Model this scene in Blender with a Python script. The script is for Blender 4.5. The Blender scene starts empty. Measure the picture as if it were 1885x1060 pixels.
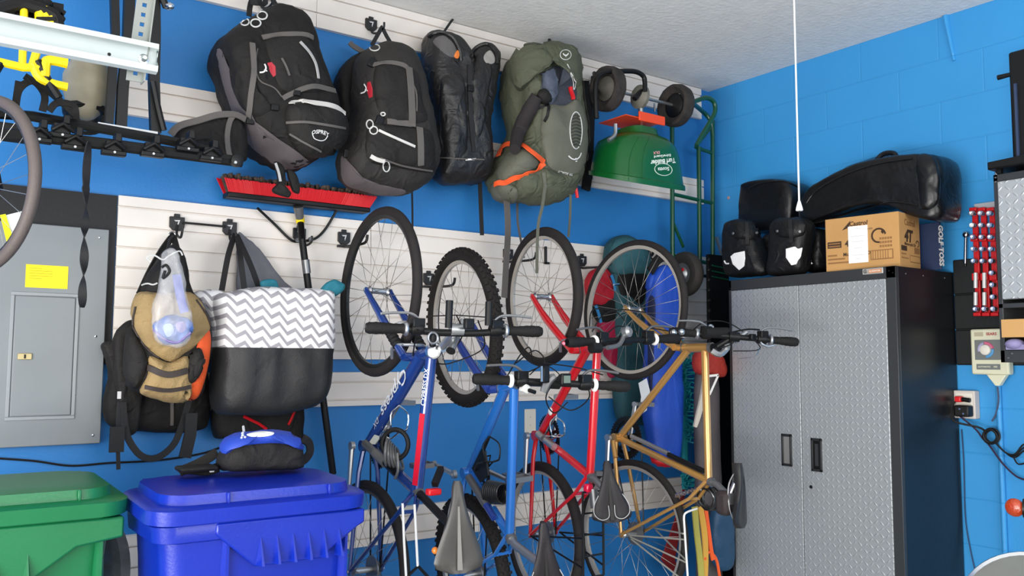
import bpy, bmesh, math, random
from math import sin, cos, pi, radians, atan2, sqrt
from mathutils import Vector as V, Matrix, noise
from mathutils.bvhtree import BVHTree

random.seed(4)
SC = bpy.context.scene
COL = SC.collection

# ------------------------------------------------------------ camera
FPX, CX, CY = 1611.1, 942.5, 530.0
CAM = V((0, 0, 1.42))
yaw, pit, rol = radians(35.66), radians(4.725), radians(0.25)
FW = V((sin(yaw)*cos(pit), cos(yaw)*cos(pit), sin(pit)))
RT0 = V((cos(yaw), -sin(yaw), 0)); UP0 = RT0.cross(FW)
RT = RT0*cos(rol) + UP0*sin(rol); UP = UP0*cos(rol) - RT0*sin(rol)
cd = bpy.data.cameras.new('camera'); co = bpy.data.objects.new('camera', cd); COL.objects.link(co)
m = Matrix((RT, UP, -FW)).transposed().to_4x4(); m.translation = CAM
co.matrix_world = m
cd.sensor_width = 36; cd.lens = FPX/1885*36; cd.clip_start = 0.02; cd.clip_end = 100
SC.camera = co

# ------------------------------------------------------------ light: daylight through the open garage door on the left, open front with an added fill lamp
W = bpy.data.worlds.new('world'); SC.world = W; W.use_nodes = True
bg = W.node_tree.nodes['Background']
bg.inputs[0].default_value = (1.0, 0.99, 0.975, 1); bg.inputs[1].default_value = 0.95
def area(name, loc, rot, sx, sy, power, col=(1, 1, 1)):
    l = bpy.data.lights.new(name, 'AREA'); l.shape = 'RECTANGLE'; l.size = sx; l.size_y = sy; l.energy = power; l.color = col
    o = bpy.data.objects.new(name, l); COL.objects.link(o); o.location = loc; o.rotation_euler = rot; return o
area('door_daylight', (-2.25, -0.3, 1.15), (0, radians(-98), 0), 2.0, 4.6, 165, (1.0, 0.985, 0.965))
area('sunlit_driveway', (-2.4, -0.2, 0.35), (0, radians(-115), 0), 0.6, 3.4, 150, (1.0, 0.985, 0.96))
area('front_fill', (1.4, -3.2, 2.1), (radians(101), 0, 0), 4.5, 1.6, 112, (1.0, 0.99, 0.975))  # unseen fill lamp added at the front to lift ceiling and upper walls
SC.view_settings.view_transform = 'Standard'; SC.view_settings.look = 'None'
SC.view_settings.gamma = 1; SC.view_settings.use_curve_mapping = False
SC.view_settings.exposure = 0.0

YB, XR, ZC = 3.52, 3.985, 3.045          # back wall, right wall, ceiling
YS = YB - 0.018                           # face of the slat panels

# ------------------------------------------------------------ where a spot seen in the photograph lies on a plane of the room
def ray(px, py): return FW + RT*((px-CX)/FPX) + UP*((CY-py)/FPX)
def at(px, py, x=None, y=None, z=None):
    d = ray(px, py)
    t = (x-CAM.x)/d.x if x is not None else (y-CAM.y)/d.y if y is not None else (z-CAM.z)/d.z
    return CAM + d*t
def yat(y): return lambda p: at(p[0], p[1], y=y)
def xat(x): return lambda p: at(p[0], p[1], x=x)

# ------------------------------------------------------------ materials
def lin(h):
    h = h.lstrip('#'); r = [int(h[i:i+2], 16)/255 for i in (0, 2, 4)]
    return [c/12.92 if c <= .04045 else ((c+.055)/1.055)**2.4 for c in r]
MATS = {}
def M(name, h, rough=.6, metal=0, bump=0, bs=60, var=0, vs=8, spec=.5, coat=0, trans=0, alpha=1, sheen=0, fold=0):
    if name in MATS: return MATS[name]
    mt = bpy.data.materials.new(name); mt.use_nodes = True; nt = mt.node_tree
    b = nt.nodes['Principled BSDF']; c = lin(h)
    b.inputs['Base Color'].default_value = (*c, 1); b.inputs['Roughness'].default_value = rough
    b.inputs['Metallic'].default_value = metal; b.inputs['Specular IOR Level'].default_value = spec
    b.inputs['Coat Weight'].default_value = coat; b.inputs['Coat Roughness'].default_value = .12
    b.inputs['Transmission Weight'].default_value = trans; b.inputs['Alpha'].default_value = alpha
    b.inputs['Sheen Weight'].default_value = sheen
    tc = nt.nodes.new('ShaderNodeTexCoord')
    if var:
        n = nt.nodes.new('ShaderNodeTexNoise'); n.inputs['Scale'].default_value = vs; n.inputs['Detail'].default_value = 5
        nt.links.new(tc.outputs['Object'], n.inputs['Vector'])
        r = nt.nodes.new('ShaderNodeMapRange'); r.inputs[1].default_value = .3; r.inputs[2].default_value = .7
        r.inputs[3].default_value = 1-var; r.inputs[4].default_value = 1+var
        nt.links.new(n.outputs['Fac'], r.inputs[0])
        mx = nt.nodes.new('ShaderNodeVectorMath'); mx.operation = 'SCALE'; mx.inputs[0].default_value = c
        nt.links.new(r.outputs[0], mx.inputs['Scale']); nt.links.new(mx.outputs[0], b.inputs['Base Color'])
    if bump:
        n2 = nt.nodes.new('ShaderNodeTexNoise'); n2.inputs['Scale'].default_value = bs; n2.inputs['Detail'].default_value = 4
        nt.links.new(tc.outputs['Object'], n2.inputs['Vector'])
        bp = nt.nodes.new('ShaderNodeBump'); bp.inputs['Strength'].default_value = bump; bp.inputs['Distance'].default_value = .01
        nt.links.new(n2.outputs['Fac'], bp.inputs['Height']); nt.links.new(bp.outputs[0], b.inputs['Normal'])
        if fold:
            n3 = nt.nodes.new('ShaderNodeTexNoise'); n3.inputs['Scale'].default_value = 13; n3.inputs['Detail'].default_value = 3; n3.inputs['Distortion'].default_value = 1.6
            n3.noise_type = 'RIDGED_MULTIFRACTAL'; n3.inputs['Lacunarity'].default_value = 2.2
            nt.links.new(tc.outputs['Object'], n3.inputs['Vector']); b3 = nt.nodes.new('ShaderNodeBump'); b3.inputs['Strength'].default_value = fold; b3.inputs['Distance'].default_value = .012
            nt.links.new(n3.outputs['Fac'], b3.inputs['Height']); nt.links.new(b3.outputs[0], bp.inputs['Normal'])
    MATS[name] = mt; return mt
class NT:                                   # tiny node builder
    def __init__(s, mt): s.nt = mt.node_tree; s.b = s.nt.nodes['Principled BSDF']
    def n(s, t, **k):
        x = s.nt.nodes.new(t)
        for a, v in k.items(): setattr(x, a, v)
        return x
    def put(s, sock, v):
        if hasattr(v, 'is_output') or isinstance(v, bpy.types.NodeSocket): s.nt.links.new(v, sock)
        else: sock.default_value = v
    def m(s, op, a, b=0.0, c=None):
        x = s.n('ShaderNodeMath', operation=op); s.put(x.inputs[0], a); s.put(x.inputs[1], b)
        if c is not None: s.put(x.inputs[2], c)
        return x.outputs[0]
    def xyz(s):
        t = s.n('ShaderNodeTexCoord'); p = s.n('ShaderNodeSeparateXYZ'); s.nt.links.new(t.outputs['Object'], p.inputs[0]); return p.outputs
    def mix(s, f, a, b):
        x = s.n('ShaderNodeMix', data_type='RGBA'); s.put(x.inputs[0], f); s.put(x.inputs[6], (*a, 1)); s.put(x.inputs[7], (*b, 1)); return x.outputs[2]
    def bump(s, h, st=.5, d=.003, nrm=None):
        x = s.n('ShaderNodeBump'); x.inputs['Strength'].default_value = st; x.inputs['Distance'].default_value = d
        s.nt.links.new(h, x.inputs['Height'])
        if nrm: s.nt.links.new(nrm, x.inputs['Normal'])
        return x.outputs[0]

# ------------------------------------------------------------ objects
ORG = {}
def tag(o, label=None, cat=None, group=None, kind=None):
    if label: o['label'] = label
    if cat: o['category'] = cat
    if group: o['group'] = group
    if kind: o['kind'] = kind
    return o
def thing(name, label, cat, loc, group=None):
    o = bpy.data.objects.new(name, None); COL.objects.link(o); o.empty_display_size = .05
    o.location = loc; ORG[o.name] = V(loc); return tag(o, label, cat, group)
def dup(root, loc, label=None, group=None):
    r = root.copy(); COL.objects.link(r); r.location = loc; ORG[r.name] = V(loc)
    if label: r['label'] = label
    if group: r['group'] = group
    for ch in list(root.children):
        c = ch.copy(); COL.objects.link(c); c.parent = r
        for g in list(ch.children):
            d = g.copy(); COL.objects.link(d); d.parent = c
    return r
def smooth_pts(pts, n, closed=False):
    pts = [V(p) for p in pts]; k = len(pts); out = []
    if k == 2 and not closed: return [pts[0].lerp(pts[1], i/(n-1)) for i in range(n)]
    seg = k if closed else k-1
    for i in range(n):
        t = i/(n if closed else n-1)*seg; j = min(int(t), seg-1); f = t-j
        g = (lambda q: pts[q % k]) if closed else (lambda q: pts[max(0, min(k-1, q))])
        a, b, c, d = g(j-1), g(j), g(j+1), g(j+2)
        out.append(.5*((2*b)+(c-a)*f+(2*a-5*b+4*c-d)*f*f+(3*b-a-3*c+d)*f**3))
    return out
class MB:
    def __init__(s): s.bm = bmesh.new()
    def ring(s, pts): return [s.bm.verts.new(p) for p in pts]
    def face(s, vs):
        try: return s.bm.faces.new(vs)
        except ValueError: return None
    def bridge(s, a, b, closed=True):
        n = len(a)
        for i in range(n if closed else n-1): s.face((a[i], a[(i+1) % n], b[(i+1) % n], b[i]))
    def box(s, c, d, R=None):
        c = V(c); vs = []
        for x in (-.5, .5):
            for y in (-.5, .5):
                for z in (-.5, .5):
                    q = V((x*d[0], y*d[1], z*d[2])); q = R @ q if R else q; vs.append(s.bm.verts.new(c+q))
        for f in ((0, 1, 3, 2), (4, 6, 7, 5), (0, 4, 5, 1), (2, 3, 7, 6), (0, 2, 6, 4), (1, 5, 7, 3)): s.face([vs[i] for i in f])
        return s
    def bb(s, a, b):
        a, b = V(a), V(b); return s.box((a+b)/2, [abs(b[i]-a[i]) for i in range(3)])
    def beam(s, a, b, w, h, up=(0, 0, 1)):
        a, b = V(a), V(b); t = (b-a).normalized(); u = V(up)
        sd = t.cross(u)
        if sd.length < 1e-4: sd = t.cross(V((0, 1, 0)))
        sd.normalize(); u = sd.cross(t)
        R = Matrix((sd, t, u)).transposed(); return s.box((a+b)/2, (w, (b-a).length, h), R)
    def tube(s, pts, r, n=8, closed=False, flat=1.0, cap=True):
        pts = [V(p) for p in pts]; k = len(pts); rr = r if isinstance(r, (list, tuple)) else [r]*k
        rings = []; prev = None
        for i in range(k):
            if closed: t = pts[(i+1) % k]-pts[i-1]
            else: t = pts[min(i+1, k-1)]-pts[max(i-1, 0)]
            if t.length < 1e-9: t = V((0, 0, 1))
            t.normalize()
            if prev is None:
                a = V((0, 0, 1)) if abs(t.z) < .9 else V((1, 0, 0)); u = t.cross(a).normalized()
            else:
                u = prev - t*prev.dot(t); u = u.normalized() if u.length > 1e-6 else t.orthogonal().normalized()
            prev = u; w = t.cross(u)
            rings.append(s.ring([pts[i]+(u*cos(2*pi*j/n)+w*sin(2*pi*j/n)*flat)*rr[i] for j in range(n)]))
        for i in range(k-1): s.bridge(rings[i], rings[i+1])
        if closed: s.bridge(rings[-1], rings[0])
        elif cap: s.face(rings[0][::-1]); s.face(rings[-1])
        return s
    def rod(s, a, b, r, r2=None, n=10): return s.tube([a, b], [r, r if r2 is None else r2], n)
    def ribbon(s, pts, w, t, nrm):
        pts = [V(p) for p in pts]; k = len(pts); rings = []
        ww = w if isinstance(w, (list, tuple)) else [w]*k
        for i in range(k):
            tg = (pts[min(i+1, k-1)]-pts[max(i-1, 0)]).normalized()
            nn = V(nrm[i]) if isinstance(nrm, list) else V(nrm)
            sd = nn.cross(tg)
            if sd.length < 1e-4: sd = V((1, 0, 0))
            sd.normalize(); nn = tg.cross(sd).normalized()
            if nn.dot(V(nrm[i]) if isinstance(nrm, list) else V(nrm)) < 0: nn = -nn
            h = ww[i]/2
            rings.append(s.ring([pts[i]-sd*h, pts[i]+sd*h, pts[i]+sd*h*.92+nn*t, pts[i]-sd*h*.92+nn*t]))
        for i in range(k-1): s.bridge(rings[i], rings[i+1])
        s.face(rings[0][::-1]); s.face(rings[-1]); return s
    def lathe(s, prof, o, ax, n=24, cap=True, R=None):
        o, ax = V(o), V(ax).normalized(); u = ax.orthogonal().normalized(); w = ax.cross(u); rings = []
        for r, h in prof: rings.append(s.ring([o+ax*h+(u*cos(2*pi*j/n)+w*sin(2*pi*j/n))*r for j in range(n)]))
        for i in range(len(rings)-1): s.bridge(rings[i], rings[i+1])
        if cap == 'loop': s.bridge(rings[-1], rings[0])
        elif cap: s.face(rings[0][::-1]); s.face(rings[-1])
        return s
    def disc(s, o, ax, r, h, n=24): return s.lathe([(r, 0), (r, h)], o, ax, n)
    def ball(s, c, r, nu=14, nv=9):
        c = V(c); r = (r, r, r) if not isinstance(r, (tuple, list)) else r; rings = []
        for i in range(1, nv):
            a = pi*i/nv; rings.append(s.ring([c+V((r[0]*sin(a)*cos(2*pi*j/nu), r[1]*sin(a)*sin(2*pi*j/nu), r[2]*cos(a))) for j in range(nu)]))
        for i in range(len(rings)-1): s.bridge(rings[i], rings[i+1])
        t = s.bm.verts.new(c+V((0, 0, r[2]))); b = s.bm.verts.new(c-V((0, 0, r[2])))
        for j in range(nu): s.face((t, rings[0][(j+1) % nu], rings[0][j])); s.face((b, rings[-1][j], rings[-1][(j+1) % nu]))
        return s
    def prism(s, pts, vec):
        vec = V(vec); a = s.ring([V(p) for p in pts]); b = s.ring([V(p)+vec for p in pts])
        s.bridge(a, b); s.face(a[::-1]); s.face(b); return s
    def loft(s, rings, cap=True, closed=True):
        rs = [s.ring(r) for r in rings]
        for i in range(len(rs)-1): s.bridge(rs[i], rs[i+1], closed)
        if cap:
            for q in (rs[0], rs[-1]):
                c = sum((v.co for v in q), V())/len(q); cv = s.bm.verts.new(c)
                for i in range(len(q)): s.face((q[i], q[(i+1) % len(q)], cv))
        return s
    def torus(s, c, ax, R, r, n=48, mm=10, flat=1.0, a0=0, a1=2*pi):
        c, ax = V(c), V(ax).normalized(); u = ax.orthogonal().normalized(); w = ax.cross(u)
        full = abs(a1-a0-2*pi) < 1e-6; k = n if full else n+1
        pts = [c+(u*cos(a0+(a1-a0)*i/n)+w*sin(a0+(a1-a0)*i/n))*R for i in range(k)]
        return s.tube(pts, r, mm, closed=full)
    def wrinkle(s, amp, sc, seed=0):
        s.bm.normal_update()
        mv = [(v, v.normal*(noise.noise(v.co*sc+V((seed, seed*2, 0)))*amp+noise.noise(v.co*sc*2.7+V((seed, 0, seed)))*amp*.45)) for v in s.bm.verts]
        for v, d in mv: v.co += d
        return s
    def bvh(s):
        s.bm.normal_update(); return BVHTree.FromBMesh(s.bm)
    def build(s, name, mat, parent=None, sharp=40, bev=0, sub=0, label=None):
        bmesh.ops.recalc_face_normals(s.bm, faces=s.bm.faces[:])
        if parent is not None: org = ORG[parent.name]
        else:
            lo = V([min(v.co[i] for v in s.bm.verts) for i in range(3)]); hi = V([max(v.co[i] for v in s.bm.verts) for i in range(3)])
            org = V(((lo.x+hi.x)/2, (lo.y+hi.y)/2, lo.z))
        bmesh.ops.translate(s.bm, verts=s.bm.verts[:], vec=-org)
        me = bpy.data.meshes.new(name); s.bm.to_mesh(me); s.bm.free()
        for p in me.polygons: p.use_smooth = True
        if sharp: me.set_sharp_from_angle(angle=radians(sharp))
        me.materials.append(mat)
        o = bpy.data.objects.new(name, me); COL.objects.link(o)
        if parent is not None: o.parent = parent; ORG[o.name] = org
        else: o.location = org; ORG[o.name] = org
        if bev:
            b = o.modifiers.new('bevel', 'BEVEL'); b.width = bev; b.segments = 2; b.limit_method = 'ANGLE'; b.angle_limit = radians(40)
        if sub:
            b = o.modifiers.new('sub', 'SUBSURF'); b.levels = sub; b.render_levels = sub
        if label: o['label'] = label
        return o

# soft bodies: an outline on a plane of the room, given real thickness along `out`
PROF = [(.62, -1), (.86, -.98), (.97, -.7), (1, -.3), (1, 0), (.985, .3), (.95, .55), (.87, .76), (.74, .9), (.55, .97), (.3, 1), (.12, 1.01)]
def puffy(outline, fn, out, db, df, prof=PROF, n=100, wr=(.012, 9), seed=0, shrink=1.0, sm=True):
    pts = [fn(p) for p in outline]
    pts = smooth_pts(pts, n, True) if sm else [V(p) for p in pts]
    c = sum(pts, V())/len(pts); out = V(out); mb = MB(); rings = []
    dense = [V((a, b_, 0)) for a, b_ in prof]; dense = smooth_pts(dense, len(prof)*2)
    for s_, d, _ in dense:
        off = out*(d*df if d > 0 else d*db); rings.append([c+(p-c)*(s_*shrink)+off for p in pts])
    mb.loft(rings)
    if wr: mb.wrinkle(wr[0], wr[1], seed); mb.wrinkle(wr[0]*.28, wr[1]*3.1, seed+5)
    return mb
class Skin:                                  # all the layers of a soft thing so far, for laying the next one on top
    def __init__(s, *b): s.l = list(b)
    def ray_cast(s, o, d):
        best = (None, None, None, None)
        for b in s.l:
            r = b.ray_cast(o, d)
            if r[0] is not None and (best[3] is None or r[3] < best[3]): best = r
        return best
    def find_nearest(s, q):
        best = (None, None, None, None)
        for b in s.l:
            r = b.find_nearest(q)
            if r[0] is not None and (best[3] is None or r[3] < best[3]): best = r
        return best
def hit(b, px, py):
    d = ray(px, py).normalized(); l, nn, i, dist = b.ray_cast(CAM, d)
    if l is None:
        best = None
        for t in range(60):
            q = CAM+d*(1.0+t*.06); l2, n2, i2, d2 = b.find_nearest(q)
            if best is None or d2 < best[0]: best = (d2, l2, n2)
        l, nn = best[1], best[2]
    if nn.dot(d) > 0: nn = -nn
    return l, nn
def strap(name, b, pts, w, mat, parent, t=.004, n=None, lift=.001, mb=None, label=None):
    n = n or max(6, 5*len(pts)); q = smooth_pts([V((p[0], p[1], 0)) for p in pts], n)
    hs = [hit(b, p.x, p.y) for p in q]; P_ = [h[0]+h[1]*lift for h in hs]; N_ = [h[1] for h in hs]
    for _ in range(2):
        P_ = [P_[0]]+[(P_[i-1]+P_[i]*2+P_[i+1])/4 for i in range(1, n-1)]+[P_[-1]]
        N_ = [N_[0]]+[(N_[i-1]+N_[i]+N_[i+1]).normalized() for i in range(1, n-1)]+[N_[-1]]
    P_ = [p+nn*.002 for p, nn in zip(P_, N_)]
    mm = mb or MB(); mm.ribbon(P_, w, t, N_)
    return mm if mb else mm.build(name, mat, parent, label=label)
def cord(name, b, pts, r, mat, parent, n=None, closed=False, lift=.0, label=None):
    n = n or max(8, 6*len(pts)); q = smooth_pts([V((p[0], p[1], 0)) for p in pts], n, closed)
    P_ = []
    for p in q:
        l, nn = hit(b, p.x, p.y); P_.append(l+nn*(r*.6+lift))
    return MB().tube(P_, r, 6, closed).build(name, mat, parent, label=label)
def patch(name, b, outline, lift, bulge, mat, parent, n=40, wr=None, seed=0, sm=True, label=None, prof=None):
    o2 = [V((p[0], p[1], 0)) for p in outline]; o2 = smooth_pts(o2, n, True) if sm else o2
    c = sum(o2, V())/len(o2); mb = MB(); rings = []
    for s_, h in prof or ((1.0, None), (1.0, 0), (.93, .35), (.82, .62), (.66, .85), (.45, .97), (.2, 1)):
        r = []
        for p in o2:
            q = c+(p-c)*s_; l, nn = hit(b, q.x, q.y)
            r.append(l+nn*(-.004 if h is None else lift+bulge*h))
        rings.append(r)
    mb.loft(rings)
    if wr: mb.wrinkle(wr[0], wr[1], seed)
    if isinstance(b, Skin): b.l.append(mb.bvh())
    return mb.build(name, mat, parent, label=label)
def patch_bvh(b, outline, lift, bulge, n=40):
    o2 = smooth_pts([V((p[0], p[1], 0)) for p in outline], n, True); c = sum(o2, V())/len(o2); mb = MB(); rings = []
    for s_, h in ((1.0, None), (1.0, 0), (.93, .35), (.82, .62), (.66, .85), (.45, .97), (.2, 1)):
        r = []
        for p in o2:
            q = c+(p-c)*s_; l, nn = hit(b, q.x, q.y); r.append(l+nn*(-.004 if h is None else lift+bulge*h))
        rings.append(r)
    mb.loft(rings)
    if isinstance(b, Skin): b.l.append(mb.bvh())
    return mb
def glyphs(txt, bold=0.0, sp=1.0, shear=0):
    c = bpy.data.curves.new('t', 'FONT'); c.body = txt; c.size = 1; c.align_x = 'CENTER'; c.align_y = 'CENTER'; c.offset = bold; c.space_character = sp; c.shear = shear
    c.resolution_u = 2; o = bpy.data.objects.new('t', c); me = bpy.data.meshes.new_from_object(o)
    vs = [(v.co.x, v.co.y) for v in me.vertices]; fs = [tuple(p.vertices) for p in me.polygons]
    bpy.data.objects.remove(o); bpy.data.curves.remove(c); bpy.data.meshes.remove(me); return vs, fs
def lettering(name, txt, o, xa, ya, mat, parent, width=None, size=None, bold=0.0, sp=1.0, shear=0, hfac=1.0, lift=.0012):
    vs, fs = glyphs(txt, bold, sp, shear); w = max(v[0] for v in vs)-min(v[0] for v in vs); mx = (max(v[0] for v in vs)+min(v[0] for v in vs))/2
    k = width/w if width else size; o, xa, ya = V(o), V(xa).normalized(), V(ya).normalized(); nn = xa.cross(ya)
    mb = MB(); q = [mb.bm.verts.new(o+xa*((x-mx)*k)+ya*(y*k*hfac)+nn*lift) for x, y in vs]
    for f in fs: mb.face([q[i] for i in f])
    return raw(mb, name, mat, parent)
def raw(mb, name, mat, parent):
    org = ORG[parent.name]; bmesh.ops.translate(mb.bm, verts=mb.bm.verts[:], vec=-org)
    me = bpy.data.meshes.new(name); mb.bm.to_mesh(me); mb.bm.free(); me.materials.append(mat)
    o = bpy.data.objects.new(name, me); COL.objects.link(o); o.parent = parent; ORG[o.name] = org; return o
def lettering_on(name, txt, b, px, py, wpx, ang, mat, parent, bold=0.0, hfac=1.0, sp=1.0, shear=0, arc=0):
    vs, fs = glyphs(txt, bold, sp, shear); x0 = min(v[0] for v in vs); x1 = max(v[0] for v in vs); k = wpx/(x1-x0); mx = (x0+x1)/2
    a = radians(ang); mb = MB(); q = []
    for x, y in vs:
        u, v = (x-mx)*k, y*k*hfac; v -= arc*(u/wpx*2)**2
        l, nn = hit(b, px+u*cos(a)-v*sin(a)*-1*-1, py-(u*sin(a)+v*cos(a))); q.append(mb.bm.verts.new(l+nn*.0015))
    for f in fs: mb.face([q[i] for i in f])
    return raw(mb, name, mat, parent)
# ============================================================ materials of the room
def wall_paint(name, h, blocks=False):
    mt = M(name, h, rough=.42, spec=.35); k = NT(mt)
    g = k.n('ShaderNodeNewGeometry'); p = k.n('ShaderNodeSeparateXYZ'); k.nt.links.new(g.outputs['Position'], p.inputs[0])
    X, Y, Z = p.outputs
    n = k.n('ShaderNodeTexNoise'); n.inputs['Scale'].default_value = 130 if blocks else 90; n.inputs['Detail'].default_value = 3
    k.nt.links.new(g.outputs['Position'], n.inputs['Vector'])
    b1 = k.bump(n.outputs['Fac'], .18, .004)
    if blocks:
        row = k.m('FLOOR', k.m('DIVIDE', Z, .2032))
        fz = k.m('PINGPONG', Z, .1016)                              # 0 at the bed joints
        sh = k.m('ADD', k.m("SUBTRACT", Y, 2.104), k.m('MULTIPLY', k.m('MODULO', row, 2.0), .2032))
        fy = k.m('PINGPONG', sh, .2032)
        a = k.m('SMOOTH_MIN', k.m('DIVIDE', fz, .0055), 1.0, .3)
        c = k.m('SMOOTH_MIN', k.m('DIVIDE', fy, .005), 1.0, .3)
        h_ = k.m('ADD', k.m('MULTIPLY', a, 1.0), k.m('MULTIPLY', c, .55))
        b1 = k.bump(h_, .6, .0035, b1)
    k.nt.links.new(b1, k.b.inputs['Normal'])
    n2 = k.n('ShaderNodeTexNoise'); n2.inputs['Scale'].default_value = 2.2; n2.inputs['Detail'].default_value = 6
    k.nt.links.new(g.outputs['Position'], n2.inputs['Vector'])
    c0 = lin(h); k.nt.links.new(k.mix(n2.outputs['Fac'], [v*.93 for v in c0], [v*1.07 for v in c0]), k.b.inputs['Base Color'])
    return mt
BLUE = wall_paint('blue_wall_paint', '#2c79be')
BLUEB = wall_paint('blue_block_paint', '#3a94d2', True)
CEIL = M('textured_ceiling', '#e6e6e4', rough=.95, bump=.35, bs=42, var=.04, vs=14)
CONC = M('concrete', '#b0aca5', rough=.8, bump=.1, bs=30, var=.12, vs=3)
SLAT = M('white_slat', '#e6dfd8', rough=.4, var=.03, vs=6)

def struct(o): o['kind'] = 'structure'; return o
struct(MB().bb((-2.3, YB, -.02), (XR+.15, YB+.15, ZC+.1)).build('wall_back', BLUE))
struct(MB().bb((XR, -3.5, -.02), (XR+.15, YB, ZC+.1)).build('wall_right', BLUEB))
struct(MB().bb((-2.3, -3.5, ZC), (XR, YB, ZC+.1)).build('ceiling', CEIL))
struct(MB().bb((-2.3, -3.5, -.1), (XR, YB, 0)).build('floor', CONC))
struct(MB().bb((-2.45, 2.25, 0), (-2.3, YB, ZC)).build('wall_left', BLUE))

# ------------------------------------------------------------ slat panels screwed to the back wall
def slat_panel(x0, x1, z0, z1, label):
    prof = [(-.001, z1), (-.018, z1-.002)]; z = z1-.043
    while z > z0+.012:
        prof += [(-.018, z+.0035), (-.006, z+.0025), (-.006, z-.003), (-.018, z-.0045)]; z -= .0762
    prof += [(-.018, z0+.002), (-.001, z0)]
    mb = MB(); a = mb.ring([V((x0, YB+d, z_)) for d, z_ in prof]); b = mb.ring([V((x1, YB+d, z_)) for d, z_ in prof])
    mb.bridge(a, b); mb.face(a); mb.face(b[::-1])
    return tag(mb.build('slatwall_panel', SLAT, sharp=20), label, 'wall panel', 'white slat panels on the back wall')
xs = at(580, 20, y=YB).x
slat_panel(.2, xs-.001, 2.858, 3.043, 'white slat strip under the ceiling above the leftmost black backpack')
slat_panel(xs+.001, 3.9, 2.858, 3.043, 'long white slat strip along the ceiling above the green backpack and spreader')
slat_panel(.69, 3.91, 2.344, 2.492, 'white slat strip running behind the four hanging backpacks at mid height')
slat_panel(.693, 3.93, 1.42, 2.034, 'large white slat panel behind the tote bag and the bicycle front wheels')
slat_panel(.693, 3.222, 1.219, 1.367, 'narrow white slat strip just below the large white slat panel')
slat_panel(.72, 3.7, .614, .77, 'lowest white slat strip behind the bicycle rear wheels')
SCREW = M('dark_screw', '#5b5650', .5, .6)
# ============================================================ common materials
BLK = M('black_fabric', '#161413', .68, bump=.25, bs=260, var=.2, vs=9, fold=.6, spec=.3)
BLK2 = M('charcoal_fabric', '#1e1c1b', .68, bump=.3, bs=220, var=.2, vs=9, fold=.6, spec=.3)
WEB = M('grey_webbing', '#5a5653', .7, bump=.3, bs=400)
WEBK = M('black_webbing', '#151517', .7, bump=.3, bs=400)
BPL = M('black_plastic', '#0f0f10', .42, spec=.3)
BRUB = M('black_rubber', '#151414', .6, bump=.1, bs=80, spec=.3)
STEELK = M('black_steel', '#101112', .42, spec=.35)
CHR = M('chrome', '#d2d4d6', .18, 1)
ALU = M('brushed_aluminium', '#b5b7b9', .34, .9)
GREYM = M('grey_metal', '#7c7d7f', .4, .7)
GALV = M('galvanised_steel', '#bcc5c5', .45, .35, var=.05, vs=6)
WHITE = M('white_plastic', '#efeeea', .4)
REDP = M('red_plastic', '#c8141c', .4)
YEL = M('yellow_paint', '#f0d40c', .4)

# ------------------------------------------------------------ backing board and breaker panel
o = MB().bb((-.3, YB-.012, 1.40), (at(217, 358, y=YB).x-.004, YB-.001, at(60, 345, y=YB).z))
tag(o.build('backing_board', M('black_board', '#141416', .6, bump=.1, bs=60)), 'matte black board on the wall around the grey breaker panel', 'board')
px0, px1, pz0, pz1, PF = .23, .662, 1.113, 1.896, YB-.034
ep = thing('electrical_panel', 'grey metal breaker panel with a small latched door and yellow label', 'electrical panel', ((px0+px1)/2, YB, pz0))
GP = M('grey_panel_paint', '#7f8588', .5, var=.05, vs=5)
MB().bb((px0, PF, pz0), (px1, YB-.0122, pz1)).build('cover', GP, ep, bev=.003)
dl, dr = at(27, 550, y=PF).x, at(140, 550, y=PF).x; dt, db_ = at(80, 545, y=PF).z, at(80, 766, y=PF).z
mb = MB()
for a, b in (((dl-.012, dt), (dr+.012, dt+.012)), ((dl-.012, db_-.012), (dr+.012, db_)), ((dl-.012, db_), (dl, dt)), ((dr, db_), (dr+.012, dt))):
    mb.bb((a[0], PF-.005, a[1]), (b[0], PF+.002, b[1]))
mb.build('door_frame', M('grey_panel_edge', '#8f9598', .45), ep, bev=.002)
pd = MB().bb((dl+.002, PF-.007, db_+.002), (dr-.002, PF+.002, dt-.002)).build('door', GP, ep, bev=.003)
l = at(45, 656, y=PF)
MB().bb((l.x-.022, PF-.013, l.z-.011), (l.x+.022, PF-.006, l.z+.011)).build('latch', M('brass_latch', '#b5a67a', .4, .4), pd, bev=.002, label='brass latch')
MB().bb((l.x-.003, PF-.015, l.z-.007), (l.x+.003, PF-.012, l.z+.007)).build('latch_slot', BPL, pd)
a, b = at(48, 486, y=PF), at(124, 532, y=PF)
MB().bb((a.x, PF-.0015, b.z), (b.x, PF+.001, a.z)).build('warning_label', M('yellow_label', '#f6dc00', .5), ep, label='plain yellow label')
mb = MB()
for i in range(5): mb.bb((a.x+.012, PF-.0019, a.z-.012-i*.009), (a.x+(.05 if i in (0, 4) else .085), PF-.001, a.z-.0135-i*.009))
mb.build('label_print', M('faint_print', '#b09a10', .6), ep)
for p in ((183, 437), (176, 619), (171, 801), (137, 727)):
    q = at(*p, y=PF); MB().lathe([(.005, 0), (.0045, .002), (.002, .003)], (q.x, PF, q.z), (0, -1, 0), 10).build('screw', CHR, ep)
# thin cable on the wall under the panel
mb = MB().tube(smooth_pts([at(x, y, y=YB-.006) for x, y in ((-30, 842), (60, 848), (130, 857), (200, 852), (290, 847), (370, 835), (420, 818))], 40), .004, 6)
tag(mb.build('cable', BRUB), 'thin black cable running along the blue wall under the breaker panel', 'cable')

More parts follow.
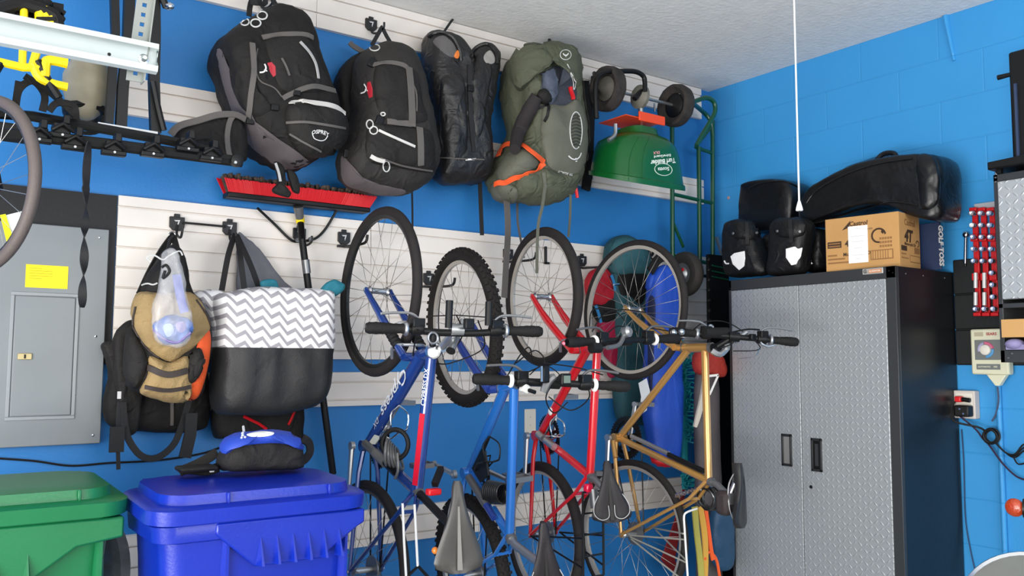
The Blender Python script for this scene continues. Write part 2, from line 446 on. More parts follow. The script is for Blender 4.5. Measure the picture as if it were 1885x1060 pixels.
# ------------------------------------------------------------ garage door track and its hanger
tr = thing('door_track', 'galvanised steel track ending in the upper left corner of the view', 'door track', (.3, 2.15, 2.1))
y0 = 2.17
prof = [(y0-.030, 2.1545), (y0-.030, 2.1665), (y0, 2.172), (y0, 2.108), (y0-.010, 2.097), (y0-.026, 2.100), (y0-.030, 2.113), (y0-.024, 2.113), (y0-.020, 2.106), (y0-.010, 2.104), (y0-.004, 2.112), (y0-.004, 2.166), (y0-.024, 2.161)]
mb = MB(); xe = at(290, 110, y=2.15).x
mb.loft([[V((x, a, b)) for a, b in prof] for x in (-2.0, -1, 0, xe)]); mb.build('rail', GALV, tr, sharp=25)
q = at(264, 109, y=y0-.004)
mb = MB().lathe([(.012, 0), (.012, .003), (.008, .004), (.008, .012), (.005, .016)], q, (0, -1, 0), 12); mb.build('bolt', CHR, tr)
q = at(201, 100, y=y0-.004); MB().disc(q, (0, -1, 0), .004, .0012, 10).build('bolt_hole', BPL, tr)
ha, hb = at(268, -8, y=y0+.012), at(247, 150, y=y0+.012)
ax = (hb-ha).normalized(); top = ha+ax*((ZC-ha.z)/ax.z); Ltot = (hb-top).length; sx = V((1, 0, 0))
pa = thing('perforated_hanger', 'grey perforated angle iron holding up the end of the steel track', 'bracket', hb)
mb = MB(); k = .0245; i = 0; d = 0
while d < Ltot:
    e = min(d+k, Ltot)
    for s0, s1, t0, t1 in ((-.019, -.005, d, e), (.005, .019, d, e), (-.005, .005, d, min(d+k-.010, e))):
        p = [top+ax*t0+sx*s0, top+ax*t0+sx*s1, top+ax*t1+sx*s1, top+ax*t1+sx*s0]; mb.prism(p, (0, -.003, 0))
    d += k
mb.build('perforated_face', M('grey_zinc', '#8e938f', .5, .4), pa, sharp=20)
p = [top+sx*.019, hb+sx*.019]; MB().beam(p[0], p[1], .003, .036, (0, 1, 0)).build('side_flange', M('grey_zinc', ''), pa)

# ------------------------------------------------------------ hitch bike rack hung on the wall
YR = 3.12; F = yat(YR)
hr = thing('hitch_bike_rack', 'black steel car bike rack with clamps hanging left of the leftmost black backpack', 'bike rack', F((250, 300)))
MB().tube([F((-40, 206)), F((60, 214)), F((306, 258)), F((395, 278))], .017, 8).build('upper_arm', STEELK, hr)
q1 = [at(-30, 246, y=YR-.05), at(60, 250, y=YR-.05), at(200, 266, y=YR-.05), at(445, 298, y=YR-.05)]
MB().tube(q1, .02, 8).build('lower_arm', STEELK, hr)
MB().lathe([(.022, 0), (.022, .02), (.012, .024)], at(434, 297, y=YR-.07), (0, -1, 0), 12).build('end_cap', STEELK, hr)
MB().lathe([(.006, 0), (.005, .005)], at(433, 299, y=YR-.095), (0, -1, 0), 10).build('bolt', ALU, hr)
for i, (x, y) in enumerate(((70, 248), (112, 240), (135, 262), (207, 272), (278, 275), (342, 266), (385, 283))):
    c = at(x, y, y=YR-.05); mb = MB()
    mb.box(c, (.05, .06, .035)); mb.box(c+V((0, -.02, -.022)), (.075, .03, .016)); mb.box(c+V((.012, -.01, .03)), (.02, .05, .03))
    mb.tube([c+V((-.03, -.035, -.01)), c+V((.0, -.045, .012)), c+V((.034, -.035, -.008))], .008, 6)
    cl = mb.build('clamp', BPL, hr, bev=.004)
    MB().lathe([(.005, 0), (.004, .006)], c+V((0, -.035, -.022)), (0, -1, 0), 8).build('bolt', ALU, cl)
F2 = yat(YR+.03)
for pts, w in ((((210, -12), (212, 60), (206, 150), (200, 228)), .026), (((238, -12), (235, 80), (226, 160), (222, 240)), .034), (((284, -12), (285, 60), (283, 150), (286, 245)), .034)):
    P_ = [F2(p) for p in pts]; P_ = [V((P_[0].x+.02, YB-.03, 2.93)), P_[0]+V((.01, .06, .05))]+P_; mb = MB()
    for a, b in zip(P_, P_[1:]): mb.beam(a, b, w, .03, (0, 1, 0))
    mb.build('upright', STEELK, hr)
MB().beam(F((180, 228)), F((290, 246)), .012, .006, (0, 1, 0)).build('crossbar', ALU, hr, label='thin silver edge strip')
MB().tube(smooth_pts([F(p) for p in ((282, 150), (292, 200), (302, 240))], 10), .01, 6).build('brace', STEELK, hr)
MB().lathe([(.012, 0), (.014, .015), (.009, .03), (.004, .034)], F((307, 12)), (.4, -1, -.2), 10).build('pin', CHR, hr)
MB().tube([F((296, -12)), F((306, 14))], .012, 6).build('pin_arm', STEELK, hr)
for pts in (((28, 205), (35, 165), (60, 150), (82, 175), (78, 205)), ((45, 140), (85, 165), (120, 195), (140, 215)), ((90, 205), (105, 190), (135, 195), (140, 220)), ((35, 150), (30, 185), (25, 218)), ((80, 130), (98, 165), (110, 185))):
    MB().ribbon(smooth_pts([at(x, y, y=YR-.03) for x, y in pts], 18), .022, .005, (0, -1, .2)).build('strap', BLK2, hr)
MB().bb(F((0, 240))+V((-.06, .02, -.02)), F((40, 238))+V((.02, .06, .02))).build('end_bracket', STEELK, hr)
# rubber strap with a long twist
P_ = [at(x, y, y=3.0) for x, y in ((163, 262), (160, 300), (158, 340), (157, 400), (156, 430), (155, 478), (152, 520), (152, 566))]
P_ = smooth_pts(P_, 60); N_ = []; ww = []
for i, p in enumerate(P_):
    t = i/59; a = .25 if t < .3 else .25+(t-.3)*14.5
    if t < .3: a = 1.05-.8*sin(t*9)
    N_.append(V((sin(a), -cos(a), 0))); ww.append(.026)
tag(MB().ribbon(P_, ww, .003, N_).build('webbing_strap', WEBK), 'black webbing strap hanging twisted in front of the breaker panel', 'strap')

# ------------------------------------------------------------ grey helmet hanging under the rack
c = at(160, 158, y=3.29); hm = thing('helmet', 'beige-grey rounded helmet hanging behind the steel track', 'helmet', c-V((0, 0, .15)))
mb = MB().ball(c, (.074, .085, .125), 22, 14).wrinkle(.006, 9); mb.build('shell', M('beige_shell', '#a39c86', .5, var=.25, vs=7), hm)
MB().torus(c+V((0, .01, -.09)), (0, .25, 1), .058, .016, 28, 8).build('rim', BPL, hm)
MB().tube(smooth_pts([c+V((-.05, -.02, -.1)), c+V((-.03, -.03, -.17)), c+V((.04, -.02, -.16)), c+V((.055, -.02, -.1))], 16), .007, 6).build('chin_strap', WEBK, hm)
MB().tube([c+V((0, .05, .1)), c+V((.02, .2, .2)), V((c.x+.03, YB, c.z+.25))], .004, 6).build('hanging_cord', WEBK, hm)

# ------------------------------------------------------------ yellow bicycle hanging at the far left
YY = 3.0; F = yat(YY)
yb = thing('bicycle', 'yellow bicycle hanging from the ceiling at the left edge of the view', 'bicycle', F((0, 480)))
mb = MB()
mb.tube([F((-60, 100)), F((0, 114)), F((42, 124)), F((72, 124))], .013, 8)
mb.tube(smooth_pts([F((60, 118)), F((72, 142)), F((95, 153)), F((124, 160))], 12), .014, 8)
mb.tube(smooth_pts([F((82, 142)), F((84, 116)), F((96, 111)), F((124, 117))], 12), .016, 8)
mb.tube([F((45, -30)), F((44, 40)), F((41, 122))], .011, 8)
mb.tube([F((78, 60)), F((60, 120))], .012, 8)
mb.build('frame', YEL, yb)
mb = MB()
for x in (74, 84, 94): mb.tube([F((x, 22 if x != 84 else 14)), F((x+1, 62))], .0165, 10)
sh = mb.build('padding', YEL, yb, label='thick yellow padded tubes')
MB().beam(F((66, 38)), F((101, 38)), .012, .04, (0, 1, 0)).build('band', BPL, sh)
mb = MB()
for i in range(26):
    a = i*.9; r = .02+.0045*i
    mb.ball(F((58+22*cos(a)*(1+i*.06), 10+9*sin(a)*(1+i*.05)))+V((0, .05+.02*sin(i), 0)), (.026, .03, .022), 8, 6)
for i in range(7): mb.box(F((112+4*sin(i), 2+i*9))+V((0, .06, 0)), (.03, .03, .018), Matrix.Rotation(.5*i, 3, 'Y'))
mb.tube(smooth_pts([F((-10, 20)), F((30, 8)), F((60, 12)), F((100, 30)), (F((108, 66)))], 20), .02, 8)
mb.tube(smooth_pts([F((0, 60)), F((24, 66)), F((60, 62))], 12), .014, 8)
mb.build('drivetrain', BRUB, yb)
mb = MB().tube(smooth_pts([F((68, 112)), F((78, 130)), F((92, 155)), F((108, 180))], 14), .014, 8); mb.build('handle_tube', BPL, yb)
c = at(-36, 341, y=2.85); axw = V((cos(.47), sin(.47), 0)).normalized()
wh = MB().torus(c, axw, .226, .0085, 56, 8).build('wheel', M('dark_rim', '#3a3937', .4, .5), yb)
MB().torus(c, axw, .242, .0165, 56, 10).build('tyre', M('grey_tyre', '#5a514e', .6, bump=.15, bs=120), wh)
hb_ = MB().lathe([(.02, -.04), (.012, -.03), (.012, .03), (.02, .04)], c, axw, 12); hb_.build('hub', ALU, wh)
u = axw.orthogonal().normalized(); w_ = axw.cross(u); mb = MB()
for i in range(24):
    a = 2*pi*i/24; mb.tube([c+axw*(.03 if i % 2 else -.03), c+(u*cos(a)+w_*sin(a))*.224], .001, 4)
mb.build('spokes', ALU, wh)
MB().tube([F((45, -28)), V((F((45, -30)).x, YY, ZC))], .007, 8).build('ceiling_hook', STEELK, yb)
mb = MB(); mb.tube([c+axw*.05, F((-30, 205)), F((-20, 150)), F((0, 116))], .014, 8); mb.build('fork', BPL, yb)
tg = c+V((0, 0, 0))
mb = MB().torus(c, axw, .242, .018, 8, 12, a0=0, a1=.28)
def arc_tag(name, a0, a1, mat):
    b0 = atan2((at(22, 420, y=2.85)-c).dot(w_), (at(22, 420, y=2.85)-c).dot(u))
    MB().torus(c, axw, .242, .019, 8, 12, a0=b0+a0, a1=b0+a1).build(name, mat, wh)
mb.bm.free()
# paper tag stapled round the tyre
q = [at(x, y, y=2.80) for x, y in ((4, 398), (44, 388), (40, 446), (16, 456))]
tgp = MB().prism(q, (.0, -.004, 0)).build('tag', M('white_tag', '#e9ebe6', .6), wh, label='white and yellow paper tag')
q = [at(x, y, y=2.795) for x, y in ((0, 396), (10, 394), (24, 440), (40, 440), (40, 448), (15, 457))]
MB().prism(q, (0, -.003, 0)).build('tag_stripe', M('tag_yellow', '#eef000', .6), wh)
# ============================================================ wall hooks on the slat panels
HKB = M('hook_black', '#19191b', .5, bump=.1, bs=200)
def hook_base(c, par):
    mb = MB()
    o2 = [(-.028, .022), (.028, .022), (.028, -.018), (.014, -.032), (-.014, -.032), (-.028, -.018)]
    mb.prism([c+V((a, 0, b)) for a, b in o2], (0, -.012, 0)); mb.bb(c+V((-.011, -.009, .02)), c+V((.011, 0, .034)))
    mb.build('plate', HKB, par, bev=.002)
    mb = MB()                                                        # the pale triangle mark
    t = [(-.013, .010), (.010, .012), (.002, -.014)]; ti = [(-.006, .005), (.0035, .0065), (.0005, -.003)]
    for i in range(2):
        a0, a1, b0, b1 = t[i], t[i+1], ti[i], ti[i+1]
        mb.prism([c+V((p[0], -.0122, p[1]-.002)) for p in (a0, a1, b1, b0)], (0, -.001, 0))
    mb.build('mark', M('pale_mark', '#c9c9c9', .5), par, label='pale triangular mark')
def wall_hook(px, py, kind, label):
    c = at(px, py, y=YS-.0005); h = thing('wall_hook', label, 'hook', c, 'black hooks on the white slat panels'); hook_base(c, h)
    mb = MB()
    if kind == 'j': mb.tube(smooth_pts([c+V((0, -.01, -.02)), c+V((0, -.02, -.045)), c+V((.01, -.06, -.055)), c+V((.015, -.1, -.045)), c+V((.015, -.105, -.02))], 16), .005, 8)
    if kind == 'bike':
        mb.bb(c+V((-.03, -.016, -.045)), c+V((.03, 0, -.036)))
        mb.tube(smooth_pts([c+V((0, -.012, -.042)), c+V((.0, -.1, -.046)), c+V((0, -.19, -.048)), c+V((0, -.225, -.04)), c+V((0, -.235, -.015))], 18), .006, 8)
    mb.build('hook_arm', HKB, h); return h
c1, c2 = at(325, 410, y=YS-.0005), at(422, 415, y=YS-.0005); c2.z = c1.z
hd = thing('wall_hook', 'double black hook, two plates joined by a rod, above the tan bag and tote', 'hook', c1, 'black hooks on the white slat panels')
hook_base(c1, hd); hook_base(c2, hd)
MB().tube([c1+V((.02, -.02, 0)), c2+V((-.02, -.02, 0))], .0045, 8).build('rod', HKB, hd)
for c in (c1, c2): MB().tube(smooth_pts([c+V((0, -.012, -.01)), c+V((-.005, -.03, -.05)), c+V((-.002, -.075, -.065)), c+V((0, -.09, -.03))], 14), .005, 8).build('hook_arm', HKB, hd)
wall_hook(550, 430, 'j', 'black hook holding up the red push broom')
wall_hook(682, 45, 'j', 'black hook on the top white strip above the second black backpack')
wall_hook(632, 437, 'bike', 'black bike hook holding the navy bicycle front wheel')
wall_hook(788, 512, 'bike', 'black bike hook holding the knobbly front wheel, lower than the other hooks')
wall_hook(934, 467, 'bike', 'black bike hook half hidden behind the grey strap by the red bicycle')
wall_hook(1070, 479, 'bike', 'black bike hook between the red and the gold bicycle wheels')
wall_hook(480, -2, 'j', 'black hook at the top edge of the view holding the leftmost black backpack')
wall_hook(1195, 462, 'j', 'black hook behind the gold bicycle wheel holding the teal and blue bags')
c = at(1003, 470, y=YS); h = thing('bracket', 'small black L-shaped bracket on the slat panel seen through the red bicycle wheel', 'bracket', c)
MB().bb(c+V((-.006, -.012, -.045)), c+V((.006, 0, .045))).build('stem', HKB, h, bev=.002); MB().bb(c+V((-.006, -.012, -.045)), c+V((.028, -.004, -.034))).build('foot', HKB, h, bev=.002)

# ============================================================ backpacks
PNL = M('taupe_panel', '#575052', .75, bump=.25, bs=240, var=.12, vs=8)
LG = M('light_grey_trim', '#a9a8a8', .6, bump=.1, bs=200)
CRD = M('pale_cord', '#c9cac8', .6)
LOGR = M('red_print', '#a5182a', .6)
LOGW = M('white_print', '#dcdcdc', .6)
def bird(b, x, y, s, ang, par, col=None):
    a = radians(ang); R2 = lambda u, v: (x+u*cos(a)+v*sin(a), y+(-u*sin(a)+v*cos(a)))
    pts = [(-s, -.5*s), (-.6*s, .05*s), (-.1*s, .28*s), (0, .1*s), (.1*s, .28*s), (.6*s, .05*s), (s, -.5*s)]
    mb = MB(); strap('', b, [R2(*p) for p in pts], .006, None, par, t=.001, mb=mb, n=30, lift=0)
    strap('', b, [R2(-.12*s, .55*s), R2(.12*s, .55*s)], .006, None, par, t=.001, mb=mb, n=6, lift=0)
    mb.build('bird_mark', col or LOGW, par, label='white spread-wing mark')

# ---- pack 1, leftmost, big, tilted
p1 = thing('backpack', 'large black backpack hanging tilted, leftmost of the hanging backpacks, with a red mark', 'backpack', at(500, 315, y=3.3), 'backpacks hanging on the upper wall')
out1 = [(455, 38), (487, 20), (520, 16), (546, 28), (563, 58), (578, 105), (592, 150), (610, 190), (617, 235), (608, 270), (585, 292), (555, 310), (530, 312), (505, 303), (480, 285), (458, 268), (440, 238), (428, 205), (413, 160), (398, 118), (398, 92), (412, 66), (436, 46)]
mb = puffy(out1, yat(3.30), (0, -1, 0), .16, .16, wr=(.012, 11), seed=3); b1 = Skin(mb.bvh()); mb.build('body', BLK, p1)
patch('lower_panel', b1, [(398, 100), (408, 92), (420, 130), (440, 185), (460, 226), (486, 246), (520, 272), (562, 290), (566, 304), (530, 312), (505, 303), (460, 268), (438, 236), (414, 165)], .001, .006, PNL, p1, wr=(.003, 20), label='taupe lower panel')
fp = patch_bvh(b1, [(528, 196), (560, 186), (600, 188), (632, 205), (637, 245), (628, 275), (590, 288), (560, 286), (535, 262), (526, 230)], .004, .045); bf = fp.bvh(); f1 = fp.wrinkle(.004, 20).build('front_pocket', BLK2, p1)
patch('upper_pocket', b1, [(490, 70), (530, 66), (566, 70), (590, 120), (604, 160), (560, 172), (520, 168), (500, 120)], .002, .02, BLK2, p1, wr=(.004, 18))
patch('side_flap', b1, [(425, 88), (452, 70), (470, 80), (472, 150), (488, 185), (500, 200), (470, 215), (440, 190), (424, 140)], .002, .012, BLK, p1, wr=(.004, 18))
strap('compression_strap', b1, [(464, 80), (467, 130), (462, 180), (458, 222)], .022, WEB, p1, label='long grey webbing strap')
strap('compression_strap', b1, [(482, 70), (520, 64), (560, 64), (575, 70)], .02, WEB, p1)
strap('compression_strap', b1, [(520, 182), (548, 166), (580, 158), (616, 168)], .02, WEB, p1)
for q, w in (((462, 222), .03), ((545, 170), .028), ((505, 198), .03)):
    l, nn = hit(b1, *q); mb = MB(); mb.box(l+nn*.006, (w, .012, w*.8)); mb.build('buckle', BPL, p1, bev=.003)
strap('piping', b1, [(552, 78), (568, 96), (580, 118), (585, 145)], .011, LG, p1, label='pale curved trim')
strap('piping', b1, [(518, 108), (526, 122), (532, 140)], .008, WEB, p1)
strap('pocket_trim', bf, [(536, 192), (548, 186), (575, 190), (604, 194), (622, 200), (634, 210)], .022, M('pale_trim', '#c9c6c2', .6), p1, label='pale band over the pocket')
strap('zip', bf, [(528, 226), (560, 224), (600, 230), (634, 236)], .010, WEB, p1)
strap('zip', bf, [(534, 246), (560, 262), (590, 278)], .008, WEB, p1)
cord('edging', b1, [(474, 90), (470, 120), (478, 148), (505, 162), (518, 178)], .003, WEB, p1)
for i, (x, y, r) in enumerate(((451, 41, 8), (471, 43, 9), (483, 29, 9))):
    cord('zip_pull', b1, [(x+r*cos(a), y+r*sin(a)*.8) for a in [k*pi/4 for k in range(8)]], .003, CRD, p1, n=20, closed=True, label='pale cord loop')
bird(b1, 486, 128, 9, 60, p1)
patch('red_print', b1, [(492, 116), (500, 114), (507, 122), (508, 138), (503, 142), (497, 132)], .001, .001, LOGR, p1, sm=False, label='dull red mark')
lettering_on('pocket_lettering', 'OSPREY', bf, 590, 243, 32, -8, LOGW, p1, bold=.02, hfac=1.1, arc=4)
cord('pocket_mark', bf, [(575, 247), (579, 255), (590, 259), (598, 257), (603, 250)], .0018, LOGW, p1)
hp = [at(x, y, y=3.40) for x, y in ((458, 30), (462, 4), (475, -14), (495, -12), (505, 6), (514, 20))]
MB().ribbon(smooth_pts(hp, 18), .022, .005, (0, -1, 0)).build('haul_loop', WEBK, p1)
mb = MB(); mb.ribbon(smooth_pts([at(x, y, y=3.36) for x, y in ((468, 10), (470, -8), (500, -8))], 8), .03, .006, (0, -1, 0)); mb.build('webbing', WEBK, p1)
# hip belt sticking out to the left, lower strap hanging
mb = puffy([(320, 250), (345, 228), (380, 218), (415, 212), (440, 214), (452, 240), (455, 290), (440, 300), (415, 296), (395, 270), (370, 262), (345, 262)], yat(3.22), (0, -1, 0), .03, .03, wr=(.004, 20), n=48); bh = mb.bvh(); mb.build('hip_belt', BLK, p1)
mb = MB()
mb.ribbon(smooth_pts([at(x, y, y=3.185) for x, y in ((314, 248), (330, 232), (365, 222), (400, 212), (432, 211), (452, 220))], 20), .026, .004, (0, -1, .3)); mb.build('belt_edging', WEB, p1)
MB().ribbon(smooth_pts([at(x, y, y=3.185) for x, y in ((430, 212), (422, 226), (418, 255), (424, 290), (440, 296))], 16), .02, .004, (0, -1, 0)).build('belt_edging', WEB, p1)
mb = puffy([(506, 298), (520, 306), (526, 330), (524, 352), (535, 356), (530, 364), (512, 358), (502, 350), (512, 336), (510, 315)], yat(3.19), (0, -1, 0), .015, .015, n=40, wr=(.003, 20)); mb.build('lower_strap', BLK, p1)
mb = puffy([(528, 312), (540, 316), (550, 334), (551, 356), (540, 352), (534, 336)], yat(3.20), (0, -1, 0), .012, .012, n=36, wr=(.003, 20)); mb.build('lower_strap', BLK, p1)
MB().ribbon(smooth_pts([at(x, y, y=3.17) for x, y in ((507, 300), (513, 318), (516, 334))], 10), .010, .003, (0, -1, 0)).build('lower_strap_trim', LG, p1)

# ---- pack 2
p2 = thing('backpack', 'black backpack hanging second from left with crossing grey straps on its front', 'backpack', at(715, 365, y=3.3), 'backpacks hanging on the upper wall')
mb = puffy([(618, 172), (620, 140), (640, 112), (672, 96), (690, 130), (680, 200), (660, 270), (645, 300), (630, 290), (632, 240), (622, 205)], yat(3.42), (0, -1, 0), .05, .05, n=48, wr=(.006, 12)); mb.build('harness', BLK, p2)
out2 = [(668, 98), (690, 84), (715, 82), (740, 90), (757, 112), (768, 150), (780, 200), (790, 245), (795, 290), (786, 328), (766, 350), (735, 360), (700, 358), (668, 350), (642, 340), (628, 322), (628, 290), (640, 255), (652, 215), (656, 170), (658, 130)]
mb = puffy(out2, yat(3.30), (0, -1, 0), .08, .15, wr=(.010, 11), seed=7); b2 = Skin(mb.bvh()); mb.build('body', M('faded_black_fabric', '#211e1c', .75, bump=.25, bs=240, var=.15, vs=9, fold=.8), p2)
patch('lower_panel', b2, [(628, 290), (640, 294), (654, 316), (690, 336), (745, 350), (730, 360), (700, 359), (660, 350), (632, 334)], .001, .006, PNL, p2, wr=(.003, 20), label='taupe lower panel')
patch('front_pocket', b2, [(684, 226), (720, 232), (790, 240), (800, 290), (795, 318), (720, 306), (680, 296), (672, 262)], .002, .022, BLK2, p2, wr=(.005, 18))
patch('upper_pocket', b2, [(694, 118), (740, 124), (768, 135), (778, 190), (782, 224), (720, 222), (695, 200), (688, 160)], .002, .018, BLK2, p2, wr=(.004, 18))
strap('compression_strap', b2, [(688, 120), (715, 116), (742, 120), (750, 128)], .02, WEB, p2)
strap('compression_strap', b2, [(752, 124), (756, 165), (758, 210), (758, 234)], .032, WEB, p2, label='wide vertical grey strap')
strap('compression_strap', b2, [(772, 236), (774, 270), (774, 304)], .030, WEB, p2)
strap('compression_strap', b2, [(712, 224), (735, 226), (758, 228)], .026, WEB, p2)
for q in ((687, 118), (698, 224)):
    l, nn = hit(b2, *q); MB().box(l+nn*.008, (.034, .014, .04), Matrix.Rotation(.3, 3, 'Y')).build('buckle', BPL, p2, bev=.004)
strap('zip', b2, [(697, 240), (730, 255), (763, 270)], .011, M('pale_trim', ''), p2, label='pale zip line')
strap('zip', b2, [(700, 290), (740, 304), (795, 314)], .007, WEB, p2)
strap('zip', b2, [(755, 150), (765, 170), (766, 205)], .006, WEB, p2)
strap('pale_trim', b2, [(682, 287), (694, 293), (708, 296)], .018, M('pale_trim', ''), p2, label='pale tag')
for x, y, rx, ry in ((681, 229, 6, 8), (688, 240, 7, 7), (711, 306, 6, 10), (690, 88, 9, 6), (705, 210, 4, 3)):
    cord('zip_pull', b2, [(x+rx*cos(a), y+ry*sin(a)) for a in [k*pi/4 for k in range(8)]], .0028, CRD, p2, n=20, closed=True, label='pale cord loop')
bird(b2, 672, 165, 9, 70, p2)
patch('red_print', b2, [(676, 152), (682, 150), (686, 164), (686, 178), (680, 181), (676, 168)], .001, .001, LOGR, p2, sm=False, label='dull red mark')
for pts in (((684, 84), (694, 66), (702, 52), (704, 50)), ((704, 52), (712, 68), (722, 84))):
    MB().ribbon(smooth_pts([at(x, y, y=3.40) for x, y in pts], 12), .018, .005, (0, -1, 0)).build('haul_loop', WEBK, p2)
MB().ribbon(smooth_pts([at(x, y, y=3.42) for x, y in ((643, 78), (650, 85), (665, 94), (680, 102))], 10), .024, .005, (0, -1, 0)).build('loose_strap', WEB, p2)
MB().ribbon(smooth_pts([at(x, y, y=3.44) for x, y in ((758, 345), (759, 390), (759, 428))], 10), .009, .003, (0, -1, 0)).build('hanging_strap', WEBK, p2)
l, nn = hit(b2, 640, 284); MB().box(l+nn*.004, (.03, .012, .035)).build('buckle', BPL, p2, bev=.003)

# ---- pack 3, narrow
p3 = thing('backpack', 'narrow shiny black pack with two open grey-lined tops, third from left', 'backpack', at(855, 340, y=3.38), 'backpacks hanging on the upper wall')
SHB = M('shiny_black_fabric', '#1b1a1b', .42, bump=.2, bs=120, var=.1, fold=.8)
out3 = [(792, 62), (812, 57), (832, 66), (845, 84), (850, 108), (855, 122), (862, 108), (872, 90), (893, 80), (910, 95), (912, 122), (904, 165), (896, 215), (892, 260), (896, 300), (895, 330), (870, 340), (835, 340), (808, 330), (805, 290), (800, 225), (788, 165), (786, 110)]
mb = puffy(out3, yat(3.38), (0, -1, 0), .10, .10, wr=(.012, 10), seed=11, n=96); b3 = Skin(mb.bvh()); mb.build('body', SHB, p3)
GLN = M('grey_lining', '#5a5858', .8, bump=.2, bs=150)
patch('lining', b3, [(796, 74), (815, 64), (834, 78), (843, 100), (830, 106), (805, 88)], -.001, .004, GLN, p3, label='grey lining of the left opening')
patch('lining', b3, [(893, 98), (903, 92), (911, 104), (910, 116), (897, 118), (890, 108)], -.001, .004, M('pale_lining', '#8f8c88', .8), p3, label='pale lining of the right opening')
cord('hem', b3, [(790, 68), (810, 60), (832, 70), (845, 92), (848, 112)], .008, SHB, p3)
cord('hem', b3, [(866, 106), (876, 90), (896, 82), (911, 96), (914, 118)], .008, SHB, p3)
patch('tag', b3, [(836, 104), (840, 94), (847, 92), (846, 102), (842, 108)], .002, .005, M('orange_tag', '#d9762c', .6), p3, label='orange tag')
strap('centre_strap', b3, [(864, 120), (864, 160), (866, 220), (872, 280)], .022, WEBK, p3)
l, nn = hit(b3, 865, 163); MB().box(l+nn*.008, (.03, .014, .03)).build('buckle', BPL, p3, bev=.003)
strap('seam', b3, [(806, 290), (840, 292), (890, 294)], .006, WEB, p3)
strap('small_label', b3, [(856, 294), (875, 293)], .008, LOGW, p3, n=6, label='small white label')
patch('side_panel', b3, [(812, 150), (850, 140), (858, 200), (858, 280), (815, 280)], .001, .015, SHB, p3, wr=(.008, 18), seed=5)
patch('side_panel', b3, [(872, 140), (905, 120), (892, 210), (884, 250), (874, 240)], .001, .012, SHB, p3, wr=(.006, 18), seed=9)
P_ = smooth_pts([at(x, y, y=3.40) for x, y in ((883, 335), (885, 385), (887, 433))], 10); MB().ribbon(P_, .022, .004, (0, -1, 0)).build('hanging_strap', WEBK, p3)
MB().tube([at(815, 62, y=3.42), at(830, 40, y=3.46), at(838, 30, y=3.50)], .006, 6).build('hanging_cord', WEBK, p3)

# ---- pack 4, green
OLV = M('olive_fabric', '#4d5140', .7, bump=.25, bs=220, var=.12, vs=9, fold=.8)
OLG = M('grey_green_fabric', '#5b5c50', .7, bump=.25, bs=220, var=.08, vs=9)
OLD = M('dark_olive_fabric', '#43473a', .7, bump=.25, bs=220, var=.12, vs=9, fold=.8)
ORG_ = M('orange_webbing', '#ee5a26', .6, bump=.2, bs=300)
p4 = thing('backpack', 'olive green trekking backpack with orange straps, rightmost of the hanging backpacks', 'backpack', at(990, 385, y=3.3), 'backpacks hanging on the upper wall')
out4 = [(945, 112), (965, 96), (1000, 92), (1035, 98), (1052, 120), (1056, 160), (1062, 210), (1066, 255), (1062, 300), (1052, 340), (1030, 366), (990, 374), (950, 368), (922, 352), (914, 330), (925, 300), (945, 270), (955, 235), (950, 190), (944, 150)]
mb = puffy(out4, yat(3.30), (0, -1, 0), .14, .14, wr=(.016, 13), seed=13); b4 = Skin(mb.bvh()); mb.build('body', OLV, p4)
lo = [(940, 112), (950, 92), (978, 82), (1020, 83), (1058, 92), (1068, 112), (1067, 150), (1058, 158), (1045, 124), (1015, 118), (990, 130), (965, 165), (948, 160)]
lb = patch_bvh(b4, lo, .006, .05); bl = lb.bvh(); lb.wrinkle(.009, 20).build('lid', OLV, p4)
patch('lining', b4, [(1000, 140), (1020, 122), (1048, 130), (1060, 160), (1058, 188), (1030, 196), (1006, 192), (996, 165)], .002, .006, M('navy_lining', '#30353f', .7, bump=.3, bs=120, var=.2), p4, wr=(.006, 25), label='navy fabric inside the open top')
patch('stuffed_fabric', b4, [(1000, 135), (1018, 130), (1024, 160), (1018, 192), (1006, 186), (1000, 160)], .01, .03, M('slate_fabric', '#4b5364', .8, bump=.3, bs=90, var=.25, vs=20), p4, wr=(.008, 25), label='slate blue fabric stuffed in the top')
fpb = patch_bvh(b4, [(1002, 196), (1040, 194), (1060, 184), (1074, 205), (1080, 250), (1076, 300), (1055, 320), (1015, 312), (1000, 280), (996, 240)], .006, .03); bfp = fpb.bvh(); fpb.build('front_pocket', OLG, p4)
patch('bottom_compartment', b4, [(960, 322), (1000, 312), (1040, 322), (1066, 322), (1058, 352), (1030, 372), (985, 376), (945, 366), (945, 345)], .003, .03, OLV, p4, wr=(.009, 18), seed=3)
patch('side_pocket', b4, [(915, 318), (930, 290), (950, 272), (985, 282), (990, 306), (960, 322), (925, 336)], .003, .02, OLG, p4, wr=(.003, 20))
bp = patch_bvh(b4, [(905, 340), (920, 335), (950, 345), (950, 372), (925, 378), (908, 366)], .003, .02); bp.build('hip_pad', OLG, p4)
strap('orange_strap', b4, [(920, 290), (932, 270), (955, 268), (975, 282), (1000, 300)], .026, ORG_, p4, n=30, lift=.012)
strap('orange_strap', b4, [(1000, 302), (975, 315), (945, 326), (914, 342)], .026, ORG_, p4, n=26, lift=.012)
sl = [hit(b4, x, y) for x, y in ((990, 180), (980, 215), (962, 245), (950, 285))]
MB().tube(smooth_pts([l+nn*.035 for l, nn in sl], 16), [.03+.006*sin(i*.25) for i in range(16)], 10).wrinkle(.004, 22).build('mesh_sleeve', M('black_mesh', '#252022', .8, bump=.4, bs=300), p4)
l, nn = hit(b4, 1000, 175); MB().ball(l+nn*.02, (.04, .03, .035), 12, 8).wrinkle(.006, 20).build('sleeve_cuff', BLK2, p4)
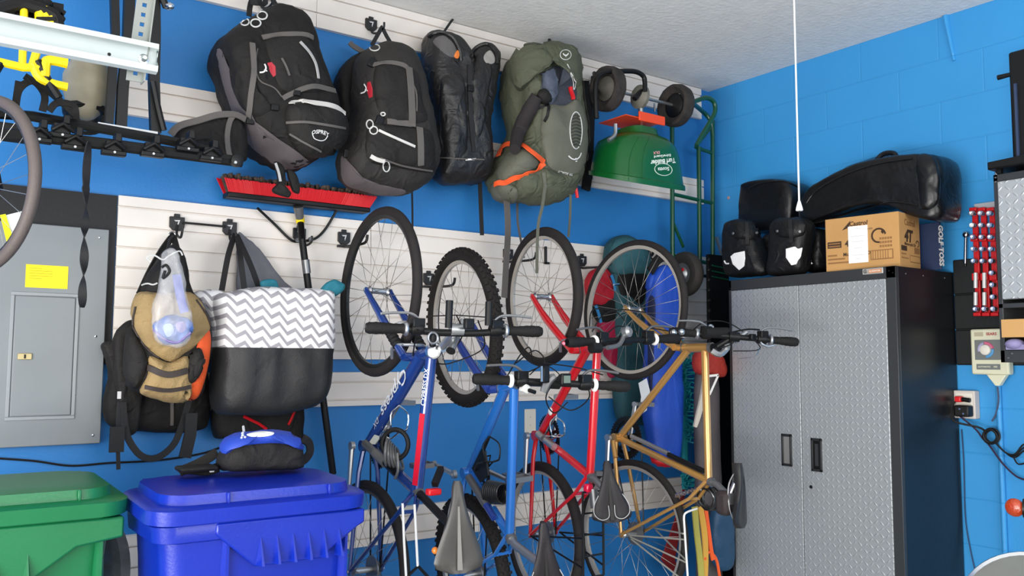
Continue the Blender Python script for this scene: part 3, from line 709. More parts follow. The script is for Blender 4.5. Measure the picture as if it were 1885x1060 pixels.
strap('tie', b4, [(990, 200), (1012, 192)], .012, BPL, p4); strap('tie', b4, [(1010, 196), (1008, 212), (1003, 224)], .014, BPL, p4)
cord('oval_trim', bfp, [(1060+11*cos(a), 240+34*sin(a)) for a in [k*pi/6 for k in range(12)]], .0028, CRD, p4, n=40, closed=True, label='pale oval outline')
mb = MB()
for k in range(10): strap('', bfp, [(1051+(abs(k-4.5)*.6), 214+k*6), (1060, 211+k*6), (1069-(abs(k-4.5)*.6), 215+k*6)], .007, None, p4, t=.002, mb=mb, n=8)
mb.build('ribbed_mesh', M('dark_mesh', '#343630', .8), p4)
cord('logo_ring', bl, [(1041+10*cos(a), 101+9*sin(a)) for a in [k*pi/4 for k in range(8)]], .002, CRD, p4, n=28, closed=True, label='pale ring')
bird(bl, 1041, 101, 5, 0, p4); bird(bfp, 1059, 290, 12, 12, p4)
lettering_on('front_lettering', 'ATMOS 65', b4, 1040, 319, 28, -14, LOGW, p4, bold=.02)
cord('draw_cord', b4, [(1044, 118), (1054, 140), (1060, 152), (1056, 165), (1055, 150), (1050, 135)], .0025, CRD, p4)
strap('whistle', b4, [(1048, 160), (1050, 170), (1054, 184)], .016, REDP, p4, t=.012)
mb = MB().tube([at(1060, 344, y=3.2), at(1063, 364, y=3.2)], .008, 8); mb.build('zip_pull', REDP, p4, label='red zip pull')
cord('edging', b4, [(1072, 150), (1076, 190), (1084, 240), (1082, 300), (1074, 340)], .006, BLK, p4)
MB().ribbon(smooth_pts([at(x, y, y=3.46) for x, y in ((1074, 150), (1080, 220), (1082, 300), (1076, 350))], 14), .05, .02, (0, -1, 0)).build('harness', BLK, p4)
strap('bottom_strap', b4, [(1000, 318), (1002, 340), (1000, 360)], .018, OLG, p4)
for pts, w, mt, yy in ((((932, 362), (935, 420), (932, 480), (928, 548)), .034, WEB, 3.30), (((952, 372), (953, 410), (960, 450), (964, 475)), .012, WEB, 3.36), (((1004, 340), (998, 380), (990, 420), (988, 503)), .015, OLG, 2.98), (((1050, 358), (1049, 400), (1046, 436)), .013, OLG, 3.2)):
    MB().ribbon(smooth_pts([at(x, y, y=yy) for x, y in pts], 16), w, .003, (0, -1, 0)).build('hanging_strap', mt, p4)
MB().tube(smooth_pts([at(x, y, y=3.44) for x, y in ((945, 145), (940, 175), (942, 215), (938, 225))], 12), .008, 6).build('side_cord', OLD, p4)
MB().tube([at(1010, 84, y=3.35), at(1012, 66, y=3.44), at(1012, 52, y=3.5)], .008, 6).build('haul_loop', WEBK, p4)

# ============================================================ push broom upside down on its hook
br = thing('push_broom', 'red push broom hanging upside down with a black braced handle', 'broom', at(612, 870, y=3.44))
YBR = 3.445; F = yat(YBR)
a, b = F((414, 372)), F((676, 376)); a.z = b.z = (a.z+b.z)/2
MB().bb(a+V((0, -.035, -.012)), b+V((0, .035, .010))).build('block', BPL, br, bev=.005)
rb = random.Random(2); nb = 150
for r, (yy, ln) in enumerate(((-.034, .058), (.034, .072))):
    mb = MB()
    for i in range(nb):
        t = i/(nb-1); x = a.x+.006+(b.x-a.x-.012)*t; fl = (t-.5)*.05
        p0 = V((x, YBR+yy*.9, a.z+.008)); p1 = V((x+fl+rb.uniform(-.0015, .0015), YBR+yy*1.45, a.z+ln+rb.uniform(-.002, .002)))
        mb.tube([p0, p1], [.0026, .0041], 5)
    mb.build('bristles', M('red_bristle', '#c8121e', .5), br, label='red outer bristles')
mb = MB()
for i in range(200):
    t = rb.random(); x = a.x+.015+(b.x-a.x-.03)*t; fl = (t-.5)*.045; yy = rb.uniform(-.028, .028)
    mb.tube([V((x, YBR+yy*.8, a.z+.008)), V((x+fl, YBR+yy*1.3, a.z+.080+rb.uniform(-.006, .006)))], [.006, .009], 6)
mb.wrinkle(.003, 120).build('inner_bristles', M('dusty_bristle', '#4a3d35', .9, bump=.5, bs=300, var=.5, vs=80), br, label='dusty brown inner bristles')
h0, h1 = at(549, 380, y=YBR), at(556, 440, y=3.40); h2 = at(613, 872, y=3.45)
MB().tube([h0, at(552, 402, y=YBR+.02)], [.022, .017], 12).build('socket', GREYM, br)
MB().tube([at(552, 398, y=YBR+.02), at(553, 410, y=YBR+.03)], .0185, 12).build('collar', YEL, br, label='yellow collar')
MB().tube([at(553, 408, y=YBR+.03), h1, h2], .0145, 12).build('handle', BPL, br)
q0, q1 = at(563, 478, y=3.385), at(566, 503, y=3.388)
MB().tube([q0+V((-.001, -.001, 0)), q1+V((-.001, -.001, 0))], .015, 12).build('handle_label', GREYM, br)
for pts in (((474, 383), (505, 412), (536, 442), (553, 444)), ((622, 383), (600, 420), (582, 438), (560, 444))):
    MB().tube(smooth_pts([at(x, y, y=YBR+.02 if j == 0 else YBR+.045) for j, (x, y) in enumerate(pts)], 14), .0055, 8).build('brace', STEELK, br)
for x, y in ((547, 442), (571, 440)): MB().disc(at(x, y, y=YBR+.03), (0, -1, 0), .009, .012, 10).build('brace_nut', GREYM, br)

# ============================================================ bags on the double hook
# black bag behind
kb = thing('backpack', 'black backpack hanging low beside the breaker panel, behind the tan bag', 'backpack', at(290, 850, y=3.40))
mb = puffy([(196, 640), (235, 632), (300, 640), (370, 650), (385, 700), (384, 770), (370, 792), (300, 796), (240, 792), (205, 785), (190, 760), (198, 700)], yat(3.44), (0, -1, 0), .05, .05, wr=(.006, 12), seed=2); bk = mb.bvh(); mb.build('body', BLK, kb)
mb = puffy([(190, 632), (230, 626), (236, 650), (225, 690), (205, 690), (196, 665)], yat(3.42), (0, -1, 0), .03, .03, n=40); mb.build('side_flap', BLK2, kb)
mb = puffy([(212, 615), (240, 590), (262, 600), (268, 680), (262, 740), (250, 795), (222, 795), (214, 740), (210, 670)], yat(3.385), (0, -1, 0), .03, .03, wr=(.005, 14), n=48); bs_ = mb.bvh(); mb.build('shoulder_strap', BLK2, kb)
strap('strap_end', bs_, [(224, 740), (222, 770), (222, 792)], .03, WEBK, kb)
l, nn = hit(bs_, 220, 727); MB().box(l+nn*.002, (.012, .006, .026)).build('small_label', LOGW, kb, label='small pale label')
cord('round_mark', bs_, [(213+5*cos(a), 762+8*sin(a)) for a in [k*pi/4 for k in range(8)]], .002, WEB, kb, n=20, closed=True)
P_ = smooth_pts([at(x, y, y=3.338) for x, y in ((226, 740), (230, 785), (240, 815), (262, 840), (290, 842), (318, 820), (332, 790), (345, 745), (358, 700))], 40)
MB().ribbon(P_, .024, .005, (0, -1, 0)).build('carry_strap', WEBK, kb)
MB().ribbon([at(216, 785, y=3.33), at(214, 832, y=3.33)], .05, .01, (0, -1, 0)).build('strap_end', WEBK, kb)
MB().ribbon([at(217, 825, y=3.33), at(218, 864, y=3.33)], .014, .003, (0, -1, 0)).build('strap_end', WEBK, kb)
MB().ribbon([at(352, 760, y=3.32), at(350, 800, y=3.32), at(340, 842, y=3.32)], .045, .008, (0, -1, 0)).build('strap_end', WEBK, kb)
strap('zip', bk, [(316, 738), (316, 760), (316, 782)], .012, WEB, kb)

# tan and orange sling bag
TAN = M('tan_canvas', '#9c8358', .75, bump=.3, bs=180, var=.12, vs=10, fold=.8)
tb = thing('sling_bag', 'tan and black bag with an orange side hanging from the left hook plate', 'bag', at(310, 738, y=3.28))
mb = puffy([(315, 452), (325, 452), (338, 470), (346, 520), (360, 548), (380, 575), (386, 605), (386, 650), (376, 700), (364, 732), (325, 734), (275, 728), (240, 715), (232, 680), (236, 640), (246, 590), (262, 530), (288, 480)], yat(3.26), (0, -1, 0), .045, .07, wr=(.007, 12), seed=4); bt = Skin(mb.bvh()); mb.build('body', BLK2, tb)
patch('side_panel', bt, [(372, 590), (386, 612), (386, 650), (376, 700), (362, 732), (338, 734), (352, 700), (360, 650)], .002, .008, M('orange_fabric', '#dd5520', .7, bump=.2, bs=200), tb, label='orange side panel')
tl = patch_bvh(bt, [(262, 536), (300, 540), (345, 538), (368, 560), (385, 600), (365, 628), (340, 650), (318, 664), (290, 655), (262, 628), (248, 595), (250, 560)], .006, .04); btl = tl.bvh(); tl.wrinkle(.006, 16).build('flap', TAN, tb, label='tan flap')
lp = patch_bvh(bt, [(275, 655), (310, 668), (345, 655), (352, 700), (348, 732), (310, 738), (262, 722), (262, 710), (272, 690)], .004, .03); blp = lp.bvh(); lp.wrinkle(.005, 16).build('lower_pocket', TAN, tb, label='tan lower pocket')
strap('band', blp, [(274, 676), (308, 690), (344, 682)], .022, M('brown_band', '#372f2c', .7), tb, label='dark brown band')
strap('band', blp, [(268, 712), (308, 718), (350, 712)], .014, M('brown_band', ''), tb, label='dark brown band')
cord('piping', btl, [(250, 565), (246, 600), (262, 632), (292, 660)], .004, M('brown_band', ''), tb)
cord('piping', btl, [(360, 552), (380, 580), (388, 602)], .004, M('brown_band', ''), tb)
patch('side_wing', bt, [(240, 600), (258, 630), (272, 665), (262, 700), (250, 715), (236, 700), (232, 660)], .004, .02, BLK2, tb)
patch('side_wing', bt, [(350, 660), (366, 640), (374, 660), (366, 690), (352, 705), (346, 690)], .006, .02, BLK2, tb)
P_ = smooth_pts([at(x, y, y=yy) for x, y, yy in ((318, 432, 3.44), (300, 460, 3.40), (280, 500, 3.34), (262, 545, 3.28))], 16); MB().ribbon(P_, [.02+.028*i/15 for i in range(16)], .012, (0, -1, 0)).build('shoulder_strap', BLK, tb)
P_ = smooth_pts([at(x, y, y=yy) for x, y, yy in ((318, 432, 3.44), (328, 470, 3.40), (338, 510, 3.34), (346, 550, 3.26))], 16); MB().ribbon(P_, .022, .010, (0, -1, 0)).build('shoulder_strap', BLK, tb)
MB().torus(at(317, 432, y=3.43), (0, 1, 0), .011, .003, 16, 6).build('ring', ALU, tb)
cord('pale_tie', bt, [(262, 525), (272, 522), (282, 524), (290, 521)], .003, CRD, tb)
# clear zip bag tied in front
zb = thing('plastic_bag', 'clear plastic bag with a blue pouch inside tied in front of the tan bag', 'bag', at(315, 640, y=3.16))
CLR = M('clear_film', '#f2f2f5', .18, alpha=.24, spec=.8, bump=.5, bs=22)
mb = puffy([(302, 462), (322, 460), (336, 500), (346, 560), (354, 595), (346, 628), (315, 640), (288, 628), (280, 595), (288, 540), (296, 500)], yat(3.085), (0, -1, 0), .03, .03, wr=(.010, 16), seed=6, n=56)
mb.build('film', CLR, zb)
mb = puffy([(282, 600), (300, 584), (330, 580), (354, 592), (350, 618), (328, 634), (300, 630)], yat(3.085), (0, -1, 0), .018, .02, wr=(.006, 22), n=40); bz = mb.bvh(); mb.build('pouch', M('blue_film', '#4a68a8', .2, bump=.4, bs=30, var=.5, vs=25, coat=.5), zb, label='crumpled blue pouch')
patch('sticker', bz, [(300, 600), (315, 596), (320, 610), (308, 620)], .0005, .001, M('clear_sticker', '#9fb2d6', .3), zb)
patch('sticker', bz, [(324, 596), (338, 592), (342, 606), (330, 612)], .0005, .001, M('pinkish_sticker', '#8f86b8', .3), zb)
cord('zip_edge', bz, [(284, 606), (300, 622), (325, 630), (350, 612)], .004, M('violet_film', '#7c6fa8', .3), zb)
P_ = smooth_pts([at(x, y, y=3.10) for x, y in ((278, 482), (270, 474), (284, 470), (300, 478), (312, 470), (330, 462), (336, 470))], 24); MB().tube(P_, .003, 6).build('tie', CRD, zb)
P_ = smooth_pts([at(x, y, y=3.05) for x, y in ((298, 492), (306, 488), (312, 500), (300, 512), (304, 498))], 20); MB().tube(P_, .005, 6).build('knot', WEBK, zb)
MB().tube([at(306, 470, y=3.09), at(312, 440, y=3.25), at(318, 434, y=3.40)], .004, 6).build('hanging_cord', WEBK, zb)
MB().ribbon(smooth_pts([at(x, y, y=3.085) for x, y in ((325, 505), (332, 545), (340, 575))], 12), .03, .002, (0, -1, 0)).build('blue_strip', M('blue_strip', '#6f79c0', .3, alpha=.75), zb)

# chevron tote
def chevron():
    mt = M('chevron_canvas', '#ecebec', .7, bump=.15, bs=300); k = NT(mt); X, Y, Z = k.xyz()
    tri = k.m('PINGPONG', k.m('ADD', X, 10), .032)
    zz = k.m('ADD', k.m('MULTIPLY', tri, .86), Z)
    fr = k.m('PINGPONG', k.m('ADD', k.m('ADD', zz, k.m('MULTIPLY', X, .34)), 10), .0195)
    s = k.m('GREATER_THAN', fr, .0115)
    k.nt.links.new(k.mix(s, lin('#ecebec'), lin('#9b989e')), k.b.inputs['Base Color']); return mt
to = thing('tote_bag', 'large tote with grey and white chevron top and black bottom', 'tote bag', at(500, 770, y=3.28))
full = [(392, 548), (430, 536), (480, 530), (540, 530), (585, 532), (606, 540), (608, 590), (608, 640), (604, 690), (590, 735), (545, 756), (500, 764), (440, 764), (400, 758), (392, 720), (396, 650), (396, 600)]
mb = puffy(full, yat(3.29), (0, -1, 0), .09, .11, wr=(.006, 8), seed=8, n=96, prof=[(.7, -1), (.9, -.98), (.98, -.7), (1, -.3), (1, 0), (.99, .35), (.96, .62), (.9, .82), (.8, .93), (.62, .98), (.35, 1), (.12, 1.01)]); bto = mb.bvh()
zs = at(500, 640, y=3.18).z
up = mb.bm; geom = up.verts[:]+up.edges[:]+up.faces[:]
low = up.copy()
bmesh.ops.bisect_plane(up, geom=up.verts[:]+up.edges[:]+up.faces[:], plane_co=(0, 0, zs), plane_no=(0, 0, 1), clear_inner=True)
bmesh.ops.bisect_plane(low, geom=low.verts[:]+low.edges[:]+low.faces[:], plane_co=(0, 0, zs), plane_no=(0, 0, 1), clear_outer=True)
mb.build('chevron_panel', chevron(), to, label='grey and white chevron panel')
m2 = MB(); m2.bm.free(); m2.bm = low; [setattr(v, 'co', v.co+V((0, .005*sin(v.co.x*62+2*noise.noise(v.co*5))*max(0, min(1, (v.co.z-zs+.26)*5)), 0))) for v in low.verts]; m2.wrinkle(.004, 12, 3); m2.build('base', M('tote_black', '#232324', .55, bump=.2, bs=200, var=.15, vs=6, fold=.15), to, label='plain black base')
# left side panel of the chevron seen beyond the tan bag
mb = puffy([(356, 542), (375, 535), (400, 534), (420, 545), (420, 600), (410, 640), (392, 642), (385, 600), (372, 565)], yat(3.33), (0, -1, 0), .05, .05, n=40); mb.build('side_panel', chevron(), to)
for pts, w, yy in ((((432, 432), (420, 470), (408, 535)), .022, 3.36), (((436, 432), (443, 480), (450, 535)), .022, 3.30), (((436, 434), (462, 490), (478, 535)), .022, 3.38)):
    P_ = [at(x, y, y=3.43 if j == 0 else yy) for j, (x, y) in enumerate(pts)]; MB().ribbon(smooth_pts(P_, 14), w, .005, (0, -1, 0)).build('handle', WEBK, to)
# grey mesh sack behind the tote handles
mb = puffy([(438, 430), (450, 434), (480, 462), (512, 505), (540, 538), (520, 560), (470, 560), (440, 540), (437, 480)], yat(3.465), (0, -1, 0), .02, .02, wr=(.006, 14), n=48)
tag(mb.build('mesh_sack', M('grey_mesh', '#6c6d75', .8, bump=.4, bs=320)), 'grey mesh sack hanging behind the chevron tote handles', 'bag')
TEAL = M('teal_fabric', '#176a7c', .7, bump=.2, bs=200)
mb = puffy([(592, 534), (605, 518), (620, 515), (634, 524), (632, 536), (618, 545), (600, 545)], yat(3.24), (0, -1, 0), .02, .02, n=36); tag(mb.build('pouch', TEAL), 'teal pouch sticking out of the right end of the chevron tote', 'pouch')
mb = puffy([(480, 520), (498, 514), (510, 518), (515, 540), (490, 545)], yat(3.30), (0, -1, 0), .015, .015, n=30); tag(mb.build('pouch', TEAL), 'teal cloth peeking out of the chevron tote behind its rim', 'pouch')
# black bag under the tote
ub = thing('duffel_bag', 'black bag with red cords hanging below the chevron tote', 'bag', at(470, 830, y=3.42))
mb = puffy([(396, 744), (450, 748), (520, 748), (556, 745), (556, 790), (550, 822), (480, 815), (420, 806), (396, 800)], yat(3.42), (0, -1, 0), .06, .05, wr=(.006, 12), n=56); bu = mb.bvh(); mb.build('body', BLK, ub)
cord('red_cord', bu, [(448, 766), (460, 772), (476, 780), (490, 790)], .006, REDP, ub); cord('red_cord', bu, [(542, 755), (536, 770), (530, 782)], .005, REDP, ub)
# ============================================================ four bicycles hung by their front wheels
TYRE = M('tyre_rubber', '#242020', .75, bump=.15, bs=90, var=.12, vs=20, spec=.3)
KNOB = M('knobbly_rubber', '#1f1c1b', .8, var=.15, vs=30, spec=.25)
RIMS = M('rim_silver', '#b8b2aa', .4, .5)
RIMK = M('rim_black', '#222324', .35, .3)
SPOK = M('spoke_steel', '#a9a6a0', .35, .8)
GRIP = M('grip_rubber', '#161515', .7, bump=.3, bs=200, spec=.3)
SPOKE_ME = {}
def rotm(a, b, c):
    a, b, c = radians(a), radians(b), radians(c)
    return (Matrix.Rotation(a, 3, 'Z') @ Matrix.Rotation(b, 3, 'Y') @ Matrix.Rotation(c, 3, 'X'))
class Bike:
    def __init__(s, name, label, pos, ang, J, r, tw, knob, paint, rim, ntube=(.016, .02)):
        s.p, s.R, s.J, s.r, s.tw, s.knob, s.paint, s.rim = V(pos), rotm(*ang), J, r, tw, knob, paint, rim
        s.t = thing(name, label, 'bicycle', s.L(J['rhub'][0]-r, 0), 'bicycles hanging by their front wheels')
        s.axis = s.R @ V((1, 0, 0)); s.up = s.R @ V((0, -1, 0)); s.fw = s.R @ V((0, 0, 1)); s.nt = ntube
        s.frame(); s.wheel('front_wheel', (0, 0), .05); s.wheel('rear_wheel', J['rhub'], .065, True)
    def L(s, u, v, w=0): return s.p + s.R @ V((w, -v, u))
    def j(s, k, w=0): return s.L(*s.J[k], w)
    def pl(s, px, py, w=0):                                  # the spot of the bike's own mid plane seen at a pixel
        d = ray(px, py); o = s.p+s.axis*w; t = (o-CAM).dot(s.axis)/d.dot(s.axis); return CAM+d*t
    def frame(s):
        J = s.J; a, b = s.nt; mb = MB()
        mb.tube([s.j('ttop'), s.j('sc')], a, 14); mb.tube([s.j('dtop'), s.j('bb')], b, 14)
        h0, h1 = V((*J['dtop'], 0)), V((*J['ttop'], 0)); d = (h1-h0).normalized()
        A, B = h0-d*.035, h1+d*.03
        mb.tube([s.L(A.x, A.y), s.L(B.x, B.y)], .021, 14); s.hb, s.ht = A, B
        mb.tube([s.j('bb'), s.j('sc')], a*.95, 12); mb.tube([s.j('bb', -.036), s.j('bb', .036)], .022, 14)
        for w in (-1, 1):
            mb.tube([s.j('bb', .02*w), s.L(J['bb'][0]-.1, J['bb'][1]*.8, .04*w), s.L(J['rhub'][0], J['rhub'][1], .066*w)], [.011, .010, .008], 8)
            mb.tube([s.j('sc', .015*w), s.L(J['sc'][0]-.08, J['sc'][1]*.82, .032*w), s.L(J['rhub'][0], J['rhub'][1], .066*w)], [.009, .008, .0075], 8)
            c = s.L(J['rhub'][0], J['rhub'][1], .066*w); mb.lathe([(.014, -.003), (.014, .003)], c, s.axis, 12)
        mb.beam(s.L(J['sc'][0]-.08, J['sc'][1]*.82, -.035), s.L(J['sc'][0]-.08, J['sc'][1]*.82, .035), .012, .012)
        s.fr = mb.build('frame', s.paint, s.t)
        MB().tube([s.L(A.x-d.x*.008, A.y-d.y*.008), s.L(A.x+d.x*.006, A.y+d.y*.006)], .0235, 14).build('headset', GREYM, s.fr)
        MB().tube([s.L(B.x-d.x*.004, B.y-d.y*.004), s.L(B.x+d.x*.012, B.y+d.y*.012)], .0225, 14).build('headset', GREYM, s.fr)
        s.hd = d
    def wheel(s, name, hub, hw, rear=False):
        c = s.L(*hub); ax = s.axis; R = s.r-s.tw; mb = MB()
        mb.lathe([(R, -.011), (R+.008, -.0115), (R+.008, .0115), (R, .011), (R-.011, .006), (R-.011, -.006)], c, ax, 64, 'loop')
        rim = mb.build(name, s.rim, s.t, label='front wheel with its rim' if not rear else 'rear wheel with its rim')
        mb = MB().torus(c, ax, s.r-s.tw/2, s.tw/2, 64, 12)
        if s.knob:
            u = ax.orthogonal().normalized(); w = ax.cross(u); n = 62
            for i in range(n):
                for k, off in enumerate((-.6, 0, .6)):
                    a = 2*pi*(i+.5*(k == 1))/n; rd = u*cos(a)+w*sin(a); tg = ax.cross(rd)
                    o = c+rd*(s.r-s.tw/2)+(rd*cos(off*1.25)+ax*sin(off*1.25))*(s.tw/2+.0015)
                    nn = (rd*cos(off*1.25)+ax*sin(off*1.25)); sd = tg.cross(nn)
                    mb.box(o, (.011, .013, .009), Matrix((tg, sd, nn)).transposed())
        mb.build('tyre', KNOB if s.knob else TYRE, rim)
        MB().lathe([(.006, -hw-.012), (.006, -hw), (.019, -hw+.012), (.012, -hw+.02), (.012, hw-.02), (.019, hw-.012), (.006, hw), (.006, hw+.012)], c, ax, 14).build('hub', ALU, rim)
        if rear:
            mb = MB()
            for i in range(6): mb.disc(c+ax*(.024+i*.005), ax, .052-.005*i, .0022, 26)
            mb.build('cassette', GREYM, rim)
        u = ax.orthogonal().normalized(); w = ax.cross(u)
        for i in range(28):
            a = 2*pi*i/28; sgn = 1 if i % 2 else -1; b = a+(.75 if (i//2) % 2 else -.75)
            p0 = c+ax*(sgn*(hw-.014))+(u*cos(b)+w*sin(b))*.018; p1 = c+(u*cos(a)+w*sin(a))*(R-.008)
            MB().tube([p0, p1], .0012, 4).build('spoke', SPOK, rim, sharp=0)
    def rigid_fork(s, mat, blade=.0105, boots=None):
        A, d = s.hb, s.hd; cr = (A.x-d.x*.012, A.y-d.y*.012); mb = MB()
        mb.tube([s.L(*cr, -.05), s.L(*cr, .05)], .016, 10); mb.tube([s.L(*cr), s.L(A.x, A.y)], .018, 10)
        for w in (-1, 1):
            m_ = (cr[0]*.45, cr[1]*.42-.012)
            if boots: m_ = (cr[0]*.5, cr[1]*.5)
            mb.tube(smooth_pts([s.L(*cr, .048*w), s.L(*m_, .05*w), s.L(0, 0, .052*w)], 12), [blade*1.15]*7+[blade, blade*.95, blade*.85, blade*.8, blade*.75], 10)
            mb.lathe([(.013, -.003), (.013, .003)], s.L(0, 0, .053*w), s.axis, 10)
        f = mb.build('fork', mat, s.t)
        if boots:
            for w in (-1, 1):
                p0, p1 = s.L(cr[0]*.62, cr[1]*.62, .049*w), s.L(cr[0]*.86, cr[1]*.86, .048*w); n = 11
                MB().tube([p0.lerp(p1, i/(n-1)) for i in range(n)], [.021 if i % 2 else .017 for i in range(n)], 12).build('boot', BRUB, f)
            MB().tube(smooth_pts([s.L(cr[0]*.6, cr[1]*.6, -.05), s.L(cr[0]*.62+.03, cr[1]*.62+.03, 0), s.L(cr[0]*.6, cr[1]*.6, .05)], 12), .008, 8).build('brace', ALU, f)
        s.fork = f
    def bars(s, a, b, rise=.0, grip=.125, gripmat=None, ring=None, ends=False, barmat=None, lever=True, levmat=None, ringmat=None):
        a, b = V(a), V(b); B, d = s.ht, s.hd; m_ = (a+b)/2; ax = (b-a).normalized(); L_ = (b-a).length
        st0 = s.L(B.x+d.x*.03, B.y+d.y*.03); mb = MB()
        mb.tube([s.L(B.x-d.x*.01, B.y-d.y*.01), s.L(B.x+d.x*.045, B.y+d.y*.045)], .0165, 12); mb.tube([st0, m_], .0145, 12); mb.tube([m_-ax*.022, m_+ax*.022], .021, 12)
        s.stem = mb.build('stem', s.stemmat, s.t)
        hbm = barmat or BPL; back = -s.up
        pts = [a, a+ax*.12, m_-ax*.07+s.fw*rise*-1, m_+ax*.07+s.fw*rise*-1, b-ax*.12, b]
        s.bar = MB().tube(smooth_pts(pts, 30), .0125, 10).build('handlebar', hbm, s.t)
        for e, dr in ((a, ax), (b, -ax)):
            n = 12; MB().tube([e+dr*(grip*i/(n-1)) for i in range(n)], [.0145]+[.0175+.0012*(i % 2)+.002*sin(i*.5) for i in range(1, n)], 12).build('grip', gripmat or GRIP, s.t)
            if ring: MB().torus(e+dr*(grip+.008), dr, .017, .0075, 20, 8).build('grip_ring', ringmat or WHITE, s.t)
            c = e+dr*(grip+.045); mb = MB()
            mb.lathe([(.019, -.02), (.021, -.01), (.021, .01), (.018, .022)], c, dr, 14); mb.box(c+s.fw*.02+s.up*.004, (.045, .028, .03))
            if lever:
                lv = smooth_pts([c+dr*.01+s.fw*.028, c+dr*-.02+s.fw*.05, c+dr*-.07+s.fw*.052+s.up*.004, c+dr*-.125+s.fw*.047+s.up*.008], 12)
                MB().tube(lv, [.008]*4+[.0075]*8, 8, flat=.6).build('brake_lever', levmat or ALU, s.t)
            mb.build('shifter', BPL, s.t, bev=.003)
            if ends: s.barend(c+dr*.035, .1)
    def barend(s, c, ln, mat=None):
        MB().tube([c-s.fw*.02+s.up*.0, c+s.fw*ln], .0125, 10).build('bar_end', mat or BPL, s.t)
    def crank(s, ldir, rdir, n=42, ringr=.085, mat=ALU):
        J = s.J; c = s.j('bb')
        for w, dr in ((-1, ldir), (1, rdir)):
            p0 = s.j('bb', .072*w); e = s.L(J['bb'][0]+dr[0]*.17, J['bb'][1]+dr[1]*.17, .086*w)
            mb = MB(); mb.tube([p0, e], [.014, .0105], 8, flat=.7); mb.lathe([(.017, -.008), (.017, .008)], p0, s.axis, 14); mb.lathe([(.012, -.008), (.012, .008)], e, s.axis, 12)
            ca = mb.build('crank_arm', mat, s.t)
            q = e+s.axis*.055*w; mb = MB(); mb.tube([e, q+s.axis*.045*w], .006, 8)
            Rm = Matrix((s.axis, s.up, s.fw)).transposed()
            for k in (-1, 1): mb.box(q+s.fw*.0+s.up*.03*k, (.085, .008, .02), Rm)
            for k in (-1, 1): mb.box(q+s.axis*.04*k, (.008, .06, .018), Rm)
            mb.build('pedal', GREYM, ca)
        mb = MB(); a = s.axis; u = s.fw; w_ = a.cross(u)
        for off, rr in ((.045, ringr), (.053, ringr*.8)):
            mb.lathe([(rr*.8, -.0015), (rr, -.0015), (rr, .0015), (rr*.8, .0015)], c+a*off, a, 40, 'loop')
            for i in range(n):
                t = 2*pi*i/n; mb.box(c+a*off+(u*cos(t)+w_*sin(t))*(rr+.002), (.0025, .005, .007), Matrix((a, u*sin(t)*-1+w_*cos(t), u*cos(t)+w_*sin(t))).transposed())
        for i in range(5):
            t = 2*pi*i/5; mb.beam(c+a*.045, c+a*.047+(u*cos(t)+w_*sin(t))*ringr*.85, .014, .004, a)
        mb.build('chainring', BPL, s.t)
        h = s.j('rhub'); pts = []
        for v in (1, -1):
            off = s.up*(ringr*v); o2 = s.up*(.04*v); seg = [(c+a*.047+off).lerp(h+a*.04+o2, i/9) for i in range(10)]; pts += seg if v == 1 else seg[::-1]
        MB().tube(pts, .0035, 5, closed=True).build('chain', BPL, s.t)
    def saddle(s, nose, rear, mat, wid=.072, rollv=0, dv=0.0, groove=None, trimm=None, h=.03):
        # nose, rear: world points on the top of the seat
        n_, r_ = V(nose), V(rear); fwd = (n_-r_).normalized(); up = (s.up-fwd*s.up.dot(fwd)).normalized()
        sd = fwd.cross(up); up, sd = up*cos(rollv)+sd*sin(rollv), sd*cos(rollv)-up*sin(rollv)
        Ls = (n_-r_).length; mb = MB(); rings = []
        for i in range(17):
            t = i/16; w = .017+(wid-.017)*(t**2.3*(3-2*t) if t < .9 else 1)
            if t < .06: w *= .6+.4*t/.06
            if t > .86: w *= sqrt(max(0.02, 1-((t-.86)/.145)**2))*.9+.1
            o = n_-fwd*(Ls*t); lift = .006*sin(t*pi*1.6); ring = []
            for k in range(16):
                a = 2*pi*k/16; x = cos(a); y = sin(a); yy = (y*.32+.0) if y > 0 else y*1.0
                dip = -.007*math.exp(-(x/.18)**2) if y > .3 and .2 < t < .97 else 0
                ring.append(o+sd*(x*w)+up*((yy*h*(.8 if y > 0 else (.9+.3*(1-t))))+lift+dip))
            rings.append(ring)
        mb.loft(rings); bs = mb.bvh(); sa = mb.build('saddle', mat, s.t, sharp=60)
        mb = MB(); uu = -up
        for k in (-1, 1): mb.tube(smooth_pts([n_-fwd*.03+uu*.018, n_-fwd*Ls*.35+uu*.045+sd*.02*k, n_-fwd*Ls*.7+uu*.045+sd*.022*k, n_-fwd*Ls*.92+uu*.018+sd*.04*k], 14), .0035, 6)
        mb.build('rails', GREYM, sa)
        if groove:
            P_ = [n_-fwd*(Ls*(.28+.68*i/9))+up*.006 for i in range(10)]
            MB().ribbon(P_, [.006+.012*i/9 for i in range(10)], .0035, up).build('groove_strip', groove, sa)
        if trimm:
            for k in (-1, 1):
                q = [n_-fwd*(Ls*t)+sd*(x*k)+up*.011 for t, x in ((.55, wid*.55), (.7, wid*.78), (.85, wid*.80), (.94, wid*.5), (.9, wid*.16), (.72, wid*.14))]
                MB().tube(smooth_pts(q, 30), .0018, 6).build('piping', trimm, sa)
        s.sad = sa; s.scen = n_-fwd*Ls*.55-up*.045; s.sfwd, s.sup, s.ssd = fwd, up, sd
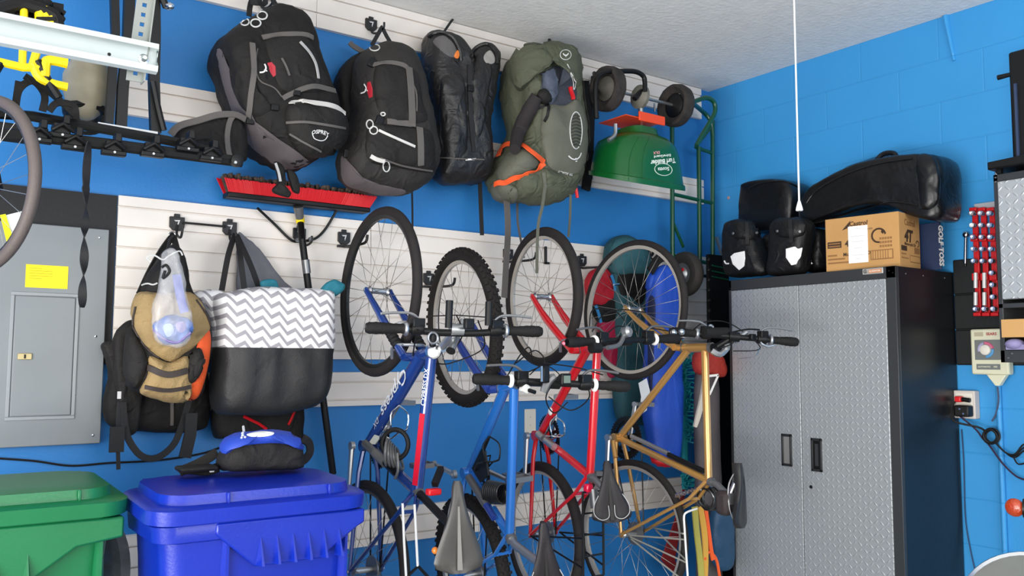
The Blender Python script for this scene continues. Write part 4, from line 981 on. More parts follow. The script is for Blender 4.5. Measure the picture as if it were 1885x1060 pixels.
    def seatpost(s, mat, r=.0135):
        J = s.J; b, c = V((*J['bb'], 0)), V((*J['sc'], 0)); d = (c-b).normalized()
        mb = MB(); mb.tube([s.L(c.x-d.x*.03, c.y-d.y*.03), s.L(c.x+d.x*.05, c.y+d.y*.05), s.scen], [r, r, r*.95], 12); mb.box(s.scen, (.045, .03, .045)); mb.build('seatpost', mat, s.t)
        MB().tube([s.L(c.x+d.x*.004, c.y+d.y*.004), s.L(c.x+d.x*.022, c.y+d.y*.022)], r+.006, 14).build('seat_clamp', GREYM, s.t)
    def on_seat_tube(s, name, t0, t1, r, mat, w=0, off=0):
        a, b = s.j('bb', w), s.j('sc', w); d = (b-a).normalized(); q = s.fw*off
        return MB().tube([a.lerp(b, t0)+q, a.lerp(b, t1)+q], r, 14).build(name, mat, s.t)
    def cables(s, specs):
        for pts in specs: MB().tube(smooth_pts(pts, 24), .0025, 6).build('cable', BRUB, s.t)
    def cage(s, t0, ln, mat, side=1):
        a, b = s.j('dtop'), s.j('bb'); d = (b-a).normalized(); n = d.cross(s.axis)*1.0
        if n.dot(s.up-s.fw) < 0: n = -n
        o = a.lerp(b, t0)+n*(s.nt[1]+.006); e = o+d*ln; mb = MB()
        for w in (-1, 1):
            q = s.axis*.036*w
            mb.tube(smooth_pts([o, o+d*ln*.1+q+n*.03, o+d*ln*.35+q*.9+n*.07, o+d*ln*.65+q+n*.04, e+q*.6+n*.03, e+n*.005], 20), .0032, 6)
        mb.tube(smooth_pts([o+d*ln*.35-s.axis*.033+n*.07, o+d*ln*.3+n*.085, o+d*ln*.35+s.axis*.033+n*.07], 10), .0032, 6); mb.beam(o, e, .012, .003, n)
        return mb.build('bottle_cage', mat, s.t)
    def rack(s, mat, d0=.19, wv=.05):
        J = s.J; h = s.j('rhub'); top = J['sc'][1]+.02; mb = MB(); x0, x1 = J['sc'][0]-.06, J['sc'][0]-.40
        for w in (-1, 1):
            mb.tube([s.L(x0, top, wv*w), s.L(x1, top, wv*w)], .005, 8)
            for x in (J['rhub'][0]-.06, J['rhub'][0]+.06): mb.tube([s.L(J['rhub'][0], J['rhub'][1]+.02, .075*w), s.L(x, top, wv*w)], .004, 8)
        for i in range(5): x = x0+(x1-x0)*i/4; mb.tube([s.L(x, top, -wv), s.L(x, top, wv)], .004, 8)
        return mb.build('rear_rack', mat, s.t)
    def brakes(s, mat):
        A, d = s.hb, s.hd
        for base in ((A.x-d.x*.05, A.y-d.y*.05),):
            mb = MB()
            for w in (-1, 1): mb.tube(smooth_pts([s.L(base[0]+.0, base[1]-.05, .05*w), s.L(base[0]+.045, base[1]-.02, .062*w), s.L(base[0]+.05, base[1]+.03, .03*w), s.L(base[0]+.05, base[1]+.04, 0)], 12), .006, 8)
            mb.tube([s.L(base[0]+.05, base[1]+.02, -.05), s.L(base[0]+.05, base[1]+.02, .05)], .003, 6); mb.build('brake', mat, s.t)

# ---- bike 1: navy hybrid with suspension fork
NAVY = M('navy_paint', '#1b3a80', .22, .2, coat=.8, spec=.6)
b = Bike('bicycle', 'navy blue bicycle with a red stripe on its top tube, leftmost of the hanging bikes', (1.57, 3.087, 1.688), (-.75, 1.8, .06),
         dict(ttop=(-.238, .44), dtop=(-.25, .372), sc=(-.725, .375), bb=(-.60, -.02), rhub=(-1.065, 0)), .335, .038, False, NAVY, RIMK, (.0205, .026))
b.stemmat = ALU
b.rigid_fork(NAVY, .0135, True); b.fork['label'] = 'suspension fork with black boots'
b.bars((1.268, 2.58, 1.523), (1.857, 2.41, 1.520), rise=.01, levmat=ALU, ring=True, ringmat=ALU)
b.barend(at(826, 592, y=2.45), .07); b.barend(at(899, 588, y=2.43), .06)
b.crank((-.98, .12), (.98, -.05))
b.saddle(b.pl(842, 885), b.pl(846, 1056), M('worn_grey_saddle', '#3a3836', .36, spec=.5, var=.08), .088, rollv=-.3, groove=M('saddle_grey', '#74726e', .4), h=.034)
b.seatpost(BPL, .0145)
b.on_seat_tube('pump', .07, .30, .016, GREYM, -.03, .02); b.on_seat_tube('pump_handle', .30, .52, .018, M('pump_grey', '#6d6c6a', .45), -.03, .02)
b.on_seat_tube('pump_tip', .52, .72, .012, BPL, -.03, .02)
b.cage(.46, .16, CHR); b.brakes(ALU)
mb = MB(); cc = b.pl(722, 832, -.03)
for i in range(5): mb.torus(cc+b.fw*(-.006*i)+b.axis*(.012*i-.02), (b.axis*.8+b.up*.6+b.fw*.1*i).normalized(), .046-.001*i, .0052, 36, 8)
mb.tube(smooth_pts([cc+b.up*.04, cc+b.up*.05-b.fw*.06, cc+b.up*.03-b.fw*.09], 10), .0055, 8); mb.build('cable_lock', M('grey_vinyl', '#5d5d5c', .35, coat=.4), b.t, label='coiled grey cable lock')
MB().torus(cc+b.up*.02+b.fw*.03, (b.axis*.7-b.up*.5).normalized(), .052, .009, 36, 8).build('lock_body', BRUB, b.t)
mb = MB(); q = [b.pl(x, y, -.023) for x, y in ((689, 800), (700, 804), (690, 818), (678, 816))]; mb.prism(q, b.axis*.004); mb.build('guard_sticker', M('cream_sticker', '#dcdccb', .5), b.t, label='pale sticker')
tt0, tt1 = b.j('ttop'), b.j('sc'); dt = (tt1-tt0).normalized(); nrm = (-b.axis*.86+b.up*.5).normalized(); nrm = (nrm-dt*nrm.dot(dt)).normalized()
def tubestrip(name, t0, t1, w, mat, a, e, n, rad): MB().ribbon([a.lerp(e, t0+(t1-t0)*i/5)+n*(rad-.0008) for i in range(6)], w, .0015, n).build(name, mat, b.fr)
tubestrip('red_panel', .44, .95, .021, M('red_stripe', '#c4122c', .3, coat=.5), tt0, tt1, nrm, .0205)
lettering('top_tube_lettering', 'CYPRESS DX', tt0.lerp(tt1, .25)+nrm*.0215, -dt, dt.cross(nrm)*-1 if False else nrm.cross(-dt), M('pale_decal', '#c9ccd2', .4), b.fr, width=.13, bold=.02)
da, de = b.j('dtop'), b.j('bb'); dd = (de-da).normalized(); nr = (-b.axis-dd*(-b.axis).dot(dd)).normalized()
lettering('down_tube_lettering', 'Cypress', da.lerp(de, .40)+nr*.0265, dd, nr.cross(dd), M('pale_decal', ''), b.fr, width=.235, bold=.01, shear=.25, hfac=.95)
lettering('down_tube_lettering', 'DX', da.lerp(de, .73)+nr*.0265, dd, nr.cross(dd), M('pale_decal', ''), b.fr, width=.05, bold=.01, shear=.25)
c = b.L(b.ht.x-.005, b.ht.y, -.0); MB().lathe([(.028, 0), (.028, .012), (.020, .016)], c-b.axis*.02+b.up*.02, (-b.axis+b.up).normalized(), 16).build('bell', CHR, b.t)
mb = MB(); q = at(797, 622, y=2.52); Rm = Matrix.Rotation(.05, 3, 'Y'); mb.box(q, (.022, .02, .062), Rm); mb.build('bar_light', BPL, b.t, bev=.008); MB().torus(at(797, 622, y=2.505), (0, 1, 0), .018, .004, 24, 8).build('light_trim', ALU, b.t)
q = at(830, 645, y=2.5); MB().tube([at(852, 590, y=2.56), q], [.011, .014], 12).build('bar_end_tube', ALU, b.t); MB().disc(q, (q-at(852, 590, y=2.56)), .016, .004, 18).build('end_plug', BRUB, b.t)
mb = MB(); mb.tube([at(790, 582, y=2.5), at(840, 580, y=2.48), at(930, 586, y=2.46)], .0022, 6); mb.build('cable', BRUB, b.t)
b.cables([[at(840, 580, y=2.46), at(852, 612, y=2.52), at(835, 640, y=2.6), at(800, 640, y=2.68)], [at(880, 590, y=2.46), at(890, 640, y=2.55), at(830, 668, y=2.65), at(800, 668, y=2.7)], [at(770, 605, y=2.5), at(762, 640, y=2.7), at(758, 680, y=2.8)]])
q = at(863, 596, y=2.44); mb = MB().box(q, (.035, .02, .035)); mb.build('bike_computer', BPL, b.t, bev=.004)
M('white_rod', '#e8e8e6', .3)
for q in (((741, 926), (744, 1000), (748, 1068)), ((763, 928), (766, 985), (769, 1044))): MB().tube([at(x, y, y=2.66) for x, y in q], .0045, 8).build('rack_rod', M('white_rod', ''), b.t, label='white rear rack rod')
MB().tube([at(741, 926, y=2.66), b.j('sc')], .005, 8).build('rack_bracket', NAVY, b.t)
MB().tube([at(763, 928, y=2.66), b.j('sc')], .005, 8).build('rack_bracket', NAVY, b.t)
mb = MB(); mb.tube([at(748, 1062, y=2.66), at(770, 1042, y=2.66), at(800, 1075, y=2.66)], .006, 8); mb.build('rack_foot', BPL, b.t)
mb = MB(); q = b.L(b.J['sc'][0]-.04, b.J['sc'][1]+.17, .0)
mb.box(at(798, 905, y=2.56), (.05, .03, .022)); mb.build('tail_light', REDP, b.t, bev=.006); MB().beam(at(800, 892, y=2.57), at(812, 862, y=2.62), .02, .02).build('light_bracket', BPL, b.t)
MB().ball(at(801, 1013, y=2.55), (.012, .012, .012), 12, 8).build('reflector', M('orange_lens', '#e8832a', .2, coat=.6), b.t, label='small orange reflector')

# ---- bike 2: bright blue mountain bike
BBLU = M('bright_blue_paint', '#2672c8', .22, .25, coat=.8, spec=.6)
b = Bike('bicycle', 'bright blue mountain bicycle with knobbly tyres, second from left of the hanging bikes', (1.945, 3.06, 1.556), (-7, -4, 2.4),
         dict(ttop=(-.208, .425), dtop=(-.222, .358), sc=(-.785, .345), bb=(-.595, .02), rhub=(-1.02, .0)), .325, .052, True, BBLU, RIMS, (.018, .0205))
b.stemmat = BPL
b.rigid_fork(M('deep_blue_paint', '#223a86', .25, coat=.5), .0145)
b.bars((1.62, 2.48, 1.358), (2.165, 2.30, 1.328), ring=True, levmat=GREYM)
b.crank((.12, -.99), (-.1, .98)); b.brakes(ALU)
b.saddle(b.pl(1000, 962), b.pl(1010, 1120), M('dark_saddle', '#1c191d', .5, bump=.1, bs=200, spec=.35), .084, rollv=-.35, groove=M('saddle_groove', '#0c0b0c', .6), trimm=LG)
b.seatpost(ALU, .016)
b.on_seat_tube('pump', .15, .60, .0155, GREYM, -.03, .02); b.on_seat_tube('pump_handle', .6, .8, .013, M('deep_blue_paint', ''), -.03, .02)
b.cage(.50, .17, BPL)
mb = MB(); cc = b.pl(908, 908, .0)
for i in range(8): mb.torus(cc+b.axis*.0+b.up*(.008*i-.03)+b.axis*.004*i, (b.up*.9+b.axis*.3+b.fw*.1).normalized(), .042-.0006*i, .0048, 32, 8)
mb.build('cable_lock', M('black_vinyl', '#131313', .3, coat=.5), b.t, label='coiled black cable lock')
mb = MB().prism([b.pl(x, y, -.02) for x, y in ((868, 862), (886, 826), (892, 830), (898, 875), (884, 888))], b.axis*.008); mb.build('rack_plate', BPL, b.t)
mb = MB(); mb.tube([b.pl(x, y) for x, y in ((877, 845), (903, 838), (898, 862), (877, 846))], .003, 6); mb.build('wire_holder', BPL, b.t)
q = at(1003, 690, y=2.36); MB().box(q, (.03, .02, .055)).build('bar_light', BPL, b.t, bev=.006)
q = at(997, 688, y=2.345); MB().beam(q+V((0, 0, .026)), q-V((0, 0, .026)), .006, .004).build('light_trim', ALU, b.t)
q = at(1041, 698, y=2.33); MB().box(q, (.042, .016, .04)).build('bike_computer', BPL, b.t, bev=.005); MB().box(q+V((0, -.0085, 0)), (.028, .002, .025)).build('computer_screen', M('lcd_grey', '#6d7a6c', .3), b.t)
q = at(966, 715, y=2.42); MB().box(q, (.03, .03, .03), Matrix.Rotation(.5, 3, 'Y')).build('front_light', M('pale_lens', '#cfcfcb', .2), b.t, bev=.006); MB().tube([at(955, 712, y=2.45), at(985, 722, y=2.38)], .007, 8).build('light_bracket', BPL, b.t)
mb = MB().tube(smooth_pts([at(1000, 722, y=2.38), at(1010, 700, y=2.37), at(1022, 692, y=2.36)], 8), [.012, .014, .014, .015, .015, .014, .012, .01], 8); mb.build('front_light_arm', GREYM, b.t)
b.cables([[at(950, 668, y=2.45), at(985, 645, y=2.5), at(1002, 668, y=2.5), at(960, 690, y=2.6)], [at(935, 690, y=2.42), at(960, 650, y=2.5), at(975, 640, y=2.55), at(980, 665, y=2.6)],
          [at(1070, 690, y=2.33), at(1085, 730, y=2.4), at(1050, 755, y=2.5), at(1010, 730, y=2.55)], [at(1030, 690, y=2.35), at(1005, 730, y=2.42), at(1020, 760, y=2.5), at(1045, 740, y=2.5)], [at(1000, 668, y=2.42), at(1060, 676, y=2.4), at(1110, 690, y=2.35)]])
MB().ribbon([b.L(-.74+.02*i, .26-.018*i, .0) for i in range(4)], .014, .003, b.up).build('decal', M('pale_decal', ''), b.fr)
mb = MB(); mb.tube(smooth_pts([b.pl(x, y, .03) for x, y in ((925, 1045), (915, 1025), (880, 1040), (860, 1050))], 10), .004, 6); mb.build('rear_cable', CRD, b.t)

# ---- bike 3: red mountain bike
RED = M('red_paint', '#cf1420', .22, .1, coat=.8, spec=.6)
b = Bike('bicycle', 'red bicycle with a curved red fork, third from left of the hanging bikes', (2.402, 3.115, 1.706), (-6.2, -1.1, 1.2),
         dict(ttop=(-.212, .43), dtop=(-.226, .362), sc=(-.748, .37), bb=(-.62, -.02), rhub=(-1.05, 0)), .315, .045, False, RED, RIMS, (.0175, .0195))
b.stemmat = BPL
b.rigid_fork(RED, .0145)
b.bars((2.06, 2.52, 1.487), (2.636, 2.51, 1.512), ring=True, levmat=GREYM)
b.crank((-.99, .05), (.98, 0)); b.brakes(ALU)
b.saddle(b.pl(1117, 848), b.pl(1128, 962), M('dark_saddle', ''), .086, rollv=-.5, groove=M('saddle_groove', '#0c0b0c', .6), trimm=LG)
b.seatpost(GREYM, .014)
b.on_seat_tube('pump', .08, .2, .0165, ALU, -.03, .02); b.on_seat_tube('pump_handle', .24, .42, .016, ALU, -.03, .02)
b.cage(.72, .12, CHR)
MB().ball(b.pl(1013, 757, -.022), (.007, .014, .018), 10, 6).build('guard_sticker', WHITE, b.fr, label='white sticker')
lettering('down_tube_lettering', 'GT', b.j('dtop').lerp(b.j('bb'), .28)-b.axis*.0205, (b.j('bb')-b.j('dtop')), (-b.axis).cross((b.j('bb')-b.j('dtop')).normalized()), M('pale_decal', ''), b.fr, width=.045, bold=.02) if False else None
q = at(1150, 612, y=2.50); MB().lathe([(.022, 0), (.022, .02), (.012, .03)], q, (.2, -1, .2), 16).build('bell', ALU, b.t)
MB().tube(smooth_pts([at(1150, 614, y=2.50), at(1140, 634, y=2.48), at(1118, 640, y=2.47)], 10), .009, 8).build('bar_end', GREYM, b.t)
q = at(1088, 640, y=2.5); MB().tube([q, at(1104, 640, y=2.5)], .02, 12).build('twist_shifter', BRUB, b.t)
MB().disc(at(1037, 632, y=2.51), (0, -1, 0), .006, .004, 10).build('end_reflector', M('pink_lens', '#e0889a', .3), b.t)
b.cables([[at(1085, 600, y=2.6), at(1092, 570, y=2.7), at(1130, 572, y=2.75), at(1150, 590, y=2.6)], [at(1090, 610, y=2.55), at(1110, 580, y=2.65), at(1145, 570, y=2.7), at(1190, 575, y=2.7)], [at(1120, 612, y=2.5), at(1140, 600, y=2.55), at(1175, 612, y=2.5)], [at(975, 690, y=3.0), at(1000, 672, y=2.95), at(1030, 690, y=2.9), at(1020, 712, y=2.85)]])
b.rack(STEELK)
mb = MB(); mb.tube([b.pl(1092, 900), b.pl(1096, 935)], [.018, .02], 12); mb.build('strut', GREYM, b.t); mb = MB().box(b.pl(1083, 898, -.02), (.035, .03, .035)); mb.build('tail_light', M('magenta_lens', '#d5123f', .25, coat=.5), b.t, bev=.008)

# ---- bike 4: golden road bike
GOLD = M('gold_paint', '#c39452', .22, .5, coat=.8)
b = Bike('bicycle', 'golden brown bicycle next to the tall grey cabinet, rightmost of the hanging bikes', (2.89, 3.04, 1.664), (2.4, 3.6, -2.3),
         dict(ttop=(-.203, .43), dtop=(-.20, .345), sc=(-.767, .448), bb=(-.605, -.085), rhub=(-1.035, 0)), .335, .034, False, GOLD, RIMS, (.0165, .0165))
b.stemmat = BPL
b.rigid_fork(GOLD, .0125)
b.bars((2.70, 2.62, 1.545), (3.163, 2.32, 1.502), ring=True, ringmat=ALU, grip=.11)
b.crank((-.95, .05), (.95, .12), ringr=.1); b.brakes(CHR)
b.saddle(b.pl(1362, 852), b.pl(1368, 972), M('dark_saddle2', '#262526', .45, bump=.1, bs=200, spec=.4), .068, rollv=.3)
b.seatpost(GREYM, .014)
mb = MB().box(b.scen+b.sup*-.03-b.sfwd*.02, (.05, .07, .10)); mb.wrinkle(.004, 30); mb.build('saddle_bag', M('dark_red_bag', '#2e2526', .7, bump=.3, bs=200), b.t, bev=.02)
MB().tube([b.scen+b.sfwd*.06+b.sup*.02, b.scen+b.sfwd*.01+b.sup*-.005], .012, 10).build('saddle_clamp', CHR, b.t)
b.on_seat_tube('pump', .15, .58, .0105, ALU, .0, .035); b.on_seat_tube('pump_handle', .58, .95, .0115, BPL, .0, .03)
q0, q1 = b.j('bb', -.02), b.pl(1133, 842, -.05); MB().tube([b.pl(1128, 812, -.04), q1], .0125, 12).build('chainstay_sleeve', GOLD, b.t)
mb = MB(); lw = [b.pl(x, y, -.02) for x, y in ((1245, 912), (1268, 906), (1290, 900))]; mb.tube(lw, .006, 6)
for i in range(7): mb.box(b.pl(1246+i*6, 912-i*2, -.025), (.012, .012, .016))
mb.build('front_brake_arm', CHR, b.t)
cc = b.pl(1300, 918, .03); mb = MB()
for i in range(5): mb.torus(cc+b.axis*(.01*i), (b.axis+b.up*.3*sin(i)+b.fw*.3*cos(i*2)).normalized(), .045, .006, 28, 8)
mb.build('cable_lock', M('black_vinyl', ''), b.t, label='coiled black cable lock')
mb = MB(); mb.tube(smooth_pts([at(1283, 936, y=2.62), at(1262, 944, y=2.62), at(1259, 955, y=2.62)], 8)+[at(1266, 1062, y=2.62), at(1270, 1110, y=2.62)], .0045, 8); mb.build('rear_rack', M('white_rod', ''), b.t, label='white bent rack rod')
for q in (((1158, 985), (1262, 993)), ((1160, 988), (1265, 1036)), ((1162, 992), (1255, 1066)), ((1205, 972), (1258, 982)), ((1208, 976), (1262, 1030))): MB().tube([b.pl(*q[0], -.07 if q[0][0] < 1200 else .07), at(*q[1], y=2.62)], .0038, 6).build('rack_stay', M('pale_rod', '#a9a79c', .45, .4), b.t)
q = at(1318, 616, y=2.5); MB().tube([at(1296, 612, y=2.52), at(1338, 612, y=2.50)], [.021, .023], 14).build('inner_grip', M('grip_rubber', ''), b.t)
for x, y in ((1308, 602), (1255, 611), (1240, 612), (1318, 648), (1335, 640)): MB().ball(at(x, y, y=2.56), (.016, .014, .014), 10, 7).build('fitting', CHR, b.t)
MB().tube(smooth_pts([at(1310, 645, y=2.55), at(1325, 652, y=2.53), at(1338, 640, y=2.52), at(1336, 630, y=2.5)], 10), .014, 8).build('brake_body', ALU, b.t)
q = at(1385, 620, y=2.42); MB().box(q, (.03, .02, .025)).build('bike_computer', BPL, b.t, bev=.004)
MB().tube(smooth_pts([at(1345, 612, y=2.5), at(1375, 606, y=2.46), at(1398, 607, y=2.44)], 8), .004, 6).build('light_arm', BPL, b.t); MB().tube([at(1352, 628, y=2.48), at(1374, 612, y=2.46)], .012, 8).build('light_clamp', ALU, b.t)
MB().tube(smooth_pts([at(1415, 622, y=2.40), at(1400, 630, y=2.40), at(1412, 637, y=2.39), at(1424, 635, y=2.38)], 10), .006, 8).build('shift_lever', ALU, b.t)
b.cables([[at(1275, 608, y=2.58), at(1300, 592, y=2.6), at(1345, 596, y=2.6), at(1400, 640, y=2.5), at(1350, 646, y=2.5)], [at(1330, 640, y=2.5), at(1348, 632, y=2.48), at(1352, 620, y=2.47)], [at(1180, 612, y=2.65), at(1200, 605, y=2.7), at(1235, 610, y=2.7)]])
MB().tube(smooth_pts([at(1360, 660, y=2.5), at(1390, 655, y=2.45), at(1398, 640, y=2.44)], 10), .0015, 5).build('bare_cable', CHR, b.t)
# ============================================================ wheeled bins
def rrect(x0, x1, y0, y1, r, z, n=6):
    o = []
    for cx, cy, a0 in ((x1-r, y0+r, -90), (x1-r, y1-r, 0), (x0+r, y1-r, 90), (x0+r, y0+r, 180)):
        for i in range(n+1): a = radians(a0+90*i/n); o.append(V((cx+r*cos(a), cy+r*sin(a), z)))
    return o
def bin_(label, h, x0, x1, y0, y1, zt, fins=6):
    mt = M('bin_plastic_'+h[1:], h, .32, spec=.5, bump=.06, bs=120, var=.05, vs=5)
    t = thing('wheeled_bin', label, 'bin', ((x0+x1)/2, (y0+y1)/2, 0)); w, d = x1-x0, y1-y0; mb = MB()
    S = lambda sx, sy, z, r=.06: rrect(x0+w*sx, x1-w*sx, y0+d*sy, y1-d*sy*.4, r, z)
    mb.loft([S(.13, .16, .06, .05), S(.12, .15, .10), S(.065, .10, zt-.20), S(.055, .085, zt-.125), S(.022, .035, zt-.118), S(.015, .022, zt-.075), S(.03, .03, zt-.07)]); bo = mb.build('body', mt, t)
    yf = y0+.004
    q = [(x0+w*.27, zt-.074), (x1-w*.015, zt-.074), (x1-w*.015, zt-.115), (x1-w*.05, zt-.125), (x1-w*.24, zt-.205), (x0+w*.45, zt-.205), (x0+w*.27, zt-.105)]
    if fins <= 4: q = [(x0+w*.05, zt-.074), (x1-w*.015, zt-.074), (x1-w*.015, zt-.13), (x1-w*.20, zt-.145), (x1-w*.46, zt-.26), (x0+w*.05, zt-.27)]
    mb = MB(); mb.prism([V((x, yf, z)) for x, z in q], (0, .05, 0)); mb.build('apron', mt, t, bev=.006)
    for i in range(fins):
        x = x0+w*(.47+.076*i) if fins > 4 else x0+w*(.62-.115*i); z0, z1 = (zt-.20, zt-.125) if fins > 4 else (zt-.235, zt-.15); mb = MB()
        mb.loft([[V((x-.013, yf+.002, z0)), V((x+.013, yf+.002, z0)), V((x+.004, yf-.028, z0)), V((x-.004, yf-.028, z0))], [V((x-.002, yf+.002, z1)), V((x+.002, yf+.002, z1)), V((x+.001, yf-.001, z1)), V((x-.001, yf-.001, z1))]])
        mb.build('rib', mt, t)
    for xx, s_ in ((x0+w*.33, 1), (x1-w*.10, -1)):
        mb = MB(); mb.loft([[V((xx-.012, yf+.04, zt-.12)), V((xx+.012, yf+.04, zt-.12)), V((xx+.004, yf+.012, zt-.12)), V((xx-.004, yf+.012, zt-.12))], [V((xx-.02, yf+.05, zt-.5)), V((xx+.02, yf+.05, zt-.5)), V((xx+.006, yf+.028, zt-.5)), V((xx-.006, yf+.028, zt-.5))]]); mb.build('gusset', mt, t)
    mb = MB(); T = lambda sx, sy, z, r=.08: [V((p.x, p.y, p.z+(p.y-y0)/d*.012)) for p in rrect(x0+sx, x1-sx, y0+sy, y1-sy*.5, r, z)]
    mb.loft([T(.012, .012, zt-.072), T(-.006, -.012, zt-.068), T(-.008, -.016, zt-.03), T(.0, -.004, zt-.024), T(.03, .02, zt-.022), T(.034, .026, zt+.004), T(.06, .05, zt+.008), T(.1, .09, zt+.010)])
    ld = mb.build('lid', mt, t)
    for f in (.32, .80): MB().bb((x0+w*f, y0+.012, zt-.024), (x0+w*f+.008, y0+.04, zt+.006)).build('lid_rib', mt, ld, bev=.002)
    MB().tube([V((x0+.06, y1-.01, zt+.0)), V((x1-.06, y1-.01, zt+.0))], .014, 10).build('handle', mt, t)
    for x in (x0+.06, x1-.06): MB().lathe([(.06, -.02), (.10, -.025), (.125, -.018), (.125, .018), (.10, .025), (.06, .02)], (x, y1-.11, .125), (1, 0, 0), 28).build('wheel', BRUB, t)
    return t
bin_('royal blue wheeled recycling bin with its lid shut, under the tote', '#0b289e', .60, 1.225, 2.45, 2.84, 1.045)
bin_('green wheeled bin cut by the left edge, its lid shut', '#116a3f', -.06, .578, 2.62, 3.02, 1.06, 4)
mb = MB().lathe([(.02, -.02), (.07, -.025), (.12, -.022), (.14, -.015), (.14, .015), (.12, .022), (.07, .025), (.02, .02)], V((.60, 3.02, .78)), (1, .25, 0), 28)
swt = thing('cart_wheel', 'grey spoked cart wheel in the dark gap behind the blue bin', 'wheel', (.60, 3.02, 0)); mb.build('rim', M('dusty_grey', '#6f7478', .7, var=.3, vs=20), swt)
for i in range(6): MB().beam(V((.57, 3.02, .78)), V((.57, 3.02, .78))+V((0, cos(i*pi/3), sin(i*pi/3)))*.11, .02, .014, (1, 0, 0)).build('spoke', M('dusty_grey', ''), swt)
MB().beam(V((.60, 3.05, 0)), V((.60, 3.05, .80)), .03, .03).build('post', STEELK, swt)

# waist pack on the blue lid
fk = thing('waist_pack', 'blue and black waist pack lying on the blue bin lid', 'bag', at(478, 872, y=2.70))
BLF = M('blue_nylon', '#2040a8', .55, bump=.2, bs=200)
mb = puffy([(410, 828), (430, 812), (480, 806), (530, 808), (552, 822), (556, 850), (550, 860), (510, 864), (430, 867), (408, 864), (402, 848)], yat(2.70), (0, -1, 0), .05, .06, wr=(.005, 14), seed=5); bw = mb.bvh(); mb.build('body', BLK2, fk)
up = patch_bvh(bw, [(403, 818), (420, 800), (460, 789), (505, 785), (545, 795), (560, 812), (556, 828), (530, 818), (490, 816), (440, 822), (415, 836)], .006, .02); bu2 = up.bvh(); up.build('top_panel', BLF, fk, label='blue top panel')
patch('oval_label', bu2, [(455, 799), (480, 794), (503, 796), (500, 801), (480, 804), (460, 803)], .001, .002, WHITE, fk, label='white oval label')
mb = MB()
for x, y, r in ((447, 798, .005), (447, 802, .005), (445, 806, .004), (451, 805, .004)):
    l, nn = hit(bu2, x, y); mb.ball(l+nn*.001, (r, .003, r), 8, 6)
mb.build('small_emblem', M('pale_print', '#b5bac6', .6), fk)
for pts in (((400, 832), (375, 848), (350, 860), (335, 866), (330, 870)), ((402, 860), (380, 866), (345, 864), (330, 868))): MB().ribbon(smooth_pts([at(x, y, y=2.76) for x, y in pts], 16), .03, .004, (0, -1, .3)).build('strap', BLK, fk)
MB().ribbon(smooth_pts([at(x, y, y=2.70) for x, y in ((556, 806), (568, 815), (570, 832), (560, 846), (548, 850))], 16), .03, .004, (.3, -1, 0)).build('strap', BLK, fk)
mb = MB().box(at(390, 863, y=2.72), (.014, .008, .02)); mb.build('buckle', WHITE, fk, bev=.002)
mb = MB().bb(at(330, 862, y=2.70)+V((0, -.02, -.012)), at(400, 862, y=2.70)+V((0, .06, .01))); mb.build('strap_bundle', BLK, fk, bev=.01)
MB().tube([at(448, 785, y=2.75), at(449, 795, y=2.70)], .004, 6).build('zip_pull', LOGW, fk)

# ============================================================ lawn spreader hung upside down
SGR = M('spreader_green', '#0b5524', .28, spec=.5, coat=.3, var=.08, vs=6)
sp = thing('lawn_spreader', 'green lawn spreader hanging upside down with two black wheels', 'spreader', at(1182, 342, y=3.2))
ct, cb = at(1172, 240, y=3.2), at(1181, 338, y=3.2); zt, zb = ct.z, cb.z; H = zt-zb
def sell(cx, cy, w, d, z, e=3.2, n=56): return [V((cx+w*(abs(cos(t))**(2/e))*(1 if cos(t) >= 0 else -1), cy+d*(abs(sin(t))**(2/e))*(1 if sin(t) >= 0 else -1), z)) for t in [2*pi*i/n for i in range(n)]]
mb = MB(); xc = cb.x-.03; rings = []
for w, d, f in ((.09, .09, 1.0), (.092, .092, .93), (.10, .098, .88), (.155, .125, .83), (.20, .142, .72), (.222, .150, .55), (.234, .155, .33), (.243, .162, .1), (.251, .170, .085), (.251, .170, 0), (.243, .160, 0), (.2, .14, .3)):
    rings.append(sell(xc+(1-f)*.0, 3.2, w, d, zb+H*f))
for r in rings:
    for p in r: p.z += (p.y-3.2)*.29*(1-(p.z-zb)/H)
mb.loft(rings, cap=True); bsp = mb.bvh(); mb.build('hopper', SGR, sp, sharp=35)
GL = M('white_green_print', '#dfe9df', .5)
lettering_on('hopper_lettering', 'Turf Builder', bsp, 1220, 297, 46, 186, GL, sp, bold=.035, hfac=1.35)
lettering_on('hopper_lettering', 'EdgeGuard', bsp, 1219, 287, 31, 186, GL, sp, bold=.03, hfac=.9)
lettering_on('hopper_lettering', 'DLX', bsp, 1208, 281, 12, 186, M('pink_print', '#e8a0a2', .5), sp, bold=.03, hfac=1.1)
lettering_on('hopper_lettering', 'Scotts', bsp, 1221, 311, 21, 184, GL, sp, bold=.03, hfac=1.1)
cord('oval_logo_ring', bsp, [(1221+16*cos(a), 312-11*sin(a)+1.2*cos(a)) for a in [k*pi/6 for k in range(12)]], .0016, GL, sp, n=40, closed=True)
for pts in (((1176, 252), (1164, 275), (1158, 300), (1157, 335)), ((1196, 252), (1186, 275), (1182, 300), (1181, 332))): cord('moulded_seam', bsp, pts, .0018, SGR, sp)
aL, aR = at(1118, 186, y=3.2), at(1226, 178, y=3.26); axd = V((1, 0, 0))
zax = (aL.z+aR.z)/2+.0; wl, wr_ = V((aL.x, 3.2, zax)), V((aR.x+.01, 3.2, zax))
TYD = M('dirty_tyre', '#2c2826', .85, bump=.5, bs=60, var=.5, vs=18)
